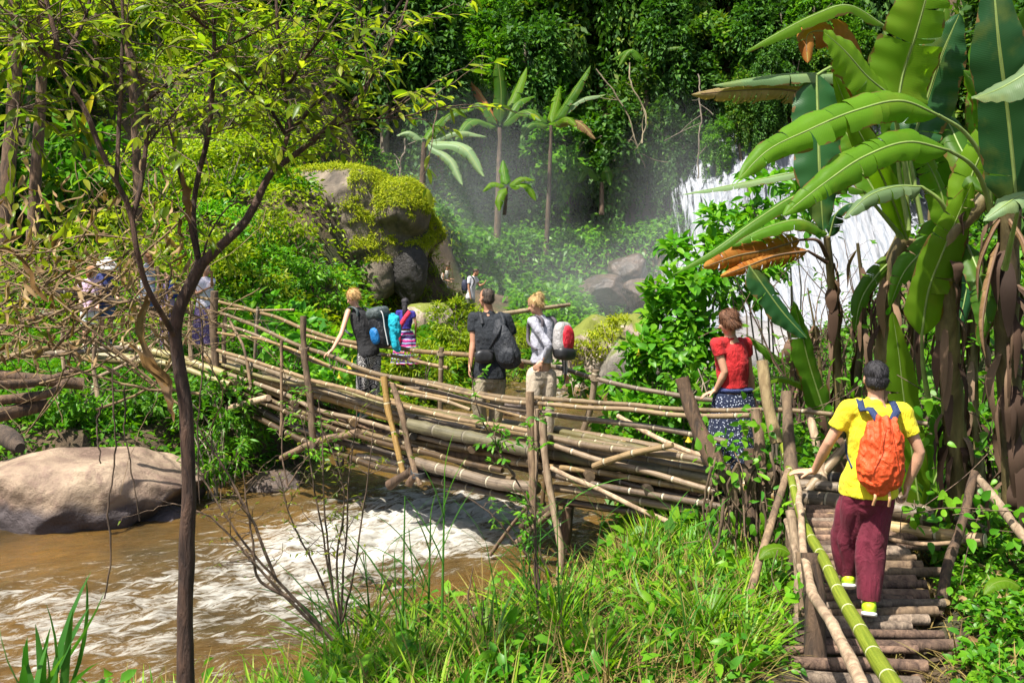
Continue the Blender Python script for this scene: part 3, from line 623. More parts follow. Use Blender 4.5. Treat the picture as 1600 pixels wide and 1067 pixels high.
# right hand stakes beyond the ramp
rr = empty('stake_rail', 'leaning grey stake with a bare branch rail right of the ramp', 'railing', loc=P(1490, 850, 7.4))
st3('post', [(1524, 738, 7.6), (1500, 830, 7.4), (1478, 900, 7.2), (1462, 960, 7.0)], .03, .045, M_log, rr); st3('rail', [(1526, 745, 7.6), (1560, 790, 7.3), (1620, 860, 6.9)], .03, .04, M_stickp, rr)
st3('rail', [(1380, 838, 7.9), (1440, 850, 7.6), (1530, 846, 7.5)], .02, .018, M_stick, rr)
# left approach: pole fence on the far left
lf = empty('pole_rail', 'bamboo and branch railing of the path left of the bridge', 'railing', loc=P(180, 520, 15))
st3('rail', [(60, 455, 12), (130, 462, 12.4), (200, 478, 12.8), (290, 486, 14)], .05, .04, M_bam4, lf); st3('rail', [(-20, 520, 11), (60, 495, 11.6), (130, 478, 12)], .035, .03, M_stickp, lf)
st3('rail', [(20, 556, 14), (100, 552, 14.5), (200, 545, 15.2), (330, 575, 15.4)], .05, .05, M_bam2, lf); st3('rail', [(-20, 565, 13.6), (60, 548, 14), (150, 528, 15)], .045, .04, M_bam, lf)
st3('rail', [(190, 540, 15.4), (260, 555, 15.2), (350, 585, 14.8)], .07, .07, M_bam3, lf); st3('rail', [(150, 560, 15), (260, 570, 15), (360, 600, 14.6)], .055, .05, M_bam3, lf)
st3('rail', [(-10, 600, 12.8), (60, 596, 13.4), (120, 580, 14)], .06, .05, M_log, lf); st3('rail', [(-20, 625, 13), (80, 612, 13.6), (100, 600, 14)], .07, .05, M_log, lf)
st3('rail', [(150, 590, 14.6), (210, 560, 14.8), (260, 520, 15)], .03, .025, M_stickp, lf)
for x, y0, y1, Y in ((262, 470, 560, 15.4), (300, 470, 590, 15), (150, 530, 620, 14.6), (100, 500, 580, 14.6), (352, 490, 600, 15)): st3('post', [(x, y0, Y), (x-3, (y0+y1)/2, Y), (x+2, y1, Y)], .032, .036, M_stickp, lf)
# logs piled at the lower left bank
for i, (a, b, r, lb) in enumerate((((-30, 585, 13.6), (130, 600, 14.2), .09, 'dark log on the left bank below the railing'), ((-30, 655, 12.8), (70, 632, 13.6), .10, 'thick rotting log half in shade above the boulder'),
                              ((120, 552, 15.6), (300, 575, 15.6), .10, 'pale bamboo trunk lying along the left approach'))):
    g = Geo(); q = interp_path(px3([a, b]), 16); tube(g, q, r, 12, wob=.12, seed=i); tag(obj('log', g, M_log if i < 2 else M_bam3), lb, 'log')
g = Geo(); q = interp_path(px3([(-40, 668, 3.2), (5, 678, 3.05), (32, 700, 2.95)]), 12); tube(g, q, [.026]*6+[.027, .029, .031, .030, .026, .016], 14, wob=.14)
tag(obj('branch', g, m_bark('near_branch', (.035, .022, .014), (.15, .10, .065), 26, .8)), 'blunt broken branch end poking in at the left edge', 'branch')
# ---------------- people ----------------
M_skin = m_plain('skin', (.50, .27, .17), .5, .12, 6, .15, bscale=120); M_skin2 = m_plain('skin_tan', (.42, .21, .125), .5, .12, 6, .15, bscale=120)
for m_ in (M_skin, M_skin2): m_.node_tree.nodes['Principled BSDF'].inputs['Subsurface Weight'].default_value = .0
M_white = m_plain('sole_white', (.8, .8, .78), .5); M_black = m_plain('black_plastic', (.02, .02, .022), .45); M_eye = m_plain('eye', (.03, .02, .015), .2)
M_lip = m_plain('lips', (.42, .14, .11), .5)
def m_hair(name, c, c2): 
    s = NT(name); n = s.noise(60, 5, s.coord('Object', (1, 1, .18)), .7, .6); s.base(s.mix(s.ramp(n, [(.35, (0,)), (.65, (1,))]), c, c2)); s.rough(.62); s.p.inputs['Specular IOR Level'].default_value = .3; s.bump(n, .9, .01); return s.m
def hand(g, w_, d, nrm, s=1.0, curl=.5, thumb=1):
    """wrist point, finger direction, palm normal (towards which the fingers close), thumb side sign"""
    d = norm(d); nrm = np.asarray(nrm, float); nrm = norm(nrm-d*np.dot(d, nrm)); side = np.cross(d, nrm)*thumb
    ax = np.array([side, nrm, d]); sq(g, w_+d*.045*s, ax, (.040*s, .015*s, .052*s), 2.6, 14, 9)
    tube(g, np.array([w_-d*.02*s, w_+d*.02*s]), .026*s, 10)
    for k, (off, L) in enumerate(((.030, .074), (.010, .082), (-.010, .076), (-.029, .060))):
        b = w_+d*.088*s+side*off*s; p = [b-d*.02*s, b]; dd = d.copy(); a = 0
        for q in range(3):
            a += curl*(.55+.25*q); dd = d*math.cos(a)+nrm*math.sin(a)+side*off*1.5*(1-min(curl, 1)); p.append(p[-1]+norm(dd)*L*s*(.42, .33, .25)[q])
        caps_tube(g, interp_path(np.array(p), 9), np.linspace(.0098, .0078, 9)*s, sides=8)
    b = w_+d*.03*s+side*.03*s; p = [b]; dd = norm(d*.75+side*.75+nrm*.25)
    for q in range(2): p.append(p[-1]+norm(dd)*.036*s); dd = norm(dd+d*.35*(1-curl)+nrm*.7*curl)
    caps_tube(g, interp_path(np.array(p), 7), np.linspace(.0125, .0095, 7)*s, sides=8)
def head(g, c, face, up, s=1.0, nose=True):
    B = basis(face, up); f = lambda x, y, z: np.asarray(c)+(B[0]*x+B[1]*y+B[2]*z)*s
    sq(g, f(0, -.012, .030), B, (.077*s, .096*s, .090*s), 2.05); sq(g, f(0, .022, -.040), B, (.060*s, .066*s, .074*s), 2.2)
    sq(g, f(0, .058, -.092), B, (.026*s, .022*s, .018*s)); 
    for x in (-1, 1):
        sq(g, f(.076*x, -.008, -.008), B, (.010*s, .020*s, .032*s)); sq(g, f(.038*x, .064, -.026), B, (.022*s, .018*s, .02*s)); sq(g, f(.03*x, .078, .022), B, (.022*s, .008*s, .008*s))
    caps_tube(g, np.array([f(0, .082, .012), f(0, .100, -.020), f(0, .106, -.032)]), np.array([.008, .011, .013])*s, sides=8)
    sq(g, f(0, .078, -.062), B, (.023*s, .014*s, .010*s))
    return B, f
def person(Y, J, face, front, label, mats, s=1.0, vox=.011, top='tee', bottom='trousers', baggy=1.0, group=None, hem=1, curl=(.6, .6), palm=((0, 0, -1), (0, 0, -1)), hdir=(None, None), skirt_to=None, shoes=True, fold=.012, headup=(0, 0, 1), torso=(1, 1), detail=True, sleeve=.5):
    Q = {k: P(v[0], v[1], Y+(v[2] if len(v) > 2 else 0)) for k, v in J.items()}
    for _ in (0,):
        sm = (Q['sL']+Q['sR'])/2; ex = np.linalg.norm(Q['head']-sm)-.222*s
        if ex > 0:
            u_ = norm(Q['head']-sm)*ex
            for k_, m_ in (('sL', .85), ('sR', .85), ('eL', .45), ('eR', .45)): Q[k_] = Q[k_]+u_*m_
        sm = (Q['sL']+Q['sR'])/2; Q['neck'] = sm+(Q['head']-sm)*.42
    root = empty('person', label, 'person', group, loc=(Q['aL']+Q['aR'])/2*[1, 1, 0]+[0, 0, min(Q['aL'][2], Q['aR'][2])-.08*s])
    rt = norm(Q['sR']-Q['sL']); fr = norm(np.asarray(front, float)); g = Geo()
    sm = (Q['sL']+Q['sR'])/2; hp = (Q['hL']+Q['hR'])/2; tors = np.array([hp-[0, 0, .05*s], hp+(sm-hp)*.12, hp+(sm-hp)*.38, hp+(sm-hp)*.68, hp+(sm-hp)*.92, Q['neck']*.6+sm*.4])
    tors[1:4] += fr*.0
    rx = np.array([.150, .158, .132, .150, .150, .07])*s*torso[0]; ry = np.array([.10, .112, .095, .112, .092, .062])*s*torso[1]
    tp = interp_path(tors, 16); tt = np.linspace(0, 1, 16); d = np.concatenate([[0], np.cumsum(np.linalg.norm(np.diff(tors, axis=0), axis=1))]); d /= d[-1]
    RX = np.interp(tt, d, rx); RY = np.interp(tt, d, ry); caps_tube(g, tp, RX*.93, RY*.93, 20, rt)
    hb = Q['head']; up = norm(np.asarray(headup, float)); caps_tube(g, np.array([sm*.6+Q['neck']*.4, Q['neck'], hb-up*.03*s-norm(face)*.02*s]), np.array([.060, .054, .054])*s*(1 if torso[0] >= 1 else .88), sides=12)
    B, f = head(g, hb, face, up, s)
    arms = {}
    for L in 'LR':
        a = interp_path(np.array([Q['s'+L], Q['e'+L], Q['w'+L]]), 15); m = .93 if torso[0] >= 1 else .8
        # keep the elbow a joint: blend spline with the straight polyline
        st = np.concatenate([np.linspace(Q['s'+L], Q['e'+L], 8), np.linspace(Q['e'+L], Q['w'+L], 8)[1:]]); a = .25*a+.75*st
        rad = np.interp(np.linspace(0, 1, 15), [0, .12, .45, .52, .65, 1], np.array([.052, .050, .041, .039, .042, .026]))*s*m; caps_tube(g, a, rad, rad*1.04, 12); arms[L] = a
        k = 0 if L == 'L' else 1; hd = Q['w'+L]-Q['e'+L] if hdir[k] is None else np.asarray(hdir[k], float)
        hand(g, Q['w'+L]+norm(hd)*.01, hd, palm[k], s*(1.0 if torso[0] >= 1 else .93), curl[k], thumb=1 if L == 'L' else -1)
    legs = {}
    for L in 'LR':
        st = np.concatenate([np.linspace(Q['h'+L], Q['k'+L], 8), np.linspace(Q['k'+L], Q['a'+L], 8)[1:]]); sp_ = interp_path(np.array([Q['h'+L], Q['k'+L], Q['a'+L]]), 15); a = .3*sp_+.7*st; legs[L] = a
        rad = np.interp(np.linspace(0, 1, 15), [0, .15, .45, .52, .68, 1], [.082, .082, .054, .052, .056, .036])*s; caps_tube(g, a, rad, rad*1.05, 12)
        ft = Q['t'+L]-Q['a'+L]; ft[2] *= .4; fb = basis(ft); c_ = Q['a'+L]+norm(ft)*.055*s+np.array([0, 0, -.045*s]); pitch = J.get('pitch'+L, (0,))[0] if False else 0
        sq(g, c_, fb, (.040*s, .115*s, .034*s), 2.4)
    fuse('body', g, mats['skin'], root, min(vox, .0075) if detail else vox, 2)
    if detail:
        for x in (-1, 1): gg = Geo(); sq(gg, f(.031*x, .074, .004), B, (.012*s, .008*s, .006*s), 2, 10, 6); obj('eye', gg, M_eye, root)
    # top
    if top:
        g = Geo(); n0 = hem
        flare = np.interp(tt, [0, .1, .3, 1], [1.26, 1.24, 1.19, 1.15]); end = 15
        tube(g, tp[n0:end], (RX*flare+.006)[n0:end], 22, rt, (RY*flare+.010)[n0:end]); caps_tube(g, np.array([Q['neck']*.35+sm*.65-np.array([0, 0, .03*s]), Q['neck']*.6+sm*.4-np.array([0, 0, .02])]), np.array([.10, .078])*s, np.array([.09, .072])*s, 18, rt)
        if top != 'tank':
            for L in 'LR':
                e = max(4, int(round(15*sleeve*.62))) if sleeve < 1 else 15; a = arms[L][:e]; rr_ = np.interp(np.linspace(0, 1, 15), [0, .12, .45, .6, 1], [.070, .071, .060, .055, .036])[:e]*s*(1 if torso[0] >= 1 else .84)
                caps_tube(g, np.array([Q['s'+L]*.6+sm*.4, Q['s'+L]]), np.array([.075, .070])*s*(1 if torso[0] >= 1 else .85), sides=14)
                tube(g, a, rr_, 16)
        dsp = lambda c: fold*(np.abs(sn(c*np.array([1, 1, .7]), 13, 5, 2))*1.3-.5+.4*sn(c, 34, 9, 2))
        fuse('shirt' if top != 'tank' else 'top', g, mats['top'], root, vox, 3, dsp)
    # bottom
    g = Geo()
    if bottom in ('trousers', 'capris', 'shorts'):
        e = {'trousers': 15, 'capris': 12, 'shorts': 6}[bottom]; tube(g, tp[0:3]+[0, 0, .01], (RX*1.08+.004)[0:3], 22, rt, (RY*1.12+.006)[0:3])
        caps_tube(g, np.array([hp-[0, 0, .06*s], hp-[0, 0, .01]]), .150*s*torso[0], .105*s, 18, rt)
        for L in 'LR':
            rad = np.interp(np.linspace(0, 1, 15), [0, .15, .5, 1], [.102, .100, .080*baggy, .070*baggy])*s; a = legs[L].copy(); a[-1] -= [0, 0, .01]; 
            tube(g, a[:e], rad[:e], 18); sphere(g, a[0], rad[0]*.98)
        dsp = lambda c: (fold*1.1)*(np.abs(sn(c*np.array([1.3, 1.3, .28]), 13, 12, 2))*1.5-.5+.30*sn(c*np.array([.8, .8, 1.3]), 13, 3, 2))
        fuse('trousers' if bottom != 'shorts' else 'shorts', g, mats['bottom'], root, vox, 3, dsp)
    elif bottom == 'skirt':
        z0, z1 = skirt_to; c0 = tp[max(2, hem-1)]; n = 22; v = np.linspace(0, 1, n); a = np.linspace(0, 2*PI, 96, endpoint=False)
        foot = (Q['kL']+Q['kR'])/2 if z1 < 0 else (Q['aL']+Q['aR'])/2
        c1 = c0+(foot-c0)*np.array([1, 1, 0]); zt = Q['aL'][2]; 
        rows = []
        for q in v:
            c = c0*(1-q)+np.array([foot[0], foot[1], z0*0+(c0[2]-(skirt_to[0]))])*q; r1 = .178*s*torso[0]+(skirt_to[1]-.178*s*torso[0])*q**.7; wv = 1+q*.10*np.sin(a*9+np.sin(a*2)*1.5+q)
            rows.append(np.stack([c[0]+rt[0]*np.cos(a)*r1*wv+fr[0]*np.sin(a)*r1*.86*wv, c[1]+rt[1]*np.cos(a)*r1*wv+fr[1]*np.sin(a)*r1*.86*wv, c[2]+0*a], -1))
        V = np.array(rows).reshape(-1, 3); i = np.arange(n-1)[:, None]*96; j = np.arange(96)[None]; k = (j+1) % 96
        g.add(V, np.stack([i+j, i+k, i+96+k, i+96+j], -1).reshape(-1, 4)); Vi = V*1.0; cen = np.repeat(np.array([r.mean(0) for r in rows]), 96, 0); Vi = cen+(V-cen)*.94
        g.add(Vi, np.stack([i+j, i+96+j, i+96+k, i+k], -1).reshape(-1, 4)); obj('skirt', g, mats['bottom'], root)
    if shoes:
        for L in 'LR':
            ft = Q['t'+L]-Q['a'+L]; fb = basis(ft, norm(np.cross(np.cross(ft, [0, 0, 1]), ft))+np.array([0, 0, .6])); c_ = Q['a'+L]+norm(ft)*.05*s-fb[2]*.045*s
            g = Geo(); sq(g, c_+fb[2]*.004, fb, (.050*s, .140*s, .046*s), 2.6); sq(g, Q['a'+L]-fb[2]*.02, fb, (.046*s, .056*s, .062*s), 2.3); sh = fuse('shoe', g, mats['shoe'], root, vox*.7, 2)
            g = Geo(); sq(g, c_-fb[2]*.040*s, fb, (.053*s, .146*s, .016*s), 4); gg = obj('sole', g, M_white if mats.get('sole') is None else mats['sole'], sh); gg.location = (0, 0, 0)
    return root, Q, B, f, tp, rt, fr
def leaves(g, Pn, D, N, L, W, bend=.25, fold=.25, kind='mid', wav=0.):      # strands; the full leaf builder follows with the plants
    n = len(Pn); D = norm(D); N = norm(N-D*np.sum(N*D, -1, keepdims=True)); S = np.cross(D, N); t = np.array([0, .3, .68, 1])[None, :, None]; L = np.broadcast_to(L, (n,))[:, None, None]
    mid = Pn[:, None]+D[:, None]*L*t-N[:, None]*L*bend*t**2; w_ = np.array([.5, .5, .4, .05])[None, :, None]*W; V = np.stack([mid+S[:, None]*w_, mid-S[:, None]*w_], 2).reshape(-1, 3)
    r = (np.arange(n)*8)[:, None]+(np.arange(3)*2)[None]; F = np.stack([r, r+1, r+3, r+2], -1).reshape(-1, 4); return g.add(V, F)
def hair(root, f, B, mat, parts, s=1.0, vox=.008, amp=.006, fr=60):
    g = Geo()
    for (x, y, z, a, b, c) in parts: sq(g, f(x, y, z), B, (a*s, b*s, c*s), 2.1)
    o = fuse('hair', g, mat, root, vox, 1, lambda c: amp*sn(c*np.array([1, 1, .5]), fr, 4, 2))
    if vox > .0125: return o
    me = o.data; n = len(me.vertices); co = np.empty(n*3, np.float32); no = np.empty(n*3, np.float32); me.vertices.foreach_get('co', co); me.vertices.foreach_get('normal', no)
    co = co.reshape(-1, 3).astype(float); no = no.reshape(-1, 3).astype(float); rg = np.random.default_rng(n); m = 1500; i = rg.choice(n, m); dn = -B[2]*1.0-B[1]*.5; L_ = .055*s if amp > .0045 else .022*s
    D = norm(dn-no[i]*(no[i]@dn)[:, None])+rg.normal(size=(m, 3))*.28+no[i]*.30; g2 = Geo(); leaves(g2, co[i]-no[i]*.002, D, no[i], L_*rg.uniform(.5, 1.4, m), .0042, .25, .1, 'mid'); st = obj('hair_strands', g2, mat, o); st.location = (0, 0, 0); return o
def strap(g, pts, w_, th, nrm):
    pt = interp_path(np.array(pts), 24); T = norm(np.gradient(pt, axis=0)); n = len(pt); Nn = np.asarray(nrm, float)
    if Nn.ndim == 1: Nn = np.tile(Nn, (n, 1))
    S = norm(np.cross(T, Nn)); N2 = norm(np.cross(S, T)); V = np.stack([pt+S*w_+N2*th, pt-S*w_+N2*th, pt-S*w_-N2*th, pt+S*w_-N2*th], 1).reshape(-1, 3)
    i = np.arange(n-1)[:, None]*4; j = np.arange(4)[None]; k = (j+1) % 4; F = np.stack([i+j, i+k, i+4+k, i+4+j], -1).reshape(-1, 4); g.add(V, F); g.add(V[:4], [[3, 2, 1, 0]]); g.add(V[-4:], [[0, 1, 2, 3]])
def over_shoulder(Q, L, fr, bk, s=1, inset=.10, low=.34, top_out=.16):
    """strap path: from the bag top over the shoulder and down the chest, back under the arm to the bag"""
    sh = Q['s'+L]; c = (Q['sL']+Q['sR'])/2; a = sh*(1-inset*3)+c*(inset*3); 
    return [a+bk*top_out*s-[0, 0, .06*s], a+bk*.115*s+[0, 0, .015*s], a+[0, 0, .075*s], a+fr*.11*s+[0, 0, .01], a+fr*.135*s-[0, 0, .15*s], (a*.35+sh*.65)+fr*.09*s-[0, 0, .27*s], (a*.3+sh*.7)+bk*.06*s-[0, 0, low*s]]

# --- man in yellow, seen from behind, stepping up the ramp ---
JY = dict(head=(1368, 592, .03), neck=(1368, 618), sL=(1326, 640, .0), sR=(1410, 646, -.02), eL=(1296, 690, .04), eR=(1437, 707, -.06), wL=(1272, 736, .22), wR=(1418, 757, .0), hL=(1338, 772), hR=(1376, 774), kL=(1321, 838, .10), kR=(1362, 852, -.02), aL=(1325, 893, .16), aR=(1358, 936, -.08), tL=(1321, 908, .36), tR=(1357, 950, .15))
my = dict(skin=M_skin, top=m_cloth('yellow_tee', (.72, .60, .012), fold=9, sheen=.05), bottom=m_cloth('maroon_cotton', (.13, .005, .022), fold=8, sheen=.03), shoe=m_plain('neon_trainer', (.55, .80, .02), .5, .3, 30, .3))
rY, Q, B, f, tp, rt, fr = person(6.8, JY, (.12, 1, -.18), (.05, 1, 0), 'man in yellow t-shirt and maroon trousers walking up the log ramp', my, 1.02, .009, 'tee', 'trousers', 1.15, curl=(.22, 1.1), palm=((.2, .1, -1), (-1, .3, 0)), hdir=((-1.0, .25, -.05), (-.15, .1, -1)), fold=.016, torso=(1.0, 1.06))
hair(rY, f, B, m_hair('dark_short_hair', (.008, .007, .008), (.035, .032, .036)), ((0, -.022, .052, .084, .098, .080), (0, -.045, -.005, .079, .072, .070)), 1.02, .007, .004, 90)
bk = -fr; Mo = m_cloth('orange_nylon', (.72, .085, .014), .6, 9, sheen=.0); Mn = m_cloth('navy_webbing', (.012, .03, .10), .8)
pk = empty('drawstring_backpack', 'orange drawstring backpack with navy shoulder straps on the man in yellow', 'backpack', loc=P(1363, 700, 6.6))
g = Geo(); up = norm((Q['sL']+Q['sR'])/2-(Q['hL']+Q['hR'])/2); c0 = P(1363, 700, 6.8)+bk*.20; H = .245
q = np.array([c0+up*H*t for t in (-1, -.8, -.4, 0, .4, .8, .95)]); caps_tube(g, q[:], np.array([.085, .145, .160, .155, .146, .115, .085]), np.array([.05, .085, .095, .09, .075, .05, .03]), 26, rt)
def dpk(c):
    a = (c-c0)@rt; z = (c-c0)@up; k = np.clip(z/H, -1, 1); return .011*np.sin(a*95+8*sn(c, 5, 2, 2))*np.clip(k, .05, 1)+.022*(np.abs(sn(c*np.array([1, 1, .8]), 13, 7, 4))-.3)+.007*(1-2*np.abs(sn(c, 38, 6, 2)))
fuse('bag', g, Mo, pk, .006, 1, dpk)
for L, sx in (('L', -1), ('R', 1)):
    g = Geo(); pts = over_shoulder(Q, L, fr, bk, 1.0, .13, .40, .155); pts[0] = c0+up*.235+rt*sx*.05+bk*.01; pts.insert(1, c0+up*.30+rt*sx*.10-bk*.055); strap(g, pts, .024, .006, [bk]*3+[[0, 0, 1]]*0+[bk]*0 if False else np.array([bk*max(0, 1-i/6)+np.array([0, 0, 1])*math.sin(min(i/8, 1)*PI)+fr*max(0, (i-8)/15) for i in range(24)])); obj('strap', g, Mn, pk)
    g = Geo(); b = c0-up*.25+rt*sx*(.035 if sx < 0 else .062); strap(g, [b+bk*.02, b-up*.04+bk*.045, b-up*.10+bk*.03+rt*sx*.005], .009, .004, bk); obj('loop', g, m_plain('tan_leather', (.62, .32, .15), .6), pk)
    g = Geo(); tube(g, interp_path(np.array([c0+up*.21+rt*sx*.02+bk*.075, c0+up*.05+rt*sx*.05+bk*.107, c0-up*.1+rt*sx*.09+bk*.10]), 14), .0035, 6); obj('drawcord', g, Mo, pk)
# --- woman in red ---
JR = dict(head=(1137, 503, -.02), neck=(1143, 526), sL=(1121, 546, -.10), sR=(1166, 546, .12), eL=(1133, 587, -.14), eR=(1172, 588, .16), wL=(1118, 610, -.06), wR=(1178, 624, .18), hL=(1136, 636), hR=(1158, 636), kL=(1137, 700, .0), kR=(1160, 704, 0), aL=(1136, 752), aR=(1162, 756), tL=(1126, 762, .05), tR=(1152, 766, .05))
mr_ = dict(skin=M_skin, top=m_cloth('red_tee', (.50, .010, .014), sheen=.03), bottom=m_cloth('speckled_navy', (.008, .016, .05), pat='flecks', c2=(.42, .46, .56)), shoe=M_black)
rR, Q, B, f, tp, rt, fr = person(9.75, JR, (-.55, .45, -.62), (-.80, .60, 0), 'woman in red t-shirt and speckled navy skirt holding the rail at the bridge end', mr_, .99, .011, 'tee', 'skirt', curl=(.30, .4), palm=((0, 0, -1), (0, 0, -1)), hdir=((-1, -.05, -.35), None), skirt_to=(1.0, .30), hem=5, torso=(1.02, 1.2), headup=(-.25, .2, 1), sleeve=.45)
hair(rR, f, B, m_hair('brown_hair', (.05, .022, .012), (.17, .075, .035)), ((0, -.028, .042, .096, .105, .090), (.05, -.06, -.025, .055, .055, .06), (-.05, -.06, -.025, .055, .055, .06), (.07, -.01, .0, .028, .05, .05), (-.07, -.01, .0, .028, .05, .05), (0, -.09, -.05, .075, .035, .03)), 1.0, .008, .010, 45)
def ring(root, name, c, ax, rx, ry, r, mat):
    g = Geo(); a = np.linspace(0, 2*PI, 40); tube(g, c+np.cos(a)[:, None]*ax[0]*rx+np.sin(a)[:, None]*ax[1]*ry, r, 8, caps=False); return obj(name, g, mat, root)
g = Geo(); c = tp[4]+[0, 0, .03]; sq(g, c-rt*.10+fr*.05-[0, 0, .02], np.eye(3), (.06, .05, .035), 2.4); sq(g, c+rt*.0-[0, 0, .0], np.array([rt, fr, [0, 0, 1.]]), (.180, .165, .035), 2.6)
fuse('waist_scarf', g, m_cloth('blue_scarf', (.035, .05, .16)), rR, .011, 1, lambda c: .014*sn(c, 22, 5, 2))
# --- man in dark shirt, shoulder bag ---
JN = dict(head=(760, 466, .0), neck=(763, 487), sL=(741, 507, .04), sR=(793, 508, -.06), eL=(740, 541, .0), eR=(804, 545, .02), wL=(735, 570, -.06), wR=(812, 566, .30), hL=(752, 590), hR=(777, 592), kL=(748, 624, -.05), kR=(777, 626, .08), aL=(752, 664, .0), aR=(772, 664, .1), tL=(744, 672, .1), tR=(764, 672, .2))
mn = dict(skin=M_skin2, top=m_cloth('charcoal_tee', (.008, .012, .018)), bottom=m_cloth('khaki', (.30, .25, .165)), shoe=M_black)
YN = 11.9
rN, Q, B, f, tp, rt, fr = person(YN, JN, (-.55, .8, -.25), (-.30, .95, 0), 'man in charcoal t-shirt and khaki trousers crossing the bridge ahead of the blonde woman', mn, 1.05, .011, 'tee', 'trousers', 1.12, curl=(.6, .8), palm=((.6, 0, .3), (0, 0, -1)), hdir=(None, (.2, 1, -.3)), torso=(1.04, 1.08))
hair(rN, f, B, m_hair('cropped_dark_hair', (.02, .016, .014), (.10, .075, .055)), ((0, -.030, .044, .082, .092, .078), (0, -.05, -.01, .077, .068, .062)), 1.0, .009, .004, 90)
bk = -fr; Mbk = m_cloth('dark_nylon', (.007, .010, .016), .6); pk = empty('backpack', 'large slouching dark backpack on the charcoal shirted man', 'backpack', loc=P(780, 530, YN-.3))
g = Geo(); c0 = P(778, 532, YN-.06)+bk*.19; q = interp_path(np.array([c0+[.09, 0, -.26], c0+[.03, 0, -.05], c0+[-.03, .02, .15], c0+[-.05, .06, .24]]), 9); caps_tube(g, q, np.array([.13, .155, .155, .15, .145, .13, .11, .08, .05]), np.array([.075, .095, .10, .10, .09, .08, .07, .05, .04]), 22, rt)
sq(g, c0+rt*.02+bk*.09-[0, 0, .17], np.array([rt, fr, [0, 0, 1.]]), (.10, .05, .10), 3); fuse('bag', g, Mbk, pk, .012, 2, lambda c: .016*(np.abs(sn(c*np.array([1, 1, .6]), 12, 3, 3))-.3))
for L in 'LR': g = Geo(); strap(g, over_shoulder(Q, L, fr, bk, 1, .12, .4, .16), .022, .006, np.array([bk*max(0, 1-i/8)+np.array([0, 0, 1])*math.sin(min(i/10, 1)*PI)+fr*max(0, (i-8)/15) for i in range(24)])); obj('strap', g, Mbk, pk)
sb = empty('camera_bag', 'small black camera bag at the left hip of the charcoal shirted man', 'bag', loc=P(757, 556, YN-.2))
g = Geo(); sq(g, P(757, 557, YN-.16), basis((-.3, .95, 0)), (.125, .07, .085), 3.2); fuse('bag', g, M_black, sb, .012, 2, lambda c: .006*sn(c, 25, 3, 2)); g = Geo(); strap(g, [P(765, 545, YN-.20), P(779, 520, YN-.32), P(784, 500, YN-.16), P(778, 494, YN)], .017, .006, bk); obj('strap', g, Mbk, sb)
# --- blonde woman, grey long sleeves, red and white pack ---
JW = dict(head=(836, 476, .0), neck=(843, 495), sL=(836, 512, -.10), sR=(868, 514, .12), eL=(860, 548, -.20), eR=(884, 552, .10), wL=(848, 564, -.12), wR=(883, 585, .22), hL=(836, 585), hR=(858, 587), kL=(832, 634, -.04), kR=(857, 636, .05), aL=(830, 682), aR=(853, 686, .06), tL=(820, 690, .1), tR=(843, 694, .16))
mw = dict(skin=M_skin, top=m_cloth('grey_longsleeve', (.40, .40, .46)), bottom=m_cloth('beige_trousers', (.46, .38, .28)), shoe=M_white)
YW = 11.5
rW, Q, B, f, tp, rt, fr = person(YW, JW, (-.72, .35, -.62), (-.72, .68, 0), 'blonde woman in pale grey long sleeved top and beige trousers on the bridge', mw, .95, .011, 'tee', 'trousers', 1.0, curl=(.4, .8), palm=((0, 1, 0), (0, 0, -1)), hdir=((-.5, -.2, -.45), (.2, .6, -.6)), torso=(.88, .98), hem=4, sleeve=1, headup=(-.35, .1, 1))
hair(rW, f, B, m_hair('blonde_hair', (.34, .20, .07), (.66, .47, .22)), ((0, -.028, .044, .086, .097, .082), (0, -.09, .085, .058, .052, .055), (0, -.06, .0, .07, .055, .05)), .95, .009, .007, 50)
bk = -fr; pk = empty('backpack', 'small red and white daypack with black base on the blonde woman', 'backpack', loc=P(868, 525, YW-.2)); Mr = m_cloth('red_nylon', (.55, .012, .03), .5, sheen=0); Mw = m_cloth('white_nylon', (.38, .36, .35), .5)
c0 = P(864, 530, YW)+bk*.16; AX = np.array([rt, fr, [0, 0, 1.]])
g = Geo(); sq(g, c0, AX, (.135, .085, .22), 2.8); fuse('bag', g, Mw, pk, .011, 2, lambda c: .008*sn(c, 14, 4, 2))
g = Geo(); sq(g, c0+bk*.045+[0, 0, .0]+rt*.01, AX, (.095, .066, .18), 2.6); fuse('front_panel', g, Mr, pk, .011, 2, lambda c: .008*sn(c, 18, 2, 2))
g = Geo(); sq(g, c0+bk*.02-[0, 0, .155], AX, (.138, .10, .085), 3); fuse('base', g, M_black, pk, .011, 2)
for L in 'LR': g = Geo(); strap(g, over_shoulder(Q, L, fr, bk, .92, .12, .36, .12), .024, .008, np.array([bk*max(0, 1-i/8)+np.array([0, 0, 1])*math.sin(min(i/10, 1)*PI)+fr*max(0, (i-8)/15) for i in range(24)])); obj('strap', g, m_cloth('grey_strap', (.10, .085, .10)), pk)
for k, x in enumerate((.0, .05)): g = Geo(); b = c0+rt*(x-.02)-[0, 0, .22]; tube(g, interp_path(np.array([b, b+[.01, 0, -.14], b+[-.01, 0, -.26-.05*k]]), 10), .006, 6); obj('loose_strap', g, M_black, pk)
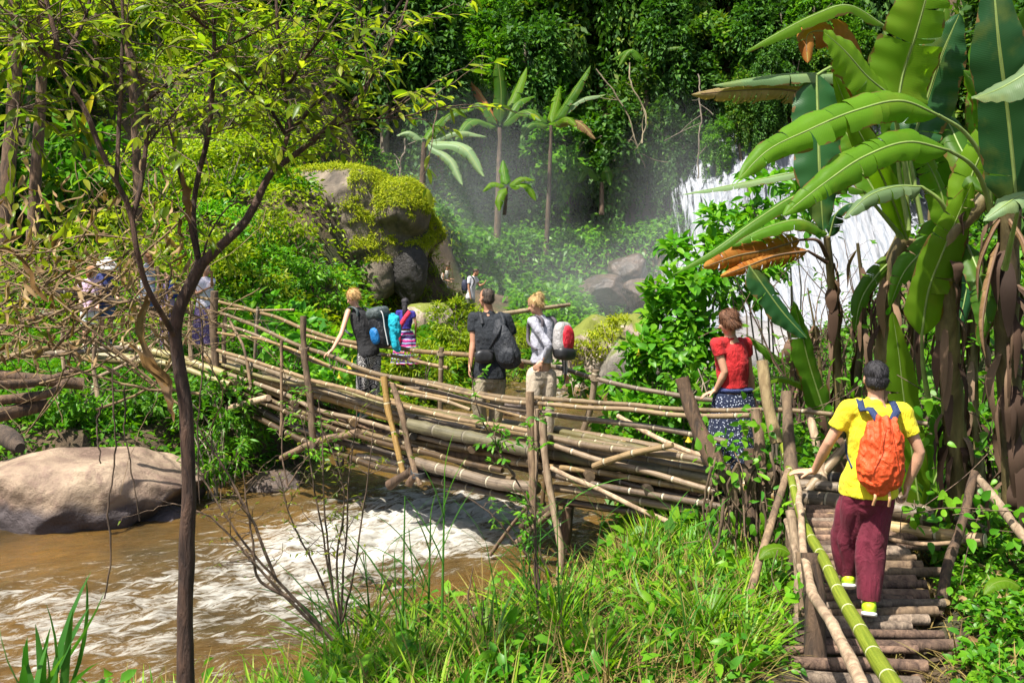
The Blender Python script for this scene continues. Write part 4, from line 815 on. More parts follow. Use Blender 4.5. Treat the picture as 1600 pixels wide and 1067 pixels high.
# --- woman with big hiking pack ---
JB = dict(head=(551, 465, .0), neck=(560, 480), sL=(546, 492, -.12), sR=(577, 494, .14), eL=(534, 525, -.30), eR=(590, 528, .20), wL=(519, 547, -.55), wR=(588, 550, .25), hL=(568, 556, -.05), hR=(586, 556, .06), kL=(566, 594, -.05), kR=(584, 595, .06), aL=(569, 640, .0), aR=(588, 632, .10), tL=(560, 648, .1), tR=(579, 640, .16))
mb = dict(skin=M_skin, top=m_cloth('black_top', (.014, .014, .016)), bottom=m_cloth('patterned_trousers', (.012, .012, .014), pat='rings', c2=(.42, .40, .38)), shoe=m_plain('teal_shoe', (.02, .42, .36), .5))
YB = 13.6
rB, Q, B, f, tp, rt, fr = person(YB, JB, (-.75, .35, -.55), (-.82, .55, 0), 'fair haired woman in black vest and ringed trousers leaning on the left rail', mb, .96, .012, 'tank', 'trousers', 1.12, curl=(.45, .6), palm=((.3, .2, -1), (0, 0, -1)), hdir=((-.9, -.1, -.55), None), torso=(.9, 1.0), headup=(-.45, .1, 1))
hair(rB, f, B, m_hair('ginger_blonde_hair', (.42, .22, .07), (.72, .50, .22)), ((0, -.028, .044, .088, .098, .084), (0, -.085, .03, .05, .045, .05), (0, -.06, .0, .07, .055, .05)), .96, .010, .008, 45)
bk = -fr; pk = empty('hiking_backpack', 'big teal and grey hiking pack with turquoise cloth tied on', 'backpack', loc=P(588, 515, YB-.2)); c0 = P(583, 512, YB)+bk*.14; AX = basis(fr, norm((Q['sL']+Q['sR'])/2-(Q['hL']+Q['hR'])/2)); Mg = m_cloth('grey_green_nylon', (.055, .075, .075), .5)
g = Geo(); sq(g, c0, AX, (.155, .13, .29), 2.8); fuse('bag', g, m_cloth('black_nylon', (.014, .016, .02), .5), pk, .013, 2, lambda c: .010*sn(c, 16, 4, 3))
g = Geo(); sq(g, c0+AX[2]*.22+bk*.02, AX, (.16, .14, .09), 3); fuse('lid', g, Mg, pk, .013, 2, lambda c: .012*sn(c, 18, 6, 3))
g = Geo(); sq(g, c0-AX[2]*.08-AX[0]*.15, AX, (.055, .07, .12), 2.6); fuse('side_pocket', g, m_cloth('blue_nylon', (.0, .15, .42), .5), pk, .012, 2, lambda c: .01*sn(c, 18, 6, 3))
g = Geo(); sq(g, c0+bk*.16+AX[0]*.11+AX[2]*.02, AX, (.085, .095, .17), 2.2); sq(g, c0+bk*.15+AX[0]*.06-AX[2]*.2, AX, (.055, .05, .16), 2.2); sq(g, c0+bk*.18+AX[0]*.13+AX[2]*.10, AX, (.06, .08, .07), 2.2)
fuse('cloth_bundle', g, m_cloth('turquoise_cloth', (.0, .42, .55), .8, 24), pk, .011, 1, lambda c: .022*np.abs(sn(c, 19, 7, 3))+.008*sn(c, 50, 3, 2))
for L in 'LR': g = Geo(); strap(g, over_shoulder(Q, L, fr, bk, .93, .12, .36, .12), .024, .008, np.array([bk*max(0, 1-i/8)+np.array([0, 0, 1])*math.sin(min(i/10, 1)*PI)+fr*max(0, (i-8)/15) for i in range(24)])); obj('strap', g, Mg, pk)
for x in (-.07, .08): g = Geo(); strap(g, [c0+AX[2]*.29+AX[0]*x+bk*.0, c0+AX[2]*.27+AX[0]*x+bk*.15, c0+AX[2]*.0+AX[0]*x+bk*.145, c0-AX[2]*.22+AX[0]*x+bk*.13], .008, .004, bk); obj('compression_strap', g, M_white if x < 0 else M_black, pk)
# --- woman in woven skirt on the far bank ---
JP = dict(head=(633, 474), neck=(633, 482), sL=(622, 490, .0), sR=(646, 491, .0), eL=(619, 506, .0), eR=(650, 507, .0), wL=(621, 521, .15), wR=(649, 521, .1), hL=(629, 525), hR=(639, 525), kL=(628, 548), kR=(640, 548), aL=(629, 568), aR=(641, 568), tL=(628, 572, .1), tR=(641, 572, .1))
mp_ = dict(skin=M_skin2, top=m_cloth('violet_blouse', (.03, .02, .24)), bottom=m_cloth('woven_skirt', (.05, .012, .12), pat='stripes', c2=(.62, .03, .22), c3=(.45, .55, .75)), shoe=M_black)
rP, Q, B, f, tp, rt, fr = person(22.0, JP, (0, 1, -.1), (0, 1, 0), 'woman with long black hair in violet blouse and striped woven skirt', mp_, .93, .016, 'tee', 'skirt', hem=5, skirt_to=(.74, .34), torso=(.9, 1), detail=False, sleeve=.45)
hair(rP, f, B, m_hair('black_hair', (.008, .007, .009), (.035, .03, .035)), ((0, -.028, .040, .094, .102, .090), (0, -.09, -.06, .075, .05, .12), (0, -.12, -.20, .06, .05, .16)), .95, .013, .006, 40)
sb = empty('shoulder_bag', 'red woven bag hanging over the shoulder of the long haired woman', 'bag', loc=P(622, 512, 21.9)); g = Geo(); strap(g, [P(640, 487, 21.85), P(632, 498, 21.76), P(624, 514, 21.76), P(620, 530, 21.8)], .05, .012, (0, -1, 0)); sq(g, P(620, 528, 21.8), np.eye(3), (.10, .05, .16), 3); obj('bag', g, m_cloth('red_weave', (.62, .02, .06)), sb)
# --- two far walkers ---
JF = dict(head=(700, 417), neck=(697, 423), sL=(692, 429, -.1), sR=(699, 429, .15), eL=(692, 438, -.15), eR=(702, 438, .1), wL=(702, 439, -.3), wR=(706, 436, .0), hL=(689, 447, -.05), hR=(694, 447, .08), kL=(687, 461, -.05), kR=(693, 461, .08), aL=(684, 474), aR=(690, 476, .1), tL=(687, 477), tR=(693, 479, .1))
mf = dict(skin=M_skin2, top=m_cloth('cream_vest', (.62, .56, .50)), bottom=m_cloth('dark_skirt', (.03, .035, .04)), shoe=m_plain('sandal', (.1, .05, .03)))
YF = 36.0
rF, Q, B, f, tp, rt, fr = person(YF, JF, (.8, -.1, -.6), (1, -.05, 0), 'far woman with topknot, cream vest and short dark skirt holding a walking stick', mf, .98, .022, 'tank', 'skirt', skirt_to=(.46, .25), torso=(.9, 1), detail=False, headup=(.4, 0, 1), fold=.008)
hair(rF, f, B, m_hair('dark_topknot', (.02, .012, .008), (.08, .05, .03)), ((0, -.028, .044, .088, .1, .084), (0, -.03, .15, .05, .05, .05)), 1, .016, .004, 30)
g = Geo(); tube(g, interp_path(px3([(706.5, 418, 35.75), (708, 440, 35.75), (709, 463, 35.75)]), 12), .014, 6); tag(obj('walking_stick', g, M_log), 'thin walking stick held by the far woman with the topknot', 'stick')
g = Geo(); sq(g, P(696, 453, YF-.3), np.eye(3), (.20, .09, .15), 2.8); pk = empty('shoulder_bag', 'black bag at the hip of the far woman with the topknot', 'bag', loc=P(696, 453, YF-.3)); fuse('bag', g, M_black, pk, .03, 2); g = Geo(); tube(g, interp_path(px3([(696, 428, YF-.16), (694, 440, YF-.28), (696, 448, YF-.3)]), 8), .012, 6); obj('strap', g, M_black, pk)
JG = dict(head=(744, 426), neck=(739, 433), sL=(731, 438, -.12), sR=(741, 438, .16), eL=(731, 451, -.16), eR=(749, 448, .1), wL=(735, 463, -.2), wR=(757, 443, -.1), hL=(731, 468, -.05), hR=(738, 468, .08), kL=(731, 486, -.05), kR=(738, 486, .08), aL=(730, 501), aR=(738, 501, .1), tL=(734, 505), tR=(742, 505, .1))
mg = dict(skin=M_skin2, top=m_cloth('white_tee', (.74, .73, .78)), bottom=m_cloth('grey_shorts', (.25, .25, .24)), shoe=M_black)
YG = 33.5
rG, Q, B, f, tp, rt, fr = person(YG, JG, (.8, -.15, -.6), (.95, -.2, 0), 'far man in white t-shirt pointing with one raised hand', mg, 1.0, .022, 'tee', 'shorts', torso=(1, 1.05), detail=False, headup=(.35, 0, 1), fold=.008, hdir=(None, (.35, 0, 1)))
hair(rG, f, B, m_hair('dark_hair', (.02, .014, .012), (.08, .05, .04)), ((0, -.028, .044, .088, .1, .084),), 1, .016, .005, 30)
pk = empty('backpack', 'small navy backpack on the far man in white', 'backpack', loc=P(727, 447, YG)); g = Geo(); sq(g, P(726.5, 448, YG), basis(fr), (.15, .12, .26), 2.6); fuse('bag', g, m_cloth('navy_nylon', (.02, .025, .06), .6), pk, .03, 2); g = Geo(); strap(g, over_shoulder(Q, 'L', fr, -fr, 1, .1, .4, .12), .024, .01, np.array([0, -1, .4])); obj('strap', g, M_black, pk)
# --- walkers behind the dry vines at the left ---
def jstd(x, y, k, bend=0, arm=0, Yo=0):   # upright figure: x, head y, pixels per head height
    h = k; return dict(head=(x+bend, y), neck=(x+bend*.5, y+.65*h), sL=(x-.85*h, y+1.1*h, -.05), sR=(x+.85*h, y+1.1*h, .08), eL=(x-1.0*h, y+2.4*h, -.05), eR=(x+1.0*h, y+2.4*h, .05), wL=(x-.6*h-arm, y+3.3*h-arm*.6, -.2), wR=(x+.7*h+arm, y+3.2*h-arm*1.3, -.1), hL=(x-.4*h, y+3.7*h), hR=(x+.4*h, y+3.7*h, .05), kL=(x-.4*h, y+5.3*h), kR=(x+.4*h, y+5.3*h, .05), aL=(x-.45*h, y+6.8*h), aR=(x+.45*h, y+6.8*h, .1), tL=(x-.4*h, y+7.1*h, .15), tR=(x+.5*h, y+7.1*h, .2))
YL = 19.6
Mpink = m_cloth('pink_white_top', (.68, .46, .60)); Mws = m_cloth('white_shorts', (.70, .68, .66)); Mden = m_cloth('denim', (.05, .10, .22)); Mpt = m_cloth('purple_print', (.10, .06, .17), pat='flecks', c2=(.5, .4, .5))
rL, Q, B, f, *_ = person(YL, jstd(166, 415, 17, 2, 6), (.5, -.75, -.55), (.5, -.8, 0), 'person in navy top and striped sun hat behind the dry vines', dict(skin=M_skin, top=m_cloth('navy_top', (.03, .04, .16)), bottom=Mden, shoe=M_black), .98, .016, 'tee', 'shorts', torso=(.92, 1), detail=False, headup=(.3, -.3, 1))
hair(rL, f, B, m_hair('dark_brown_hair', (.02, .013, .01), (.07, .04, .03)), ((0, -.028, .03, .086, .1, .07),), 1, .014, .005, 30)
ht = empty('sun_hat', 'white sun hat with dark bands and a wide brim', 'hat', loc=P(166, 407, YL)); g = Geo(); sq(g, f(0, -.01, .085), B, (.095, .11, .085), 2.4); fuse('crown', g, m_cloth('white_straw', (.80, .78, .76), .8, pat='stripes', c2=(.07, .06, .12), c3=(.7, .68, .66)), ht, .012, 1)
g = Geo(); a = np.linspace(0, 2*PI, 40, endpoint=False); c_ = f(0, -.01, .06); rows = [c_+B[0]*(np.cos(a)*r_)[:, None]+B[1]*(np.sin(a)*r_*1.1)[:, None]-B[2]*(dz+.015*np.sin(a*3))[:, None] for r_, dz in ((.09, -.01), (.15, .015), (.21, .06), (.21, .068), (.15, .023), (.09, -.002))]
V = np.array(rows).reshape(-1, 3); i = np.arange(5)[:, None]*40; j = np.arange(40)[None]; k = (j+1) % 40; g.add(V, np.stack([i+j, i+k, i+40+k, i+40+j], -1).reshape(-1, 4)); obj('brim', g, m_cloth('brim_white', (.78, .76, .74)), ht)
rL, Q, B, f, *_ = person(YL-.3, jstd(140, 424, 17, 4, 2), (.6, .5, -.5), (.3, .9, 0), 'person in pink and white top with white shorts behind the dry vines', dict(skin=M_skin, top=Mpink, bottom=Mws, shoe=M_white), .95, .016, 'tee', 'shorts', torso=(.98, 1.05), detail=False)
hair(rL, f, B, m_hair('orange_brown_hair', (.16, .06, .02), (.36, .17, .06)), ((0, -.028, .03, .088, .1, .08), (0, -.07, -.05, .07, .05, .09)), 1, .014, .005, 30)
rL, Q, B, f, *_ = person(YL, jstd(231, 402, 17, 0, 2), (-.8, -.4, -.2), (-.5, -.6, 0), 'young woman with long auburn hair facing left beside the dark stem', dict(skin=M_skin, top=m_cloth('pale_blue_top', (.45, .50, .62)), bottom=Mden, shoe=M_black), .95, .016, 'tank', 'shorts', torso=(.9, 1), detail=False)
hair(rL, f, B, m_hair('auburn_hair', (.13, .045, .018), (.30, .13, .05)), ((0, -.03, .03, .092, .1, .085), (.05, -.05, -.08, .05, .05, .12), (-.05, -.05, -.08, .05, .05, .12), (0, -.08, -.16, .075, .045, .14)), 1, .014, .008, 35)
rL, Q, B, f, *_ = person(YL+.5, jstd(262, 432, 16, 0, 3), (.3, -.9, -.1), (.3, -.9, 0), 'person in blue and lilac shirt half hidden by the forked tree', dict(skin=M_skin, top=m_cloth('lilac_top', (.55, .40, .62)), bottom=Mpt, shoe=M_black), .92, .018, 'tee', 'trousers', torso=(.95, 1), detail=False)
hair(rL, f, B, m_hair('brown_short_hair', (.04, .02, .012), (.12, .07, .04)), ((0, -.028, .03, .088, .1, .08),), 1, .014, .005, 30)
pk = empty('backpack', 'blue backpack on the person half hidden by the forked tree', 'backpack', loc=P(266, 440, YL+.8)); g = Geo(); sq(g, P(270, 452, YL+.30), basis((.3, -.9, 0)), (.13, .10, .2), 2.6); fuse('bag', g, m_cloth('blue_bag', (.02, .05, .28), .6), pk, .03, 2); g = Geo(); strap(g, over_shoulder(Q, 'L', np.array([.3, -.9, 0]), np.array([-.3, .9, 0]), 1, .1, .4, .12), .024, .01, np.array([0, -1, .4])); obj('strap', g, M_black, pk)
J = jstd(320, 422, 15.5, 2, 2); J['wR'] = (331, 430, -.25); J['eR'] = (331, 447, -.1); J['wL'] = (326, 450, -.3)
rL, Q, B, f, *_ = person(18.4, J, (.7, -.6, .1), (.6, -.7, 0), 'person in white top and print skirt with one hand raised, right of the fork', dict(skin=M_skin2, top=m_cloth('white_blouse', (.66, .62, .70)), bottom=Mpt, shoe=M_black), .93, .016, 'tee', 'skirt', skirt_to=(.75, .24), torso=(.95, 1.05), detail=False)
hair(rL, f, B, m_hair('white_cap_hair', (.42, .40, .36), (.62, .6, .56)), ((0, -.028, .03, .088, .1, .08),), 1, .014, .004, 30)
# ---------------- foliage tools ----------------
T_FAR = ([0, .45, 1], [0, 1, 0], 'q')                    # one bent quad
def leaves(g, Pn, D, N, L, W, bend=.25, fold=.25, kind='far', wav=0.):
    """batch of leaves: base points, directions, upward normals, lengths, widths"""
    Pn = np.asarray(Pn, float); n = len(Pn)
    if n == 0: return g
    D = norm(D); N = np.asarray(N, float); N = norm(N-D*np.sum(N*D, -1, keepdims=True)); S = np.cross(D, N)
    L = np.broadcast_to(L, (n,))[:, None]; W = np.broadcast_to(W, (n,))[:, None]
    if kind == 'far':
        V = np.stack([Pn, Pn+D*L*.45+S*W*.5+N*fold*W*.3, Pn+D*L-N*L*bend, Pn+D*L*.45-S*W*.5+N*fold*W*.3], 1)
        F = np.arange(n*4).reshape(n, 4); U = np.tile([[.5, 0], [1, .45], [.5, 1], [0, .45]], (n, 1))
        return g.add(V.reshape(-1, 3), F, U)
    if kind == 'mid':
        ts = [0, .3, .68, 1]; ws = [.05, .48, .38, 0]
    elif kind == 'near':
        ts = [0, .12, .3, .52, .76, .92, 1]; ws = [.03, .24, .46, .49, .33, .13, .0]
    elif kind == 'blade':
        ts = [0, .2, .42, .64, .84, 1]; ws = [.38, .5, .46, .36, .2, 0]
    elif kind == 'heart':
        ts = [0, .10, .3, .55, .8, 1]; ws = [.16, .42, .5, .42, .2, 0]
    k = len(ts); t = np.array(ts)[None, :, None]; w_ = np.array(ws)[None, :, None]
    mid = Pn[:, None]+D[:, None]*L[:, None]*(t-.18*bend*t*t)-N[:, None]*L[:, None]*bend*t**2
    if wav: mid = mid+N[:, None]*wav*L[:, None]*np.sin(t*7+np.arange(n)[:, None, None])
    up = fold*w_*W[:, None]*N[:, None]
    Lf = mid+S[:, None]*w_*W[:, None]+up; Rt = mid-S[:, None]*w_*W[:, None]+up
    V = np.stack([Lf, mid, Rt], 2).reshape(-1, 3)         # n,k,3
    r = (np.arange(k-1)*3)[None, :, None]+np.array([0, 1])[None, None]; r = (np.arange(n)*k*3)[:, None, None]+r
    F = np.stack([r, r+1, r+4, r+3], -1).reshape(-1, 4)
    U = np.tile(np.stack([np.stack([np.zeros(k), ts], -1), np.stack([np.full(k, .5), ts], -1), np.stack([np.ones(k), ts], -1)], 1).reshape(-1, 2), (n, 1))
    return g.add(V, F, U)
def rdir(n, up=0., sp=1.):
    v = rng.normal(size=(n, 3))*[1, 1, sp]; v = norm(v); v[:, 2] += up; return norm(v)
def crown(g, c, h, n, clumps, L, W, kind='far', spread=.28, droop=.3, seed=0, shell=.55):
    """leaves in uneven clumps inside an ellipsoid"""
    c = np.asarray(c, float); h = np.asarray(h, float)
    r = rng.uniform(shell, 1, clumps)**.6; cc = rdir(clumps)*r[:, None]; sz = rng.uniform(.5, 1.3, clumps)*spread
    pr = sz**2/np.sum(sz**2); idx = rng.choice(clumps, n, p=pr); o = rdir(n)*(rng.uniform(0, 1, n)**.4)[:, None]
    o[:, 2] *= .7; Pn = c+(cc[idx]+o*sz[idx][:, None])*h
    out = norm(o*.8+cc[idx]*.5+[0, 0, .25]); D = norm(out+rng.normal(size=(n, 3))*.55+[0, 0, -droop]); N = norm(rng.normal(size=(n, 3))*.5+[0, 0, 1]+out*.3)
    s_ = rng.uniform(.6, 1.25, n); return leaves(g, Pn, D, N, L*s_, W*s_, .25, .3, kind)
G1 = [(.030, .075, .010), (.055, .12, .014), (.10, .17, .018), (.045, .10, .02), (.14, .20, .022)]
ML_far = m_leaf('forest_leaf', [(.022, .07, .008), (.045, .13, .010), (.09, .19, .013), (.03, .095, .018), (.16, .22, .016)], .35, .6)
ML_dark = m_leaf('dark_leaf', [(.016, .055, .008), (.034, .105, .012), (.07, .165, .015), (.022, .08, .018)], .3, .6)
ML_yel = m_leaf('sunny_leaf', [(.12, .22, .006), (.22, .32, .008), (.34, .40, .012), (.15, .26, .010), (.28, .35, .010)], .45)
ML_moss = m_leaf('moss_tuft', [(.17, .24, .006), (.28, .34, .008), (.40, .42, .010), (.13, .18, .008)], .4, .7)
ML_mid = m_leaf('bright_leaf', [(.035, .13, .008), (.07, .20, .010), (.13, .28, .014), (.045, .16, .02)], .42)
ML_vivid = m_leaf('vivid_leaf', [(.045, .18, .008), (.085, .26, .010), (.16, .34, .014), (.05, .20, .022)], .42, .4)
ML_grass = m_leaf('grass_blade', [(.04, .15, .006), (.09, .24, .008), (.16, .32, .010), (.25, .36, .02), (.06, .2, .008)], .42, .45)
ML_reed = m_leaf('reed_blade', [(.03, .13, .02), (.06, .19, .025), (.10, .25, .03)], .4, .4)
ML_dry = m_leaf('dry_leaf', [(.12, .065, .026), (.24, .15, .065), (.34, .24, .12), (.09, .05, .02)], .25, .8)
ML_straw = m_leaf('straw', [(.15, .10, .03), (.30, .22, .07), (.10, .06, .025), (.24, .22, .05)], .2, .8)
ML_tree = m_leaf('near_leaf', [(.07, .14, .010), (.13, .21, .012), (.22, .28, .016), (.30, .32, .03), (.10, .18, .014)], .62, .35)
M_btrunk = m_bark('brown_trunk', (.045, .028, .017), (.16, .10, .062), 18, .7); M_near = m_bark('near_trunk', (.022, .010, .006), (.12, .062, .036), 26, 1.0)
M_twig = m_bark('twig', (.06, .035, .022), (.20, .13, .08), 30, .3); M_dtwig = m_bark('dry_twig', (.09, .05, .022), (.34, .23, .11), 7, .3)
M_btr2 = m_bark('grey_trunk', (.09, .07, .05), (.26, .21, .15), 12, .6)
def scatter(n, x0, x1, y0, y1, test=None):
    X = rng.uniform(x0, x1, n); Y = rng.uniform(y0, y1, n); k = riv_sd(X, Y) > .12
    if test is not None: k &= test(X, Y)
    X, Y = X[k], Y[k]; return np.stack([X, Y, ground_z(X, Y)], -1)
def inview(X, Y, m=.3): px = 800+1500*X/np.maximum(Y, .1); return (px > -1600*m) & (px < 1600*(1+m)) & (Y > 2)
def clump_cover(g, C, n, r, h, L, W, kind='far', tilt=.8, bend=.4):
    """small low plants: n leaves round each centre"""
    m = len(C); idx = np.repeat(np.arange(m), n); k = m*n; sz = np.repeat(rng.uniform(.6, 1.4, m), n)
    a = rng.uniform(0, 2*PI, k); q = rng.uniform(0, 1, k); rad = r*np.sqrt(q)*sz; ht = h*rng.uniform(.05, 1, k)*(1-.55*q)*sz
    Pn = C[idx]+np.stack([np.cos(a)*rad, np.sin(a)*rad, ht], -1); D = np.stack([np.cos(a), np.sin(a), rng.normal(size=k)*.5+.15], -1)+rng.normal(size=(k, 3))*.4
    N = np.array([0, 0, 1.])+rng.normal(size=(k, 3))*.45; s_ = rng.uniform(.6, 1.3, k); return leaves(g, Pn, D, N, L*s_, W*s_, bend, .3, kind)
# ---------------- ground cover ----------------
def hillmask(X, Y): return (X < -1.2-.05*(Y-24)) & (Y > 21.5) & (Y < 47) & inview(X, Y) & ~((X > -3.4) & (Y > 29) & (Y < 37.5))
C = scatter(9000, -26, 2, 21.5, 47, hillmask)
g = Geo(); k = sn(C*np.array([1, 1, 1]), .9, 4, 2)
clump_cover(g, C[k > -.25], 16, .34, .42, .17, .075); tag(obj('ground_cover', g, ML_yel), 'sunlit yellow green creeping plants over the left hillside', 'undergrowth', kind='stuff')
g = Geo(); clump_cover(g, C[k <= .05], 16, .40, .55, .22, .10); tag(obj('ground_cover', g, ML_mid), 'leafy green weeds in patches over the left hillside', 'undergrowth', kind='stuff')
# far bank greens below the forest wall
C = scatter(5200, -3.5, 8, 33, 47, lambda X, Y: inview(X, Y) & ~((X < .3) & (Y < 38))); g = Geo(); clump_cover(g, C, 16, .45, .75, .26, .13); tag(obj('ground_cover', g, ML_mid), 'low green plants in the spray at the foot of the forest wall', 'undergrowth', kind='stuff')
# wall of foliage on the steep slope behind
C = scatter(15000, -26, 32, 44, 63, lambda X, Y: inview(X, Y) & ~((X > 7.0) & (X < 16) & (Y < 52))); g = Geo(); clump_cover(g, C, 14, .75, 1.1, .42, .2); tag(obj('forest_undergrowth', g, ML_dark), 'dark dense undergrowth climbing the slope behind the waterfall', 'undergrowth', kind='stuff')
# left bank close to the bridge
C = scatter(6200, -17, -2.2, 13, 24, lambda X, Y: inview(X, Y) & ~((Y > 16.6) & (Y < 20.2) & (X > -12) & (X < -4.6) & (np.abs(Y-18.6) < 1.0))); g = Geo(); clump_cover(g, C, 15, .20, .28, .12, .05); tag(obj('ground_cover', g, ML_vivid), 'fresh green weeds on the left bank around the bridge end', 'undergrowth', kind='stuff')
C = scatter(2600, -4.6, .6, 18.5, 32, lambda X, Y: inview(X, Y)); g = Geo(); clump_cover(g, C, 16, .24, .30, .2, .035, tilt=.3); tag(obj('ground_cover', g, ML_yel), 'yellow green grassy tufts on the bank beyond the walkers', 'undergrowth', kind='stuff')
# right lobe behind the bridge and right slope
C = scatter(6500, 1.0, 18, 9.2, 24, lambda X, Y: inview(X, Y)); g = Geo(); clump_cover(g, C, 15, .24, .34, .17, .09, 'far'); tag(obj('ground_cover', g, ML_mid), 'green broadleaf weeds on the right bank behind the banana plants', 'undergrowth', kind='stuff')
C = scatter(4800, 2.2, 9.5, 4.0, 9.8, lambda X, Y: inview(X, Y, .4) & ((X-(1.98+(Y-5.2)*.36)) > .62))
g = Geo(); clump_cover(g, C, 13, .12, .17, .075, .042, 'mid'); tag(obj('ground_cover', g, ML_vivid), 'small round leaved weeds right of the log ramp', 'undergrowth', kind='stuff')
C = scatter(1500, -6, 2.6, 4.2, 10, lambda X, Y: inview(X, Y, .1) & (X < 1.98+(Y-5.2)*.36-.55)); g = Geo(); clump_cover(g, C, 12, .13, .12, .07, .035, 'mid'); tag(obj('ground_cover', g, ML_mid), 'tiny weeds between the grass on the near bank', 'undergrowth', kind='stuff')
# ---------------- grass of the near bank ----------------
def blades(g, C, n, h, w_, r=.09, lean=.5, bend=.5):
    m = len(C)*n; idx = np.repeat(np.arange(len(C)), n); a = rng.uniform(0, 2*PI, m); q = rng.uniform(0, 1, m)
    sz = np.repeat(rng.uniform(.65, 1.25, len(C)), n)
    Pn = C[idx]+np.stack([np.cos(a)*r*q, np.sin(a)*r*q, 0*a-.02], -1); D = np.stack([np.cos(a)*lean*q, np.sin(a)*lean*q, np.ones(m)], -1)+rng.normal(size=(m, 3))*.13
    N = norm(np.stack([-np.cos(a), -np.sin(a), .2+0*a], -1)); hh = h*rng.uniform(.5, 1.15, m)*sz; return leaves(g, Pn, D, N, hh, w_*rng.uniform(.7, 1.3, m), bend, .12, 'blade')
def bankmask(X, Y): return inview(X, Y, .08) & (X < 1.98+(Y-5.2)*.36-.75)
C = scatter(2300, -5.5, 2.6, 4.6, 10, lambda X, Y: bankmask(X, Y) & (X > -2.6+.25*(Y-5))); g = Geo(); k = sn(C, 1.6, 9, 2); C = C[k > .12]
blades(g, C, 14, .34, .017, .11, .4, .45); tag(obj('grass', g, ML_grass), 'long bright green grass on the near bank below the bridge', 'grass', kind='stuff')
C = scatter(1700, -2.6, 2.4, 4.4, 9.4, bankmask); g = Geo(); blades(g, C, 8, .40, .009, .16, 2.0, .25)
C2 = scatter(700, 2.6, 6, 4.8, 9.5, lambda X, Y: inview(X, Y, .08)); blades(g, C2, 7, .30, .011, .16, 2.6, .3); tag(obj('straw', g, ML_straw), 'dry straw and dead stems lying among the green', 'straw', kind='stuff')
def plant(name, label, cat, mat, geo, loc, group=None): return tag(obj(name, geo, mat, loc=loc), label, cat, group)
# the big tuft and the reeds in front of the rapids
for i, (px, py, Y, n, h, lb) in enumerate(((560, 985, 6.6, 170, .72, 'big leafy grass clump at the foot of the bare stemmed shrub'), (640, 1000, 6.3, 90, .62, 'grass clump just right of the biggest grass clump'), (870, 985, 6.8, 90, .60, 'grass clump in the middle of the near bank'), (1010, 950, 7.2, 80, .46, 'tall grass clump before the shadow under the bridge'), (1100, 1000, 6.5, 90, .55, 'grass clump left of the crooked branch prop'), (930, 1050, 5.6, 90, .5, 'low grass clump at the bottom edge of the picture'), (760, 1040, 5.8, 80, .45, 'low grass clump below the brown pool'))):
    c = P(px, py, Y); c[2] = gz1(c[0], c[1]); g = Geo(); blades(g, c[None], n, h, .022, .20, .75, .55); plant('grass_clump', lb, 'grass', ML_grass, g, c)
for i, (px, py, Y, top, lb, dn) in enumerate(((690, 1000, 6.0, 740, 'tallest single reed standing before the white rapids', 0), (668, 1010, 6.1, 812, 'shorter reed with one blade bent to the right', 0), (628, 1000, 6.2, 775, 'pair of long reed blades spreading in a V', 1), (70, 1100, 4.9, 912, 'clump of broad bright reed blades at the lower left corner', 2), (1270, 900, 7.0, 830, 'thin grass stalk beside the ramp rail', 3))):
    b = P(px, py, Y); h = (py-top)/1500*Y; g = Geo(); c = b.copy()
    if dn == 2:
        n = 16; D = np.stack([rng.normal(size=n)*.35, rng.normal(size=n)*.3, np.ones(n)], -1); leaves(g, b+rng.normal(size=(n, 3))*[.07, .07, 0], D, rdir(n, .2)*[1, 1, .1], h*rng.uniform(.55, 1.05, n), .045, .28, .2, 'blade')
    elif dn == 3: leaves(g, np.tile(b, (3, 1)), np.array([[.05, 0, 1], [-.2, 0, 1], [.25, 0, 1]]), np.array([[1, 0, 0]]*3), h*np.array([1.2, .7, .6]), .012, .15, .1, 'blade')
    else:
        st = interp_path(np.array([b, b+[.01, 0, h*.5], b+[.02, 0, h]]), 12); tube(g, st, np.linspace(.010, .004, 12), 6)
        spec = [(.45, -.35, .5), (.55, .3, .42), (.72, -.22, .38), (.80, .25, .34), (.97, .02, .3)] if not dn else [(.15, -.42, .75), (.2, .38, .75), (.1, .1, .5)]
        for t, dx, L in spec: leaves(g, (b+[.02*t, 0, h*t])[None], np.array([[dx, .05, 1]]), np.array([[-np.sign(dx) or 1, 0, .2]]), h*L, .050, .18, .2, 'blade')
    plant('reed', lb, 'reed', ML_reed, g, b)
for i in range(26):
    px = R.choice([R.gauss(570, 45), R.gauss(640, 50), R.gauss(960, 90), R.gauss(840, 40)]); Y = R.uniform(6.0, 7.4); b = P(px, 1000, Y); b[2] = gz1(b[0], b[1]); h = R.uniform(.5, .95); g = Geo(); ln = R.gauss(0, .08)
    st = interp_path(np.array([b, b+[ln*.4, 0, h*.5], b+[ln, 0, h]]), 10); tube(g, st, np.linspace(.007, .003, 10), 6)
    for k in range(R.randint(4, 7)):
        q_ = st[R.randint(1, 9)]; dx = R.choice([-1, 1])*R.uniform(.15, .6); leaves(g, q_[None], np.array([[dx, R.gauss(0, .2), 1]]), np.array([[-np.sign(dx), 0, .3]]), h*R.uniform(.35, .7), R.uniform(.02, .034), R.uniform(.15, .6), .2, 'blade')
    plant('reed', 'leafy green reed stem rising out of the near bank grass', 'reed', ML_reed, g, b, 'reeds standing in the bank grass')
# broad weeds in the gaps
C = scatter(420, -2.4, 2.3, 4.6, 8.8, bankmask); g = Geo(); clump_cover(g, C, 14, .10, .26, .11, .05, 'mid'); tag(obj('weeds', g, ML_vivid), 'broader leaved green weeds in the gaps of the bank grass', 'weeds', kind='stuff')
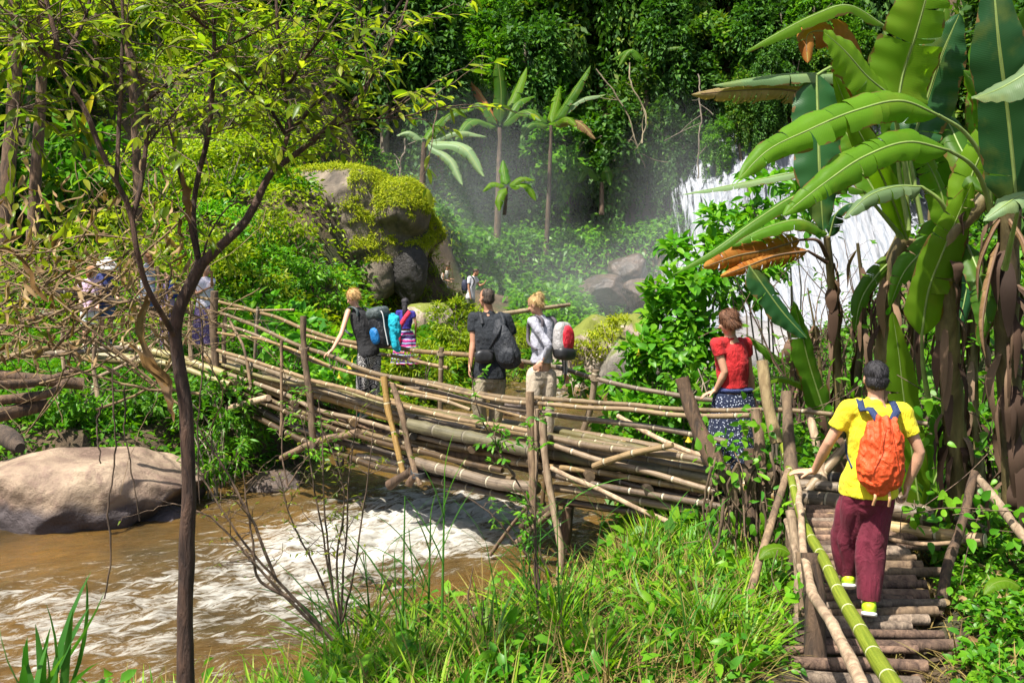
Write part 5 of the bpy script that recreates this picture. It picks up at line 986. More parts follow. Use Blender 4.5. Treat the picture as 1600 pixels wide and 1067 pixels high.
# ---------------- near tree on the left: traced stems ----------------
def limbs(name, segs, mat, par, sides=10, wob=.05, wig=.012):
    for pts, r0, r1 in segs:
        _k[0] += 1; pt = px3(pts); L = np.sum(np.linalg.norm(np.diff(pt, axis=0), axis=1)); n = max(8, int(L/.045)); q = interp_path(pt, n); q = q+wig*np.stack([sn(q, 6, _k[0] % 11, 2), sn(q, 5, 2, 2), sn(q, 5, 7, 2)*.5], -1)*np.sin(np.linspace(0, PI, n))[:, None]
        g = Geo(); tube(g, q, np.linspace(r0, r1, n)*(1+.07*sn(q, 9, _k[0] % 5, 2)), sides, wob=wob, seed=_k[0]); obj(name, g, mat, par)
def paths(segs): return [interp_path(px3(p), 20) for p, _, _ in segs]
def twigs(g, gl, P_, n, L, nl, LL, WW, up=.1, kind='near', droop=.35, sub=True, seedd=0, rt=.0035, out=None):
    """side twigs with leaves along given paths"""
    for i in range(n):
        pth = P_[R.randrange(len(P_))]; t = R.random(); k = int(t*(len(pth)-2)); b = pth[k]*(1-.5)+pth[k+1]*.5; T = norm(pth[k+1]-pth[k])
        d = norm(T*.5+np.array([R.gauss(0, 1), R.gauss(0, .75), R.gauss(.15, .6)])); l = L*R.uniform(.5, 1.3)
        q = interp_path(np.array([b, b+d*l*.5+[0, 0, up*l*.3], b+d*l+[0, 0, up*l-.12*l]]), 9); q += .012*rng.normal(size=q.shape)*np.linspace(0, 1, 9)[:, None]
        if not np.all(np.isfinite(q)): continue
        tube(g, q, np.linspace(rt, rt*.35, 9), 5, caps=False)
        m = nl; tt = rng.uniform(.2, 1, m); tt[-2:] = 1; ii = np.minimum((tt*8).astype(int), 7); fr_ = (tt*8-ii)[:, None]; Pb = q[ii]*(1-fr_)+q[ii+1]*fr_
        sd = np.cross(norm(q[-1]-q[0]), [0, 0, 1]); s_ = np.where(np.arange(m) % 2 == 0, 1, -1)[:, None]
        D = norm(q[-1]-q[0])*.7+sd*s_*rng.uniform(.5, 1.1, (m, 1))+rng.normal(size=(m, 3))*.25-[0, 0, droop]; sz = rng.uniform(.6, 1.15, m)
        leaves(gl, Pb, D, np.array([0, 0, 1])+rng.normal(size=(m, 3))*.35, LL*sz, WW*sz, .22, .25, kind, .015)
Yt = 4.5
tree = empty('forked_tree', 'slender brown tree forking in front of the bridge at the left', 'tree', loc=P(290, 1120, Yt))
limbs('trunk', [([(292, 1150, Yt), (290, 1060, Yt), (289, 960, Yt), (291, 860, Yt), (292, 760, Yt), (290, 680, Yt), (287, 620, Yt), (279, 560, Yt), (274, 520, Yt), (281, 480, Yt), (298, 445, Yt), (314, 412, Yt)], .040, .027)], M_near, tree, 16, .12)
A_ = [([(312, 415, Yt), (345, 385, Yt), (380, 352, Yt+.03), (402, 315, Yt+.06), (418, 280, Yt+.08), (436, 255, Yt+.1)], .024, .015),
      ([(434, 258, Yt+.1), (446, 222, Yt+.12), (452, 200, Yt+.14), (447, 160, Yt+.1), (440, 100, Yt+.05), (434, 40, Yt), (430, -30, Yt)], .013, .006),
      ([(452, 206, Yt+.14), (478, 178, Yt+.2), (510, 148, Yt+.25), (545, 105, Yt+.3), (580, 60, Yt+.3), (612, 25, Yt+.35), (640, -20, Yt+.35)], .013, .006),
      ([(432, 262, Yt+.1), (470, 235, Yt+.15), (505, 208, Yt+.2), (560, 150, Yt+.3), (600, 90, Yt+.4), (625, 40, Yt+.45), (640, -10, Yt+.5)], .015, .006),
      ([(449, 135, Yt+.1), (480, 90, Yt), (510, 50, Yt-.1), (530, 20, Yt-.1)], .010, .005), ([(505, 208, Yt+.2), (545, 190, Yt+.2), (600, 185, Yt+.15), (640, 180, Yt+.1), (700, 165, Yt+.1)], .006, .003),
      ([(575, 110, Yt+.35), (568, 60, Yt+.4), (562, 0, Yt+.4)], .008, .005), ([(446, 210, Yt+.1), (415, 165, Yt), (385, 140, Yt-.1), (360, 100, Yt-.2)], .009, .004)]
B_ = [([(311, 412, Yt), (306, 380, Yt), (303, 340, Yt+.02), (308, 290, Yt+.04), (318, 240, Yt+.04), (326, 180, Yt+.02), (333, 120, Yt), (336, 60, Yt), (333, 0, Yt-.02), (332, -40, Yt)], .015, .008),
      ([(308, 400, Yt-.02), (297, 345, Yt-.04), (290, 300, Yt-.06), (280, 270, Yt-.1), (272, 230, Yt-.1), (262, 190, Yt-.1)], .012, .005),
      ([(336, 78, Yt), (380, 60, Yt+.1), (420, 40, Yt+.15), (470, 22, Yt+.2)], .008, .004), ([(331, 50, Yt), (300, 25, Yt-.1), (270, 0, Yt-.15)], .008, .004), ([(315, 430, Yt), (322, 380, Yt), (340, 340, Yt), (360, 320, Yt), (420, 318, Yt+.05)], .006, .002)]
limbs('branch', A_+B_, M_near, tree, 9, .06)
C_ = [([(274, 528, Yt), (258, 500, Yt-.1), (240, 470, Yt-.2), (222, 430, Yt-.25), (212, 385, Yt-.3), (205, 340, Yt-.3), (196, 310, Yt-.32)], .014, .012), 
      ([(196, 312, Yt-.32), (172, 262, Yt-.35), (150, 215, Yt-.35), (130, 172, Yt-.35), (110, 135, Yt-.35), (93, 100, Yt-.35)], .012, .010),
      ([(93, 102, Yt-.35), (86, 60, Yt-.35), (74, 20, Yt-.35), (66, -30, Yt-.35)], .013, .009), ([(93, 102, Yt-.35), (60, 75, Yt-.4), (25, 45, Yt-.45), (-20, 25, Yt-.5)], .010, .006), ([(95, 100, Yt-.35), (112, 70, Yt-.3), (130, 35, Yt-.25), (145, -20, Yt-.2)], .011, .007),
      ([(60, 74, Yt-.4), (40, 40, Yt-.4), (-10, 5, Yt-.4)], .007, .004),
      ([(206, 345, Yt-.3), (218, 300, Yt-.28), (226, 235, Yt-.25), (228, 155, Yt-.22), (215, 110, Yt-.2), (200, 70, Yt-.2), (180, 20, Yt-.2), (168, -20, Yt-.2)], .012, .008),
      ([(228, 158, Yt-.22), (262, 130, Yt-.2), (300, 105, Yt-.15), (345, 78, Yt-.1), (395, 52, Yt-.05)], .008, .004), ([(226, 235, Yt-.25), (250, 205, Yt-.2), (280, 170, Yt-.2)], .005, .003),
      ([(182, 285, Yt-.33), (184, 210, Yt-.3), (188, 120, Yt-.28), (192, 40, Yt-.25), (190, -20, Yt-.25)], .010, .007), ([(180, 130, Yt-.3), (150, 100, Yt-.3), (100, 45, Yt-.3), (60, 0, Yt-.3)], .006, .003)]
tree2 = empty('slender_tree', 'leaning thin tree joining the forked tree from its left', 'tree', loc=P(275, 540, Yt-.1))
limbs('branch', C_, M_near, tree2, 9, .06)
g = Geo(); gl = Geo(); twigs(g, gl, paths(A_[1:]), 120, .42, 8, .094, .026, .1); obj('twig', g, M_twig, tree); obj('leaf_crown', gl, ML_tree, tree)
g = Geo(); gl = Geo(); pp = [p for p in paths(B_[:1])]; pp[0] = pp[0][8:]; twigs(g, gl, pp+paths(B_[2:4]), 44, .40, 7, .092, .026, .1); obj('twig', g, M_twig, tree2); obj('leaf_crown', gl, ML_tree, tree2)
g = Geo(); gl = Geo(); pp = paths(C_[2:]); twigs(g, gl, pp, 80, .42, 7, .092, .026, .0); twigs(g, gl, [px3([(0, 60, 4.2), (100, 90, 4.3), (200, 60, 4.4)]), px3([(0, 160, 4.3), (60, 180, 4.3), (120, 205, 4.4)])], 40, .4, 8, .085, .03); obj('twig', g, M_twig, tree2); obj('leaf_crown', gl, ML_tree, tree2)
# ---------------- dry vines tangle ----------------
def clearwin(x0, x1, y0, y1, ym):
    while True:
        x = R.uniform(x0, x1); y = R.triangular(y0, y1, ym)
        if not (395 < y < 500 and (122 < x < 182 or 218 < x < 250 or x > 296)): return x, y
g = Geo(); gl = Geo()
for i in range(200):
    x = R.uniform(-20, 290); y = R.triangular(330, 580, 470)
    if y < 500 and R.random() < .93 and (118 < x < 186 or 215 < x < 252 or x > 290): continue
    b = P(x, y, R.uniform(4.9, 6.6)); st = R.choice([.022, .03, .04, .055]); th = R.uniform(0, 6.28); ph = R.gauss(0, .4); q = [b]; n = R.randint(14, 30); cv = R.gauss(0, .10)
    for k in range(n): th += cv+R.gauss(0, .16); ph += R.gauss(0, .12); q.append(q[-1]+st*np.array([math.cos(th), math.sin(ph)*.5, math.sin(th)*.62-.12]))
    r = R.choice([.002, .003, .004, .006]); tube(g, np.array(q), np.linspace(r, r*.6, n+1), 5, caps=False)
for i in range(26):
    x = R.uniform(-20, 260); y = R.uniform(400, 590); b = P(x, y, R.uniform(4.9, 6.2)); a = R.choice([.55, .75, 2.5, .2, 2.9])+R.gauss(0, .2); L = R.uniform(.5, 1.3); d = np.array([math.cos(a), R.gauss(0, .2), math.sin(a)])
    q = interp_path(np.array([b-d*L/2, b+[0, 0, R.gauss(.0, .05)], b+d*L/2]), 14)+.006*np.cumsum(rng.normal(size=(14, 3)), 0); r = R.uniform(.005, .011); tube(g, q, np.linspace(r, r*.6, 14), 6)
for i in range(26):
    x = R.uniform(100, 340); y = R.uniform(200, 480); b = P(x, y, R.uniform(4.7, 5.6)); L = R.uniform(.15, .45); q = interp_path(np.array([b, b+[R.gauss(0, .08), 0, -L*.5], b+[R.gauss(0, .12), R.gauss(0, .1), -L]]), 9); q += .008*np.cumsum(rng.normal(size=q.shape), 0); tube(g, q, np.linspace(.003, .002, 9), 5, caps=False)
tag(obj('dry_vines', g, M_dtwig), 'tangle of dry straw coloured vines and twigs before the left walkers', 'vines', kind='stuff')
g = Geo(); n = 280; Pn = np.array([P(*clearwin(0, 300, 240, 580, 470), R.uniform(4.6, 6.2)) for _ in range(n)]); leaves(g, Pn, rng.normal(size=(n, 3))*[.5, .5, .3]+[0, 0, -1], rdir(n), rng.uniform(.05, .14, n), rng.uniform(.012, .03, n), .5, 1.1, 'near', .08); tag(obj('withered_leaves', g, ML_dry), 'curled brown withered leaves hanging in the dry vines', 'dead leaves', kind='stuff')
g = Geo(); n = 420; Pn = np.array([P(*clearwin(-10, 290, 290, 540, 380), R.uniform(5.0, 6.8)) for _ in range(n)]); leaves(g, Pn, rdir(n, -.2), rdir(n, .8), rng.uniform(.05, .10, n), rng.uniform(.018, .04, n), .2, .3, 'near'); tag(obj('vine_leaves', g, ML_tree), 'yellow green leaves scattered through the dry vines', 'leaves', kind='stuff')
g = Geo(); q = np.array([P(150, 285, 4.7)+[0, 0, 0]]); leaves(g, P(148, 145, 4.6)[None], np.array([[-.42, 0, -1.]]), np.array([[.3, -1, .3]]), .22, .035, .1, .3, 'near', .03); tag(obj('yellow_leaf', g, m_leaf('yellow_leaf', [(.6, .5, .02), (.62, .52, .03)], .4)), 'single long yellow leaf hanging at the upper left', 'leaf')
MB5d = m_leaf('curled_dead_leaf', [(.10, .06, .03), (.20, .13, .07)], .15, .85, .2, 150)
# big curled dead leaves on the trunk base of the fork
for k_, (pts, w_, lb) in enumerate(((([(200, 540, 4.5), (225, 560, 4.5), (255, 590, 4.5), (270, 660, 4.45)]), .05, 'long curled dead leaf hanging left of the main trunk'), ([(235, 455, 4.5), (222, 500, 4.5), (236, 560, 4.5), (262, 600, 4.48)], .055, 'broad crumpled dead leaf caught in the fork'), ([(282, 270, 4.4), (292, 300, 4.4), (296, 350, 4.4)], .04, 'withered brown leaf high on the twin stems'), ([(-5, 388, 4.9), (28, 400, 4.9), (60, 450, 4.9), (75, 472, 4.9)], .035, 'pale dry leaf blade at the left edge'))):
    g = Geo(); q = interp_path(px3(pts), 16); w_ *= .42; W = w_*np.sin(np.linspace(.15, PI-.05, 16))**.6; T, N, B2 = frames(q, [1, 0, 0]); V = np.stack([q+N*W[:, None]+B2*W[:, None]*1.2, q, q-N*W[:, None]+B2*W[:, None]*.9], 1); V += .013*sn(V.reshape(-1, 3), 38, 2, 2).reshape(16, 3, 1); i = (np.arange(15)*3)[:, None]+np.array([0, 1]); F = np.stack([i, i+1, i+4, i+3], -1).reshape(-1, 4); g.add(V.reshape(-1, 3), F); tag(obj('dead_leaf', g, MB5d), lb, 'dead leaf')
# hanging aerial roots near the water
for pts, lb in (([(176, 570, 5), (176, 640, 5), (178, 700, 5), (172, 790, 5), (178, 850, 5), (170, 920, 5)], 'longest dangling root over the brown water'), ([(196, 600, 5.1), (200, 690, 5.1), (210, 780, 5.1), (214, 812, 5.1)], 'thinner dangling root right of the longest one'), ([(160, 630, 5), (163, 680, 5), (172, 720, 5)], 'short dangling root before the boulder'), ([(310, 460, 5.2), (316, 560, 5.2), (314, 660, 5.2), (320, 780, 5.2)], 'thin dangling vine right of the main trunk')):
    g = Geo(); q = interp_path(px3(pts), 24); q += .004*np.cumsum(rng.normal(size=q.shape), 0); tube(g, q, .0042*(1+.4*sn(q, 14, 3, 2)), 6); tag(obj('hanging_root', g, M_btrunk), lb, 'root')
# ---------------- bare stemmed shrubs and saplings before the bridge ----------------
def shrub(segs, lb, nt, nl, tl, LL, WW, mat=ML_tree, name='shrub', cat='shrub', r=1, up=.3, bark=None):
    root = empty(name, lb, cat, loc=P(*segs[0][0])); gs = Geo()
    pp = []
    for pts in segs: q = interp_path(px3(pts), 20); q += .006*np.cumsum(rng.normal(size=q.shape), 0)*.5; pp.append(q[6:]); tube(gs, q, np.linspace(.0095, .003, 20)*r, 7)
    gl = Geo(); twigs(gs, gl, pp, nt, tl, nl, LL, WW, up, 'near'); obj('stem', gs, bark or M_twig, root); obj('foliage', gl, mat, root)
shrub([[(530, 985, 6.5), (515, 900, 6.5), (497, 800, 6.5), (480, 700, 6.5), (470, 640, 6.5)], [(528, 985, 6.5), (520, 880, 6.5), (512, 780, 6.5), (510, 690, 6.5), (500, 620, 6.5)], [(532, 985, 6.5), (540, 860, 6.5), (545, 760, 6.5), (560, 640, 6.5)], [(530, 985, 6.5), (555, 870, 6.4), (570, 760, 6.4), (582, 660, 6.4)], [(528, 985, 6.5), (500, 900, 6.6), (455, 800, 6.6), (435, 730, 6.6)], [(530, 985, 6.4), (525, 880, 6.4), (530, 760, 6.4), (500, 670, 6.4)]], 'bare stemmed shrub with small pale leaves before the rapids', 62, 6, .22, .050, .015)
shrub([[(520, 1000, 5.9), (450, 930, 5.9), (380, 850, 5.9), (320, 760, 5.9), (290, 700, 5.9)], [(500, 985, 5.9), (420, 900, 5.9), (360, 830, 5.9), (330, 800, 5.9), (250, 770, 5.9)], [(430, 905, 5.9), (400, 830, 5.9), (345, 730, 5.9), (300, 660, 5.9)], [(460, 940, 5.9), (400, 900, 5.9), (395, 860, 5.9), (380, 740, 5.9)]], 'leaning bare branches reaching left over the water', 46, 3, .26, .035, .010, up=.1, r=1.2)
shrub([[(850, 1010, 6.6), (838, 900, 6.6), (835, 800, 6.6), (790, 720, 6.6), (750, 640, 6.6), (738, 560, 6.6)], [(842, 920, 6.6), (836, 840, 6.6), (838, 760, 6.6), (840, 690, 6.6), (836, 640, 6.6)], [(805, 745, 6.6), (775, 700, 6.6), (765, 650, 6.6)]], 'leafy sapling with arching stem before the bridge middle', 34, 8, .13, .060, .022, ML_vivid, 'sapling', 'sapling')
shrub([[(860, 900, 7.2), (800, 840, 7.2), (760, 790, 7.2), (725, 768, 7.2)], [(860, 900, 7.2), (830, 820, 7.2), (820, 780, 7.2)]], 'thin twig with sparse leaves hanging above the pool', 14, 5, .12, .05, .02, ML_vivid, 'sapling', 'sapling')
shrub([[(760, 1000, 6.2), (735, 930, 6.2), (740, 880, 6.2)], [(752, 1090, 5.6), (750, 1020, 5.6), (752, 930, 5.6)]], 'short dry stalk standing at the bank edge', 5, 3, .07, .04, .012)
shrub([[(450, 760, 9.5), (440, 690, 9.5), (455, 640, 9.5), (480, 610, 9.5)], [(450, 760, 9.5), (490, 700, 9.5), (520, 660, 9.5)]], 'small leafy shoots in front of the left bridge bundle', 22, 8, .16, .07, .024, ML_vivid)
# ---------------- broadleaf flowering bushes ----------------
M_trump = m_leaf('trumpet_flower', [(.75, .42, .02), (.8, .6, .05), (.8, .5, .03)], .4, .5)
def flower(g, c, s=.11):
    a = np.linspace(0, 2*PI, 11, endpoint=False); rows = []
    for t, r in ((0, .05), (.3, .10), (.6, .22), (.85, .42), (1, .62)): rows.append(np.stack([np.cos(a)*r*s, np.sin(a)*r*s, -t*s*1.7+0*a+(.1*s*np.cos(a*5) if t == 1 else 0)], -1)+c)
    V = np.array(rows).reshape(-1, 3); i = np.arange(4)[:, None]*11; j = np.arange(11)[None]; k = (j+1) % 11; g.add(V, np.stack([i+j, i+k, i+11+k, i+11+j], -1).reshape(-1, 4))
def bush(px, py, Y, w_, h, lb, n=420, LL=.2, WW=.1, mat=ML_vivid, fl=0, kind='near', name='flowering_bush', clumps=26, cat='bush', sp=.26):
    c = P(px, py, Y); z0 = gz1(c[0], c[1]); root = empty(name, lb, cat, loc=(c[0], c[1], z0)); g = Geo()
    c[2] = max(c[2], z0+h*.4)
    for k in range(7):
        e = c+np.array([R.uniform(-.7, .7)*w_/2, R.uniform(-.6, .6)*w_/2, R.uniform(.0, .7)*h/2]); tube(g, interp_path(np.array([[c[0]+R.gauss(0, .06), c[1]+R.gauss(0, .06), z0-.05], (c+e)/2+rng.normal(size=3)*.08-[0, 0, h*.12], e]), 10), np.linspace(.018, .007, 10), 6)
    obj('stem', g, M_btr2, root); gl = Geo(); crown(gl, c, (w_/2, w_*.36, h/2), n, clumps, LL, WW, kind, sp, .35, shell=.35); obj('foliage', gl, mat, root)
    if fl:
        for _ in range(fl): gf = Geo(); flower(gf, c+np.array([R.uniform(-.8, .8)*w_/2, -w_*.36*R.uniform(.6, 1.0), R.uniform(-.6, .5)*h/2]), R.uniform(.045, .075)); obj('flower', gf, M_trump, root)
    return root
for a in ((455, 545, 17.4, 1.9, 1.5, 'broadleaf bush with yellow trumpet flowers behind the left rail', 420, .24, .12, ML_vivid, 6), (535, 570, 16.0, 1.1, 1.3, 'broadleaf bush with flowers under the woman with the hiking pack', 260, .24, .12, ML_vivid, 4), (410, 500, 19, 1.4, 1.2, 'small broadleaf bush above the left bridge end', 220, .22, .11, ML_vivid, 1),
          (1020, 585, 12.4, 1.0, 1.5, 'lowest flowering bush right behind the far rail', 760, .17, .085, ML_vivid, 3), (1075, 500, 12.6, 1.3, 1.5, 'flowering bush left of the woman in red', 950, .18, .09, ML_vivid, 4), (1130, 420, 13.2, 1.6, 1.6, 'tall flowering bush above the woman in red', 1000, .19, .09, ML_vivid, 3),
          (1215, 330, 13.6, 1.6, 1.4, 'upper part of the leafy bank before the waterfall', 620, .2, .09, ML_vivid, 0), (1010, 660, 11.9, 1.5, 1.1, 'bright green bush low behind the bridge poles', 700, .16, .08, ML_vivid, 3), (1080, 610, 11.6, .9, 1.0, 'leafy bush directly behind the split dark log', 300, .15, .075, ML_mid, 2)):
    bush(*a)
for a in ((1010, 765, 10.4, .7, .4, 'dark glossy plant under the bridge right end', 160, .16, .05, ML_mid), (905, 605, 23, 1.0, .8, 'small green plant at the foot of the river ledge', 160, .25, .14, ML_vivid), (715, 505, 25, 1.9, 1.3, 'round yellow green bush beside the pale flat rock', 1500, .13, .045, ML_yel), (660, 560, 22, 2.2, .7, 'grassy yellow bush beyond the far rail', 1200, .16, .03, ML_yel),
          (840, 575, 24.5, 1.2, 1.0, 'dark green bush in the gap between the two middle walkers', 400, .2, .08, ML_mid), (960, 525, 25.0, 1.6, 1.1, 'moss green bush hanging over the river ledge', 1300, .10, .04, ML_moss), (915, 545, 25.4, 1.2, .7, 'yellow moss cushion on the river ledge', 900, .09, .035, ML_moss),
          (350, 640, 14.6, 1.7, 1.5, 'leafy dark green bush under the left bridge end', 900, .14, .045, ML_mid), (335, 700, 13.8, 1.0, .9, 'shaggy green plant overhanging the water below the bridge', 600, .13, .03, ML_vivid), (130, 630, 14.6, 1.8, .9, 'green bush behind the sandstone boulder', 600, .13, .05, ML_vivid), (220, 615, 14.9, 1.6, .8, 'low green bush right of the one behind the boulder', 500, .13, .05, ML_mid),
          (30, 335, 24.0, 3.2, 2.6, 'broadleaf shrub with large blue green leaves at the left edge', 420, .50, .20, ML_vivid), (110, 310, 25.0, 3.0, 2.0, 'broadleaf shrub with large leaves right of the one at the left edge', 300, .46, .17, ML_mid)):
    bush(*a, name='bush')
# hill shrubs at the left, covering the slope with depth
hs = [(x, y, Y) for x, y, Y in ((250, 300, 27), (330, 390, 24.5), (400, 350, 25.5), (425, 405, 25.5), (380, 440, 23.5), (300, 430, 23), (400, 445, 24.2), (220, 200, 33), (330, 230, 31), (420, 210, 33), (150, 120, 36), (280, 110, 38), (390, 140, 38), (455, 445, 25), (200, 380, 24), (350, 300, 28), (100, 200, 31))]
for i, (x, y, Y) in enumerate(hs):
    s_ = Y/26; o = bush(x, y, Y, 3.4*s_, 2.2*s_, 'x', 1700, .17*s_, .06*s_, [ML_yel, ML_vivid, ML_yel, ML_mid, ML_yel][i % 5] if y > 300 else ML_yel, name='hill_shrub', clumps=40)
    o['label'] = 'shrub in the mass of shrubs that covers the left hillside'; o['group'] = 'shrubs covering the left hillside'
# moss and ferns hanging on the mossy boulder
_m = rock_obj.data; V = np.empty(len(_m.vertices)*3, np.float32); _m.vertices.foreach_get('co', V); V = V.reshape(-1, 3).astype(float); F = np.empty(len(_m.polygons)*4, np.int32); _m.polygons.foreach_get('vertices', F); F = F.reshape(-1, 4); cen = V[F].mean(1); nr = norm(np.cross(V[F[:, 1]]-V[F[:, 0]], V[F[:, 2]]-V[F[:, 0]])); 
rel = (cen-P(575, 352, 30.0)); k = (nr[:, 2] > .10) & (rel[:, 2] > -1.1) & (sn(cen, .9, 4, 2)*.7+nr[:, 2]*.6+rel[:, 0]*.14 > -.22) & ~((np.abs(rel[:, 0]+1.1) < .8) & (np.abs(rel[:, 2]-1.2) < .45))
idx = rng.choice(np.where(k)[0], 80000); n = len(idx); g = Geo(); leaves(g, cen[idx]+rng.normal(size=(n, 3))*.05, nr[idx]*.8+rng.normal(size=(n, 3))*.6-[0, 0, .5], nr[idx]+rng.normal(size=(n, 3))*.4, rng.uniform(.05, .14, n), rng.uniform(.015, .04, n), .4, .2); obj('moss', g, ML_moss, mr)
# ---------------- forest: trees with crowns on the slope behind ----------------
protos = []
def far_tree(seed, h=7.0, w_=3.4, mat=ML_far, n=5200, L=.34, W=.17, vine=True):
    root = empty('forest_tree', 'x', 'tree', loc=(0, 0, 0)); g = Geo(); top = np.array([R.gauss(0, .5), R.gauss(0, .3), h*.8]); tr = interp_path(np.array([[0, 0, -.5], [R.gauss(0, .2), 0, h*.4], top]), 16); tube(g, tr, np.linspace(.20, .06, 16), 8, wob=.1)
    for k in range(8): a = R.uniform(0, 6.28); b = tr[6+k]; e = b+np.array([math.cos(a)*w_*.45, math.sin(a)*w_*.4, h*.15]); tube(g, interp_path(np.array([b, (b+e)/2+[0, 0, .15], e]), 8), np.linspace(.06, .02, 8), 5)
    obj('trunk', g, M_btr2, root); gl = Geo(); crown(gl, (0, 0, h*.68), (w_/2, w_*.42, h*.40), n, 46, L, W, 'far', .30, .45, shell=.3)
    if vine:
        for k in range(26):            # hanging curtains of creeper
            a = R.uniform(0, 6.28); c = np.array([math.cos(a)*w_*.45, math.sin(a)*w_*.40, h*R.uniform(.3, .75)]); m = 75; t = rng.uniform(0, 1, m); Pn = c+np.stack([rng.normal(size=m)*.10, rng.normal(size=m)*.10, -t*h*R.uniform(.2, .5)], -1); leaves(gl, Pn, rng.normal(size=(m, 3))*.5+[0, 0, -.8], rng.normal(size=(m, 3))*.4+[math.cos(a), math.sin(a), .4], L*rng.uniform(.5, .9, m), W*rng.uniform(.5, .9, m), .2, .2)
    obj('crown', gl, mat, root); return root
def place(proto, loc, s, rz, label=None, group=None, first=False):
    r = proto if first else proto.copy()
    if not first:
        sc.collection.objects.link(r)
        for ch in proto.children: c = ch.copy(); sc.collection.objects.link(c); c.parent = r
    r.location = Vector([float(q) for q in loc]); r.scale = (s, s, s*R.uniform(.9, 1.2)); r.rotation_euler = (0, 0, rz)
    if label: r['label'] = label
    if group: r['group'] = group
    return r
FT = [far_tree(1, mat=ML_far), far_tree(2, 8, 3.2, ML_dark), far_tree(3, 6.5, 3.8, ML_far, L=.42, W=.2), far_tree(4, 7.5, 3.4, ML_dark, L=.30, W=.16), far_tree(5, 7, 3.6, ML_mid, L=.36, W=.15)]
used = set()
rows = [(42.8, [(-5.6, 1.2, 3), (-3.2, 1.1, 1)]), (45.0, [(-1.4, 1.0, 4), (.6, 1.05, 3), (2.6, 1.1, 4), (4.6, 1.05, 3), (6.0, .95, 0)]), (48.5, [(-9, 1.1, 0), (-6.5, 1.2, 1), (-4, 1.2, 3), (-2, 1.1, 0), (0, 1.2, 4), (2, 1.2, 2), (4, 1.2, 4), (6, 1.2, 0), (7.6, 1.15, 2)]),
        (52.5, [(-12, 1.2, 1), (-9, 1.2, 3), (-6, 1.2, 0), (-3, 1.2, 4), (-.5, 1.2, 1), (2, 1.2, 3), (4.5, 1.2, 0), (7, 1.2, 1), (9.6, 1.2, 0), (12, 1.1, 4), (14.5, 1.2, 1)]), (57, [(x, 1.35, i % 4) for i, x in enumerate(range(-20, 31, 3))]), (62, [(x, 1.5, (i+1) % 4) for i, x in enumerate(range(-24, 34, 4))])]
for Y, lst in rows:
    for x, s_, k in lst:
        yy = Y+R.uniform(-.6, .6); z = gz1(x, yy); f1 = k not in used; used.add(k)
        place(FT[k], (x, yy, z-.6), s_, R.uniform(0, 6.28), 'tree in the dense forest mass on the slope behind', 'forest trees on the far slope', f1)
# trees closer on the right slope and the left hill top
for i, (x, Y, s_, k) in enumerate(((8.6, 15.5, .55, 1), (10.2, 18.5, .7, 3), (12.5, 22, .9, 0), (11.5, 20, .8, 2), (14.5, 26, 1.1, 1), (17, 31, 1.2, 3), (9.8, 16, .6, 3), (7.9, 13.2, .42, 1), (16, 28, 1.1, 0), (20, 36, 1.4, 1), (8.9, 13.6, .5, 3), (18.5, 41, 1.3, 0), (17.6, 44, 1.3, 1))):
    place(FT[k], (x, Y, gz1(x, Y)-.4), s_, R.uniform(0, 6.28), 'tree in the dark leafy mass behind the right banana plants', 'trees on the right slope')
for i, (x, Y, s_, k) in enumerate(((-15, 30, 1.0, 4), (-18, 33, 1.2, 0), (-13, 35, 1.0, 4), (-16.5, 26, .9, 1), (-20, 38, 1.4, 4), (-14, 41, 1.2, 0), (-10, 44, 1.1, 4), (-6.6, 45.5, 1.1, 0), (-18, 44, 1.4, 1), (-23, 42, 1.4, 4), (-13.2, 23.5, .65, 1), (-14.5, 21.5, .7, 3))):
    place(FT[k], (x, Y, gz1(x, Y)-.4), s_, R.uniform(0, 6.28), 'tree among those rising over the left hillside', 'trees over the left hillside')
# dark trunks at the far left
for i, (x0, y0, x1, y1, Y, r, lb) in enumerate(((10, 300, 22, -20, 16, .13, 'leftmost dark trunk behind the near twigs'), (55, 290, 62, -20, 17, .11, 'second dark trunk from the left edge'), (215, 330, 190, -20, 19, .10, 'dark upright trunk behind the leaning thin tree'))):
    root = empty('tree', lb, 'tree', loc=P(x0, y0+60, Y)); g = Geo(); q = interp_path(px3([(x0-4, y0+90, Y), (x0, y0, Y), ((x0+x1)/2+6, (y0+y1)/2, Y), (x1, y1, Y)]), 30); tube(g, q, np.linspace(r, r*.7, 30), 10, wob=.1, seed=i); obj('trunk', g, M_log, root); gl = Geo(); crown(gl, P(x1, -60, Y), (1.6, 1.4, 1.2), 900, 22, .22, .09, 'far', .3, .4); obj('crown', gl, ML_tree, root)
for i, (px, py, Y, s_, k) in enumerate(((1150, 250, 45.5, .75, 0), (1100, 330, 45, .62, 3), (1180, 190, 46, .8, 1), (1085, 250, 45.8, .8, 1), (1225, 140, 46.5, .9, 3), (1290, 130, 47.5, 1.0, 0), (1380, 110, 48, 1.0, 1), (1480, 130, 48, 1.1, 3), (1120, 170, 47.5, .9, 2), (1050, 330, 44.2, .7, 3), (1040, 230, 45.8, .9, 1), (1160, 215, 42.6, .42, 0), (1200, 175, 43, .45, 3), (1120, 250, 42.4, .38, 4), (1250, 150, 44, .6, 3), (1240, 185, 43.3, .5, 1), (1195, 215, 42.2, .42, 1), (1290, 165, 43.4, .6, 0), (1340, 150, 43.4, .6, 4), (1275, 120, 44.5, .7, 4), (1500, 70, 45, .9, 1), (1330, 170, 47, .7, 1))):
    c = P(px, py, Y); place(FT[k], (c[0], c[1], c[2]-1.2), s_, R.uniform(0, 6.28), 'tree hanging over the top edge of the waterfall', 'trees over the waterfall')
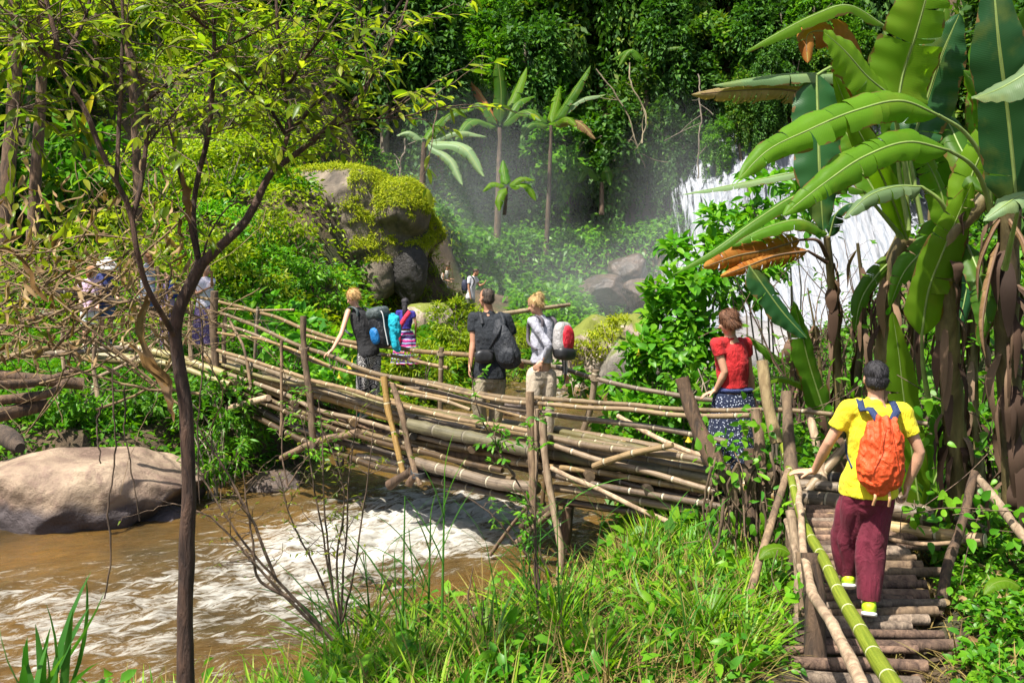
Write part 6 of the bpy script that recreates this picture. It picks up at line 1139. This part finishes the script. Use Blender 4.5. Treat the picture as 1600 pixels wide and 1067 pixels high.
# pale climbing stems in the forest
for i, (pts, lb) in enumerate((([(1008, 262, 43), (990, 215, 43), (975, 170, 43.2), (955, 140, 43.4), (925, 105, 43.6)], 'long pale liana slanting over the dark forest'), ([(1004, 225, 43), (1006, 170, 43), (985, 130, 43), (984, 95, 43.2)], 'upright pale liana beside the slanting one'), ([(1090, 280, 42), (1092, 200, 42.2), (1088, 120, 43)], 'brown liana at the left edge of the waterfall'), ([(620, 305, 40), (628, 255, 40), (636, 215, 40)], 'short slanting bare stem above the mossy boulder'))):
    g = Geo(); q = interp_path(px3(pts), 30); q += .04*np.cumsum(rng.normal(size=q.shape), 0)*.5; tube(g, q, .035, 7)
    for k in range(5): a = q[R.randint(4, 26)]; e = a+rng.normal(size=3)*[.6, .2, .6]; tube(g, interp_path(np.array([a, (a+e)/2+rng.normal(size=3)*.1, e]), 10), .018, 5)
    tag(obj('liana', g, m_bark('liana_bark', (.14, .11, .06), (.30, .25, .15), 8, .4) if i < 2 else M_btr2), lb, 'liana')
# ---------------- banana plants ----------------
MB1 = m_leaf('banana_leaf', [(.055, .15, .010), (.085, .20, .012), (.06, .17, .018)], .5, .42, .4, 430)
MB2 = m_leaf('banana_leaf_bright', [(.13, .27, .012), (.17, .31, .016)], .62, .45, .4, 430)
MB3 = m_leaf('banana_leaf_dark', [(.018, .075, .022), (.026, .09, .026)], .3, .36, .45, 430)
MB4 = m_leaf('banana_leaf_pale', [(.15, .24, .11), (.20, .28, .14)], .35, .45, .4, 430)
MB5 = m_leaf('banana_leaf_dead', [(.15, .085, .04), (.24, .15, .075)], .3, .85, .2, 120)
MB6 = m_leaf('banana_leaf_orange', [(.30, .095, .015), (.42, .18, .035)], .4, .7, .3, 120)
MB5t = m_leaf('banana_leaf_tan', [(.30, .22, .10), (.38, .28, .15)], .4, .8, .2, 120)
MB1b = m_leaf('banana_leaf_mid', [(.085, .20, .010), (.11, .24, .012)], .55, .42, .4, 430)
M_pst = m_bark('banana_stem', (.06, .045, .02), (.22, .17, .07), 9, .4, .5); M_pet = m_plain('petiole', (.20, .28, .07), .45, .35, 12)
M_sheath = m_leaf('dead_sheath', [(.03, .017, .011), (.09, .05, .03), (.20, .125, .075), (.055, .03, .02), (.30, .20, .125)], .08, .85)
def bleaf(g, pts, w_, nrm, seed=0, tears=5, droop=.25, wave=.03, n=56, tipw=.12, gm=None, rib=.012):
    """banana blade round a midrib path, edges drooping, torn between the side veins"""
    rg = np.random.default_rng(seed+1000); q = interp_path(np.asarray(pts, float), n); T = norm(np.gradient(q, axis=0)); N = np.asarray(nrm, float); N = N-T*(T@N)[:, None]; N = norm(N); S = np.cross(T, N)
    t = np.linspace(0, 1, n); W = w_*np.minimum(1, np.minimum((t/.10)**.55, ((1-t)/.42)**.62))*(1+.05*np.sin(t*17+seed)); W[-1] = w_*.01; W[0] = w_*.15
    L = np.concatenate([[0], np.cumsum(np.linalg.norm(np.diff(q, axis=0), axis=1))])
    for sd in (-1, 1):
        cuts = sorted(rg.choice(np.arange(4, n-3), min(tears, n-8), replace=False)) if tears else []
        bounds = [0]+list(cuts)+[n-1]
        for a, b in zip(bounds[:-1], bounds[1:]):
            if b-a < 1: continue
            k = np.arange(a, b+1); m = len(k); dr = droop+rg.normal()*.10*(1 if tears else .3); rows = []
            for j, u in enumerate((0, .3, .65, 1.0)):
                ang = dr*u*1.3; off = W[k]*u; sh = 0
                if tears and u == 1.0: e = np.zeros(m); e[0] = .35 if a else 0; e[-1] = .35 if b < n-1 else 0; off = off*(1-.12*e)
                wv = wave*np.sin(k*.9+seed+sd)*u**2*w_*3*.5
                pos = q[k]+S[k]*sd*(off*math.cos(ang))[:, None]-N[k]*(off*math.sin(ang)-.18*W[k]*math.sin(PI*min(u*1.0, 1))*.5+0*wv)[:, None]+N[k]*wv[:, None]+T[k]*(off*.16)[:, None]
                if tears and m > 2: pos = pos+T[k]*(np.linspace(.5, -.5, m)*.10*u*w_)[:, None]
                rows.append(pos)
            V = np.stack(rows, 1).reshape(-1, 3); i = (np.arange(m-1)*4)[:, None]+np.arange(3); F = np.stack([i, i+4, i+5, i+1], -1).reshape(-1, 4)
            if sd < 0: F = F[:, ::-1]
            U = np.stack([np.broadcast_to(.5+sd*np.array([0, .3, .65, 1.])*.5, (m, 4)), np.broadcast_to(L[k][:, None], (m, 4))], -1).reshape(-1, 2); g.add(V, F, U)
    if gm is not None: tube(gm, q[:-4]-N[:-4]*rib*.6, np.linspace(rib, rib*.3, n-4), 7)
def petiole(g, pts, r0=.022, r1=.014): tube(g, interp_path(np.asarray(pts, float), 22), np.linspace(r0, r1, 22), 8)
def sheaths(g, path, r, n, L=.4, seed=0, out=.5):
    rg = np.random.default_rng(seed)
    for i in range(n):
        t = rg.uniform(.05, 1); k = min(int(t*(len(path)-1)), len(path)-2); b = path[k]; a = rg.uniform(0, 2*PI); d = np.array([math.cos(a), math.sin(a), 0]); l = L*rg.uniform(.4, 1.3)
        q = interp_path(np.array([b+d*r*.8, b+d*(r+.10*out)-[0, 0, l*.3], b+d*(r+.07*out*rg.uniform(.3, 1.8))-[0, 0, l]]), 8); w_ = rg.uniform(.008, .05)*np.array([.5, 1, 1.2, 1.2, 1.1, .9, .6, .15]); S = np.array([-d[1], d[0], 0]); cv = d*.5+rg.normal(size=3)*.15
        V = np.stack([q+S*w_[:, None]-cv*w_[:, None]*.7, q+rg.normal(size=(8, 3))*.006, q-S*w_[:, None]-cv*w_[:, None]*.7], 1).reshape(-1, 3); j = (np.arange(7)*3)[:, None]+np.array([0, 1]); g.add(V, np.stack([j, j+1, j+4, j+3], -1).reshape(-1, 4))
def trunk_of(root, pts, r0, r1, sh=40, seed=0, L=.45, out=.5):
    q = interp_path(px3(pts), 30); g = Geo(); tube(g, q, np.linspace(r0, r1, 30)*(1+.12*sn(q, 6, seed, 2)), 14, wob=.10, seed=seed); obj('trunk', g, M_pst, root)
    if sh: g = Geo(); sheaths(g, q, r0*.9, sh, L, seed, out); obj('dead_leaf_skirt', g, M_sheath, root)
    return q
F3 = np.array([0, -1, .5])
def addleaves(root, specs):
    for i, (pts, w_, mt, nrm, tears, droop, pet) in enumerate(specs):
        g = Geo(); bleaf(g, px3(pts), w_, nrm, seed=i*7+len(specs), tears=tears, droop=droop); lf = obj('leaf', g, mt, root)
        q = interp_path(px3(pts), 30); g = Geo(); tube(g, q[:-2], np.linspace(.011, .003, 28), 7)
        if pet: petiole(g, px3(pet+[pts[0]]), .024, .012)
        rb = obj('midrib', g, M_pet if mt not in (MB5, MB5t, MB6) else M_sheath, lf); rb.location = (0, 0, 0)
# plant A: main clump at the right
bA = empty('banana_plant', 'big banana plant with two long arching leaves over the waterfall view', 'banana plant', loc=P(1480, 760, 8))
trunk_of(bA, [(1500, 790, 8.0), (1488, 620, 7.8), (1480, 470, 7.6), (1492, 360, 7.4), (1540, 310, 7.3)], .10, .07, 46, 3)
addleaves(bA, [
 ([(1466, 180, 7.0), (1410, 158, 6.9), (1340, 172, 6.8), (1260, 205, 6.7), (1200, 235, 6.6), (1152, 282, 6.5)], .15, MB1b, (0, -1, .55), 7, .3, [(1548, 330, 7.3), (1540, 260, 7.2), (1505, 205, 7.1)]),
 ([(1482, 235, 6.9), (1420, 222, 6.8), (1350, 245, 6.7), (1290, 285, 6.6), (1222, 338, 6.5)], .135, MB1b, (0, -1, .55), 8, .3, [(1550, 345, 7.3), (1540, 300, 7.2), (1515, 255, 7.0)]),
 ([(1440, 525, 7.6), (1452, 450, 7.5), (1475, 390, 7.4), (1500, 330, 7.3), (1520, 284, 7.2)], .15, MB2, (-.35, -1, .3), 4, .2, [(1450, 620, 7.8), (1442, 570, 7.7)]),
 ([(1440, 292, 7.6), (1400, 292, 7.5), (1360, 305, 7.4), (1318, 342, 7.3)], .10, MB4, (0, -.6, 1), 7, .55, [(1490, 360, 7.7), (1465, 310, 7.6)]),
 ([(1400, 190, 7.7), (1410, 120, 7.7), (1432, 50, 7.6), (1462, -60, 7.5)], .27, MB2, (.1, -1, .2), 4, .15, [(1420, 360, 7.8), (1404, 260, 7.8)]),
 ([(1420, 235, 7.9), (1450, 150, 7.9), (1470, 90, 7.8), (1500, 20, 7.7)], .22, MB3, (-.4, -1, .2), 1, .2, [(1440, 350, 7.9)]),
 ([(1392, 150, 7.5), (1355, 120, 7.4), (1320, 80, 7.3), (1285, 48, 7.2)], .20, MB2, (-.3, -1, .7), 1, .25, [(1420, 300, 7.8), (1405, 210, 7.7)]),
 ([(1590, 330, 6.4), (1575, 180, 6.3), (1560, 60, 6.2), (1550, -60, 6.2)], .19, MB3, (-.5, -1, .1), 1, .3, [(1570, 420, 6.8)]),
 ([(1650, 70, 6.0), (1610, 110, 6.0), (1570, 135, 6.0), (1520, 155, 5.9)], .13, MB4, (.1, -.5, 1), 1, .3, []),
 ([(1640, 300, 6.2), (1600, 305, 6.2), (1568, 322, 6.1), (1536, 346, 6.1)], .08, MB4, (.1, -.5, 1), 1, .3, []),
 ([(1540, 300, 7.5), (1500, 230, 7.8), (1480, 190, 8.0), (1440, 150, 8.3)], .14, MB1, (0, -1, .5), 3, .3, [])])
# plant B: middle clump, trunk 1385
bB = empty('banana_plant', 'banana plant with a vertical dark leaf and a shaggy brown trunk', 'banana plant', loc=P(1390, 720, 8.8))
trunk_of(bB, [(1395, 760, 8.9), (1385, 640, 8.8), (1388, 520, 8.7), (1395, 420, 8.6), (1415, 370, 8.5)], .12, .09, 64, 5, .5, .9)
addleaves(bB, [
 ([(1276, 118, 8.0), (1278, 190, 7.95), (1280, 260, 7.9), (1286, 360, 7.9)], .20, MB3, (0, -1, .1), 0, .12, [(1420, 365, 8.5), (1350, 180, 8.3), (1300, 105, 8.1)]),
 ([(1418, 375, 8.4), (1385, 290, 8.2), (1355, 230, 8.0), (1322, 165, 7.9), (1302, 112, 7.8)], .11, MB2, (-.4, -1, .2), 0, .3, []),
 ([(1372, 130, 8.2), (1320, 118, 8.1), (1240, 116, 8.0), (1170, 124, 7.9), (1112, 134, 7.8)], .10, MB4, (0, -.4, 1), 2, .5, [(1420, 360, 8.5), (1405, 200, 8.4)]),
 ([(1285, 150, 8.1), (1220, 140, 8.0), (1150, 142, 7.9), (1080, 148, 7.8)], .13, MB5t, (0, -1, .25), 18, .8, [(1415, 365, 8.5), (1350, 190, 8.3)]),
 ([(1350, 300, 8.2), (1320, 292, 8.0), (1260, 300, 7.9), (1180, 345, 7.7), (1110, 395, 7.6), (1050, 430, 7.5)], .075, MB1, (0, -.5, 1), 4, .45, [(1410, 372, 8.4)]),
 ([(1300, 260, 8.2), (1230, 272, 8.0), (1150, 288, 7.9), (1066, 304, 7.8)], .06, MB4, (0, -.4, 1), 2, .4, [(1405, 370, 8.4), (1370, 285, 8.3)]),
 ([(1380, 40, 8.3), (1330, 10, 8.2), (1270, 25, 8.0), (1220, 50, 7.9), (1163, 82, 7.8)], .10, MB2, (-.2, -.6, 1), 1, .5, [(1418, 360, 8.5), (1410, 180, 8.4)]),
 ([(1350, 210, 8.4), (1330, 120, 8.3), (1310, 60, 8.2), (1262, 55, 8.0), (1262, 100, 7.9)], .17, MB6, (-.4, -1, .2), 7, .5, [(1415, 360, 8.5)]),
 ([(1425, 300, 8.7), (1410, 220, 8.7), (1390, 150, 8.7), (1360, 80, 8.7)], .16, MB1, (.2, -1, .2), 1, .3, []),
 ([(1380, 320, 8.9), (1350, 270, 9.0), (1330, 220, 9.0), (1300, 180, 9.1)], .14, MB1, (.2, -1, .3), 2, .3, [])])
# plant C: slim trunk 1300 with dead orange leaves
bC = empty('banana_plant', 'slim banana plant with drooping orange dead leaves', 'banana plant', loc=P(1305, 730, 9.6))
trunk_of(bC, [(1308, 760, 9.7), (1312, 640, 9.6), (1305, 520, 9.5), (1298, 430, 9.4), (1292, 370, 9.3)], .06, .035, 34, 7, .4, .35)
addleaves(bC, [
 ([(1250, 375, 9.2), (1200, 390, 9.1), (1150, 400, 9.0), (1098, 418, 8.9)], .17, MB6, (.1, -1, .1), 16, .6, [(1292, 400, 9.3), (1275, 375, 9.2)]),
 ([(1262, 392, 9.2), (1210, 400, 9.1), (1170, 415, 9.0), (1125, 432, 8.9)], .15, MB6, (-.2, -1, .2), 16, .8, [(1292, 410, 9.3)]),
 ([(1292, 365, 9.3), (1255, 345, 9.2), (1200, 355, 9.1), (1140, 385, 9.0)], .11, MB1, (0, -.5, 1), 4, .5, []),
 ([(1296, 370, 9.3), (1310, 330, 9.2), (1330, 318, 9.1), (1350, 325, 9.0)], .09, MB3, (0, -.5, 1), 4, .5, []),
 ([(1170, 415, 9.0), (1195, 450, 9.0), (1225, 490, 9.0), (1262, 530, 9.0)], .14, MB3, (.5, -1, .4), 1, .25, []),
 ([(1290, 650, 9.5), (1262, 560, 9.4), (1248, 500, 9.3), (1240, 470, 9.2)], .14, MB1, (.3, -1, .3), 1, .3, []),
 ([(1262, 600, 10.6), (1225, 570, 10.6), (1195, 545, 10.5), (1165, 522, 10.5)], .09, MB1, (.1, -.8, .8), 2, .4, [(1300, 690, 10.4)]),
 ([(1290, 640, 9.6), (1250, 600, 9.5), (1210, 590, 9.4), (1175, 612, 9.3)], .07, MB2, (.1, -.6, 1), 1, .4, [(1302, 700, 9.6)])])
# plant D: right hand shaggy trunk 1570
bD = empty('banana_plant', 'rightmost banana plant with long hanging dead leaves on its trunk', 'banana plant', loc=P(1570, 760, 7.6))
trunk_of(bD, [(1590, 800, 7.6), (1580, 640, 7.5), (1572, 500, 7.4), (1575, 400, 7.3), (1580, 300, 7.2)], .10, .08, 46, 9, .5, 1.0)
addleaves(bD, [([(1580, 300, 7.2), (1560, 200, 7.1), (1530, 140, 7.0), (1505, 110, 6.9)], .14, MB1, (.2, -1, .3), 2, .3, []), ([(1570, 330, 7.3), (1600, 200, 7.2), (1610, 100, 7.1), (1600, 10, 7.0)], .2, MB1, (-.3, -1, .2), 3, .3, []), ([(1560, 380, 7.2), (1545, 440, 7.1), (1535, 520, 7.0), (1540, 560, 7.0)], .055, MB5, (0, -1, .2), 16, 1.1, []), ([(1575, 340, 7.2), (1600, 380, 7.0), (1610, 440, 6.9), (1600, 520, 6.9)], .06, MB5, (-.3, -1, .2), 16, 1.1, []),
               ([(1578, 320, 7.3), (1548, 370, 7.2), (1530, 420, 7.2), (1528, 470, 7.2)], .05, MB5, (0, -1, .2), 16, 1.2, [])])
# plant E: young leaf behind the man
bE = empty('banana_sapling', 'young banana shoot with one upright bright leaf behind the man in yellow', 'banana plant', loc=P(1440, 800, 8.4))
addleaves(bE, [([(1438, 800, 8.4), (1424, 700, 8.35), (1412, 620, 8.3), (1404, 550, 8.25), (1394, 486, 8.2)], .15, MB2, (.1, -1, .1), 1, .15, []), ([(1440, 800, 8.5), (1470, 720, 8.5), (1476, 680, 8.45), (1460, 630, 8.4)], .17, MB1, (-.2, -1, .2), 2, .25, [])])
for i, (x, y, Y, w_, lb) in enumerate(((1570, 912, 6.2, .05, 'single bright broad leaf low at the right edge'), (1480, 690, 8.8, .06, 'broad leaf low between the shaggy trunks'), (1215, 860, 7.6, .07, 'bright broad leaf at the foot of the ramp rail'))):
    c = P(x, y, Y); g = Geo(); bleaf(g, np.array([c+[.10, 0, -.02], c+[.02, 0, .02], c+[-.08, -.02, .01], c+[-.16, -.05, -.05]]), w_, (0, -.5, 1), seed=i, tears=0); tag(obj('leaf', g, MB2, None), lb, 'leaf')
addleaves(bA, [
 ([(1500, 360, 7.6), (1520, 270, 7.6), (1560, 200, 7.5), (1610, 160, 7.4)], .15, MB2, (-.2, -1, .4), 5, .3, []), ([(1480, 360, 8.0), (1470, 300, 8.0), (1445, 250, 8.0), (1400, 215, 7.9)], .13, MB1b, (.2, -1, .4), 4, .3, []),
 ([(1510, 380, 7.5), (1530, 430, 7.3), (1540, 480, 7.2), (1530, 540, 7.2)], .10, MB1, (-.2, -1, .3), 5, .3, []), ([(1470, 340, 8.2), (1450, 380, 8.1), (1410, 430, 8.0), (1390, 480, 8.0)], .11, MB1, (.3, -1, .3), 5, .4, []),
 ([(1520, 330, 8.0), (1545, 240, 8.0), (1540, 140, 8.0), (1520, 60, 8.0)], .18, MB1b, (.2, -1, .1), 5, .2, []), ([(1500, 300, 8.4), (1470, 200, 8.4), (1455, 100, 8.4), (1480, 0, 8.4)], .17, MB1, (-.1, -1, .1), 4, .2, []),
 ([(1560, 300, 8.2), (1590, 250, 8.2), (1620, 230, 8.1)], .14, MB1b, (.2, -1, .3), 4, .3, []), ([(1490, 360, 8.4), (1510, 420, 8.3), (1500, 500, 8.2), (1480, 560, 8.2)], .10, MB3, (0, -1, .2), 6, .4, [])])
addleaves(bB, [([(1400, 400, 8.6), (1370, 430, 8.5), (1345, 470, 8.4), (1335, 520, 8.4)], .09, MB1, (.2, -1, .3), 5, .4, []), ([(1395, 380, 8.6), (1430, 420, 8.5), (1450, 470, 8.4)], .09, MB3, (-.2, -1, .3), 4, .4, [])])
# dark trunks and sheaths between them
for i, (pts, r, lb) in enumerate((([(1425, 760, 9.4), (1420, 600, 9.3), (1445, 450, 9.2), (1455, 300, 9.1)], .06, 'dark dead trunk right of the shaggy brown trunk'), ([(1345, 740, 9.9), (1340, 600, 9.8), (1350, 480, 9.7), (1340, 380, 9.6)], .06, 'dark dead trunk left of the shaggy brown trunk'), ([(1530, 790, 8.6), (1520, 600, 8.5), (1525, 400, 8.4)], .08, 'dark dead trunk between the two right banana plants'), ([(1255, 640, 10.4), (1240, 560, 10.3), (1222, 480, 10.2)], .03, 'thin dark stem at the left of the banana clump'), ([(1285, 660, 10.2), (1280, 560, 10.1), (1262, 450, 10.0)], .03, 'thin dark stem beside the slim banana trunk'))):
    root = empty('dead_banana_plant', lb, 'dead plant', loc=P(*pts[0])); trunk_of(root, pts, r*.85, r*.25, 30 if r > .05 else 6, 20+i, .5, .7)
# thin branch web before the white water
for i in range(9):
    root = None; g = Geo(); b = P(R.uniform(1235, 1380), R.uniform(640, 700), R.uniform(10, 11)); pp = []
    for k in range(4):
        e = b+np.array([R.uniform(-1.0, .5), R.uniform(-.2, .2), R.uniform(.8, 2.0)]); q = interp_path(np.array([b, (b+e)/2+[R.gauss(0, .15), 0, .1], e]), 16); q += .012*np.cumsum(rng.normal(size=q.shape), 0); pp.append(q); tube(g, q, np.linspace(.012, .004, 16), 6)
    gl = Geo(); root = empty('bare_shrub', 'x', 'shrub', loc=b); root['label'] = 'thin dark twiggy shrub in front of the white water'; root['group'] = 'twiggy shrubs before the waterfall'; twigs(g, gl, pp, 26, .4, 3, .07, .035, .1, 'near', rt=.004); obj('stem', g, M_log, root); obj('foliage', gl, ML_mid, root)
# ---------------- mid distance banana plants ----------------
def far_banana(px, base, top, Y, specs, lb, lean=0, r=.13, dead=0):
    root = empty('banana_plant', lb, 'banana plant', loc=P(px+lean, base, Y)); q = interp_path(px3([(px+lean, base+6, Y), (px+lean*.4, (base+top)/2, Y), (px, top, Y)]), 20); g = Geo(); tube(g, q, np.linspace(r, r*.6, 20), 9, wob=.08); obj('trunk', g, M_btrunk, root)
    for i, (dx, dy, bx, by, w_, mt, dY) in enumerate(specs):
        a = P(px, top, Y); m = P(px+bx, top+by, Y+dY*.5); e = P(px+dx, top+dy, Y+dY); g = Geo(); nr = norm(np.array([-(e-a)[0]*.25, -.7, 1.0]))
        if abs(dx) < 22 and dy < 0: nr = np.array([.1, -1, .2])
        bleaf(g, np.array([a*.85+m*.15, m, e]), w_, nr, seed=i+int(px), tears=4 if mt is not MB5 else 9, droop=.4, n=30, gm=g, rib=.02); obj('leaf', g, mt, root)
far_banana(781, 408, 200, 41, [(-4, -112, 2, -55, .36, MB1, 0), (55, -50, 30, -42, .30, MB1, 1), (66, -10, 36, -26, .26, MB1, -1.5), (-60, -25, -32, -38, .30, MB1, 0), (-70, 20, -40, -12, .26, MB1, -1.5), (42, -95, 22, -50, .30, MB2, 2), (-50, -78, -28, -48, .28, MB6, 2)], 'tallest banana plant on the far bank with an upright leaf', -6, .17)
far_banana(861, 392, 196, 41.5, [(62, -94, 34, -52, .32, MB1, 0), (86, -48, 44, -40, .24, MB4, 0), (-62, -10, -34, -24, .26, MB1, 0), (70, 22, 38, -6, .26, MB5, -1), (-48, 22, -30, -2, .24, MB1, -1), (14, -60, 8, -32, .28, MB2, 1.5), (40, 0, 22, -12, .24, MB2, -1.5)], 'right one of the tall far banana plants with spread leaves', -8, .12)
far_banana(663, 345, 222, 37, [(78, -52, 40, -44, .28, MB1, 0), (98, -8, 52, -16, .22, MB4, 0), (-44, -10, -24, -16, .2, MB4, 0), (94, 55, 56, 6, .28, MB4, -1), (60, 68, 36, 24, .22, MB4, -1), (30, -40, 18, -26, .28, MB1, 1)], 'far banana plant with pale drooping leaves above the mossy boulder', -8, .16)
far_banana(792, 330, 292, 36, [(46, 22, 28, -4, .20, MB2, 0), (44, -10, 24, -14, .18, MB2, 0), (-38, 8, -22, -6, .18, MB2, 0), (-12, 38, -10, 12, .2, MB2, -.5), (-6, -42, -4, -22, .22, MB1, .5)], 'small young banana plant between the tall far ones', -4, .08)
for i, (px, ba, tp_, Y, lb) in enumerate(((815, 200, 100, 47, 'banana plant high in the forest above the tall ones'), (700, 175, 140, 45, 'banana plant half buried in the forest at the centre'), (1010, 175, 100, 45, 'banana plant high in the forest right of the centre'), (940, 330, 285, 43, 'low banana plant in the dark below the lianas'), (560, 190, 150, 41, 'banana plant over the left hillside crest'), (150, 90, 20, 34, 'banana plant behind the twigs at the upper left'), (240, 70, 10, 36, 'banana plant at the top left, right of the other one'))):
    far_banana(px, ba, tp_, Y, [(R.uniform(35, 60)*s1, R.uniform(-45, 10), 22*s1, -22, .26, R.choice([MB1, MB3, MB1]), R.uniform(-1, 1)) for s1 in (-1, 1, -1, 1, .3)], lb, 0, .13)
# ---------------- weeds on the post cluster and at the ramp ----------------
def leafy(px, py, Y, n, sp, LL, WW, lb, mat=ML_vivid, kind='heart', name='climber'):
    c = P(px, py, Y); g = Geo(); Pn = c+rng.normal(size=(n, 3))*np.array(sp); o = empty(name, lb, 'climbing plant' if name == 'climber' else 'plant', loc=c)
    for k in range(max(3, n//12)): b = c+rng.normal(size=3)*np.array(sp)*.5; e = b+rng.normal(size=3)*np.array(sp)*1.2-[0, 0, sp[2]]; tube(g, interp_path(np.array([b, (b+e)/2+rng.normal(size=3)*.04, e]), 10), .004, 5)
    obj('stem', g, M_twig, o); g = Geo(); s_ = rng.uniform(.5, 1.2, n); leaves(g, Pn, rdir(n, -.25)+[0, -.3, 0], norm(rng.normal(size=(n, 3))*.4+[0, -.5, .8]), LL*s_, WW*s_, .2, .2, kind); obj('foliage', g, mat, o)
leafy(1150, 700, 8.4, 50, (.16, .1, .13), .11, .065, 'broad leaved creeper on top of the post cluster'); leafy(1165, 660, 8.5, 22, (.10, .08, .10), .09, .05, 'few creeper leaves over the red woman skirt'); leafy(1130, 800, 8.3, 36, (.14, .1, .2), .11, .055, 'creeper hanging at the left of the post cluster', ML_mid)
leafy(1215, 790, 8.0, 26, (.10, .08, .14), .12, .035, 'narrow leaved creeper between the rail posts'); leafy(1270, 690, 8.6, 26, (.12, .08, .06), .11, .06, 'bright leaves behind the yellow bamboo tip'); leafy(1180, 960, 6.8, 50, (.22, .15, .15), .085, .055, 'leafy weeds at the foot of the crooked prop', name='weed')
leafy(1240, 930, 6.7, 34, (.12, .1, .16), .08, .05, 'leafy weeds behind the dark rail post', name='weed'); leafy(1430, 800, 8.0, 34, (.2, .1, .1), .09, .06, 'leaves at the stringer ends right of the man', name='weed'); leafy(1540, 800, 7.2, 60, (.3, .2, .14), .10, .06, 'leafy weeds at the right edge by the branch rail', name='weed')
leafy(1470, 760, 8.2, 40, (.2, .15, .15), .11, .07, 'weeds under the shaggy banana trunks', ML_mid, name='weed'); leafy(1560, 700, 7.8, 46, (.25, .2, .3), .11, .06, 'leafy stems before the rightmost trunk', name='weed'); leafy(1400, 560, 9.2, 60, (.4, .2, .5), .10, .05, 'small leaves between the banana trunks', ML_mid, name='weed'); leafy(1200, 445, 10.4, 60, (.4, .2, .3), .11, .055, 'leaves under the orange dead leaves', ML_mid, name='weed')
leafy(1360, 640, 9.4, 70, (.35, .2, .4), .12, .06, 'leafy growth low between the banana trunks behind the man', name='weed'); leafy(1510, 600, 8.3, 70, (.3, .2, .5), .12, .06, 'leafy growth between the two right banana trunks', name='weed'); leafy(1450, 600, 9.6, 60, (.3, .2, .6), .13, .06, 'dim leaves deep behind the right banana trunks', ML_mid, name='weed')
# tangle of dead roots and sheaths at the post cluster
g = Geo()
for i in range(46):
    x = R.uniform(1112, 1240); y = R.uniform(690, 830); b = P(x, y, R.uniform(8.1, 8.9)); L = R.uniform(.3, 1.0); q = interp_path(np.array([b, b+[R.gauss(0, .06), R.gauss(0, .05), -L*.5], b+[R.gauss(0, .1), R.gauss(0, .08), -L]]), 12); q += .008*np.cumsum(rng.normal(size=q.shape), 0); r = R.uniform(.004, .018); tube(g, q, np.linspace(r, r*.5, 12), 6)
for i in range(8): b = P(R.uniform(1120, 1235), 760, 8.5); sheaths(g, np.array([b-[0, 0, .8], b+[0, 0, .2]]).repeat(3, 0), .05, 7, .3, i, .6)
tag(obj('root_tangle', g, M_stick), 'matted dead roots and sticks binding the posts at the near bridge end', 'roots')
g = Geo(); C = scatter(500, 3.1, 7, 6, 12, lambda X, Y: inview(X, Y)); n = len(C); leaves(g, C+[0, 0, .06], rdir(n)*[1, 1, .3], rdir(n, 1.), rng.uniform(.1, .32, n), rng.uniform(.03, .09, n), .2, .7, 'near', .06); tag(obj('leaf_litter', g, ML_dry), 'dead brown leaves lying under the banana plants', 'leaf litter', kind='stuff')
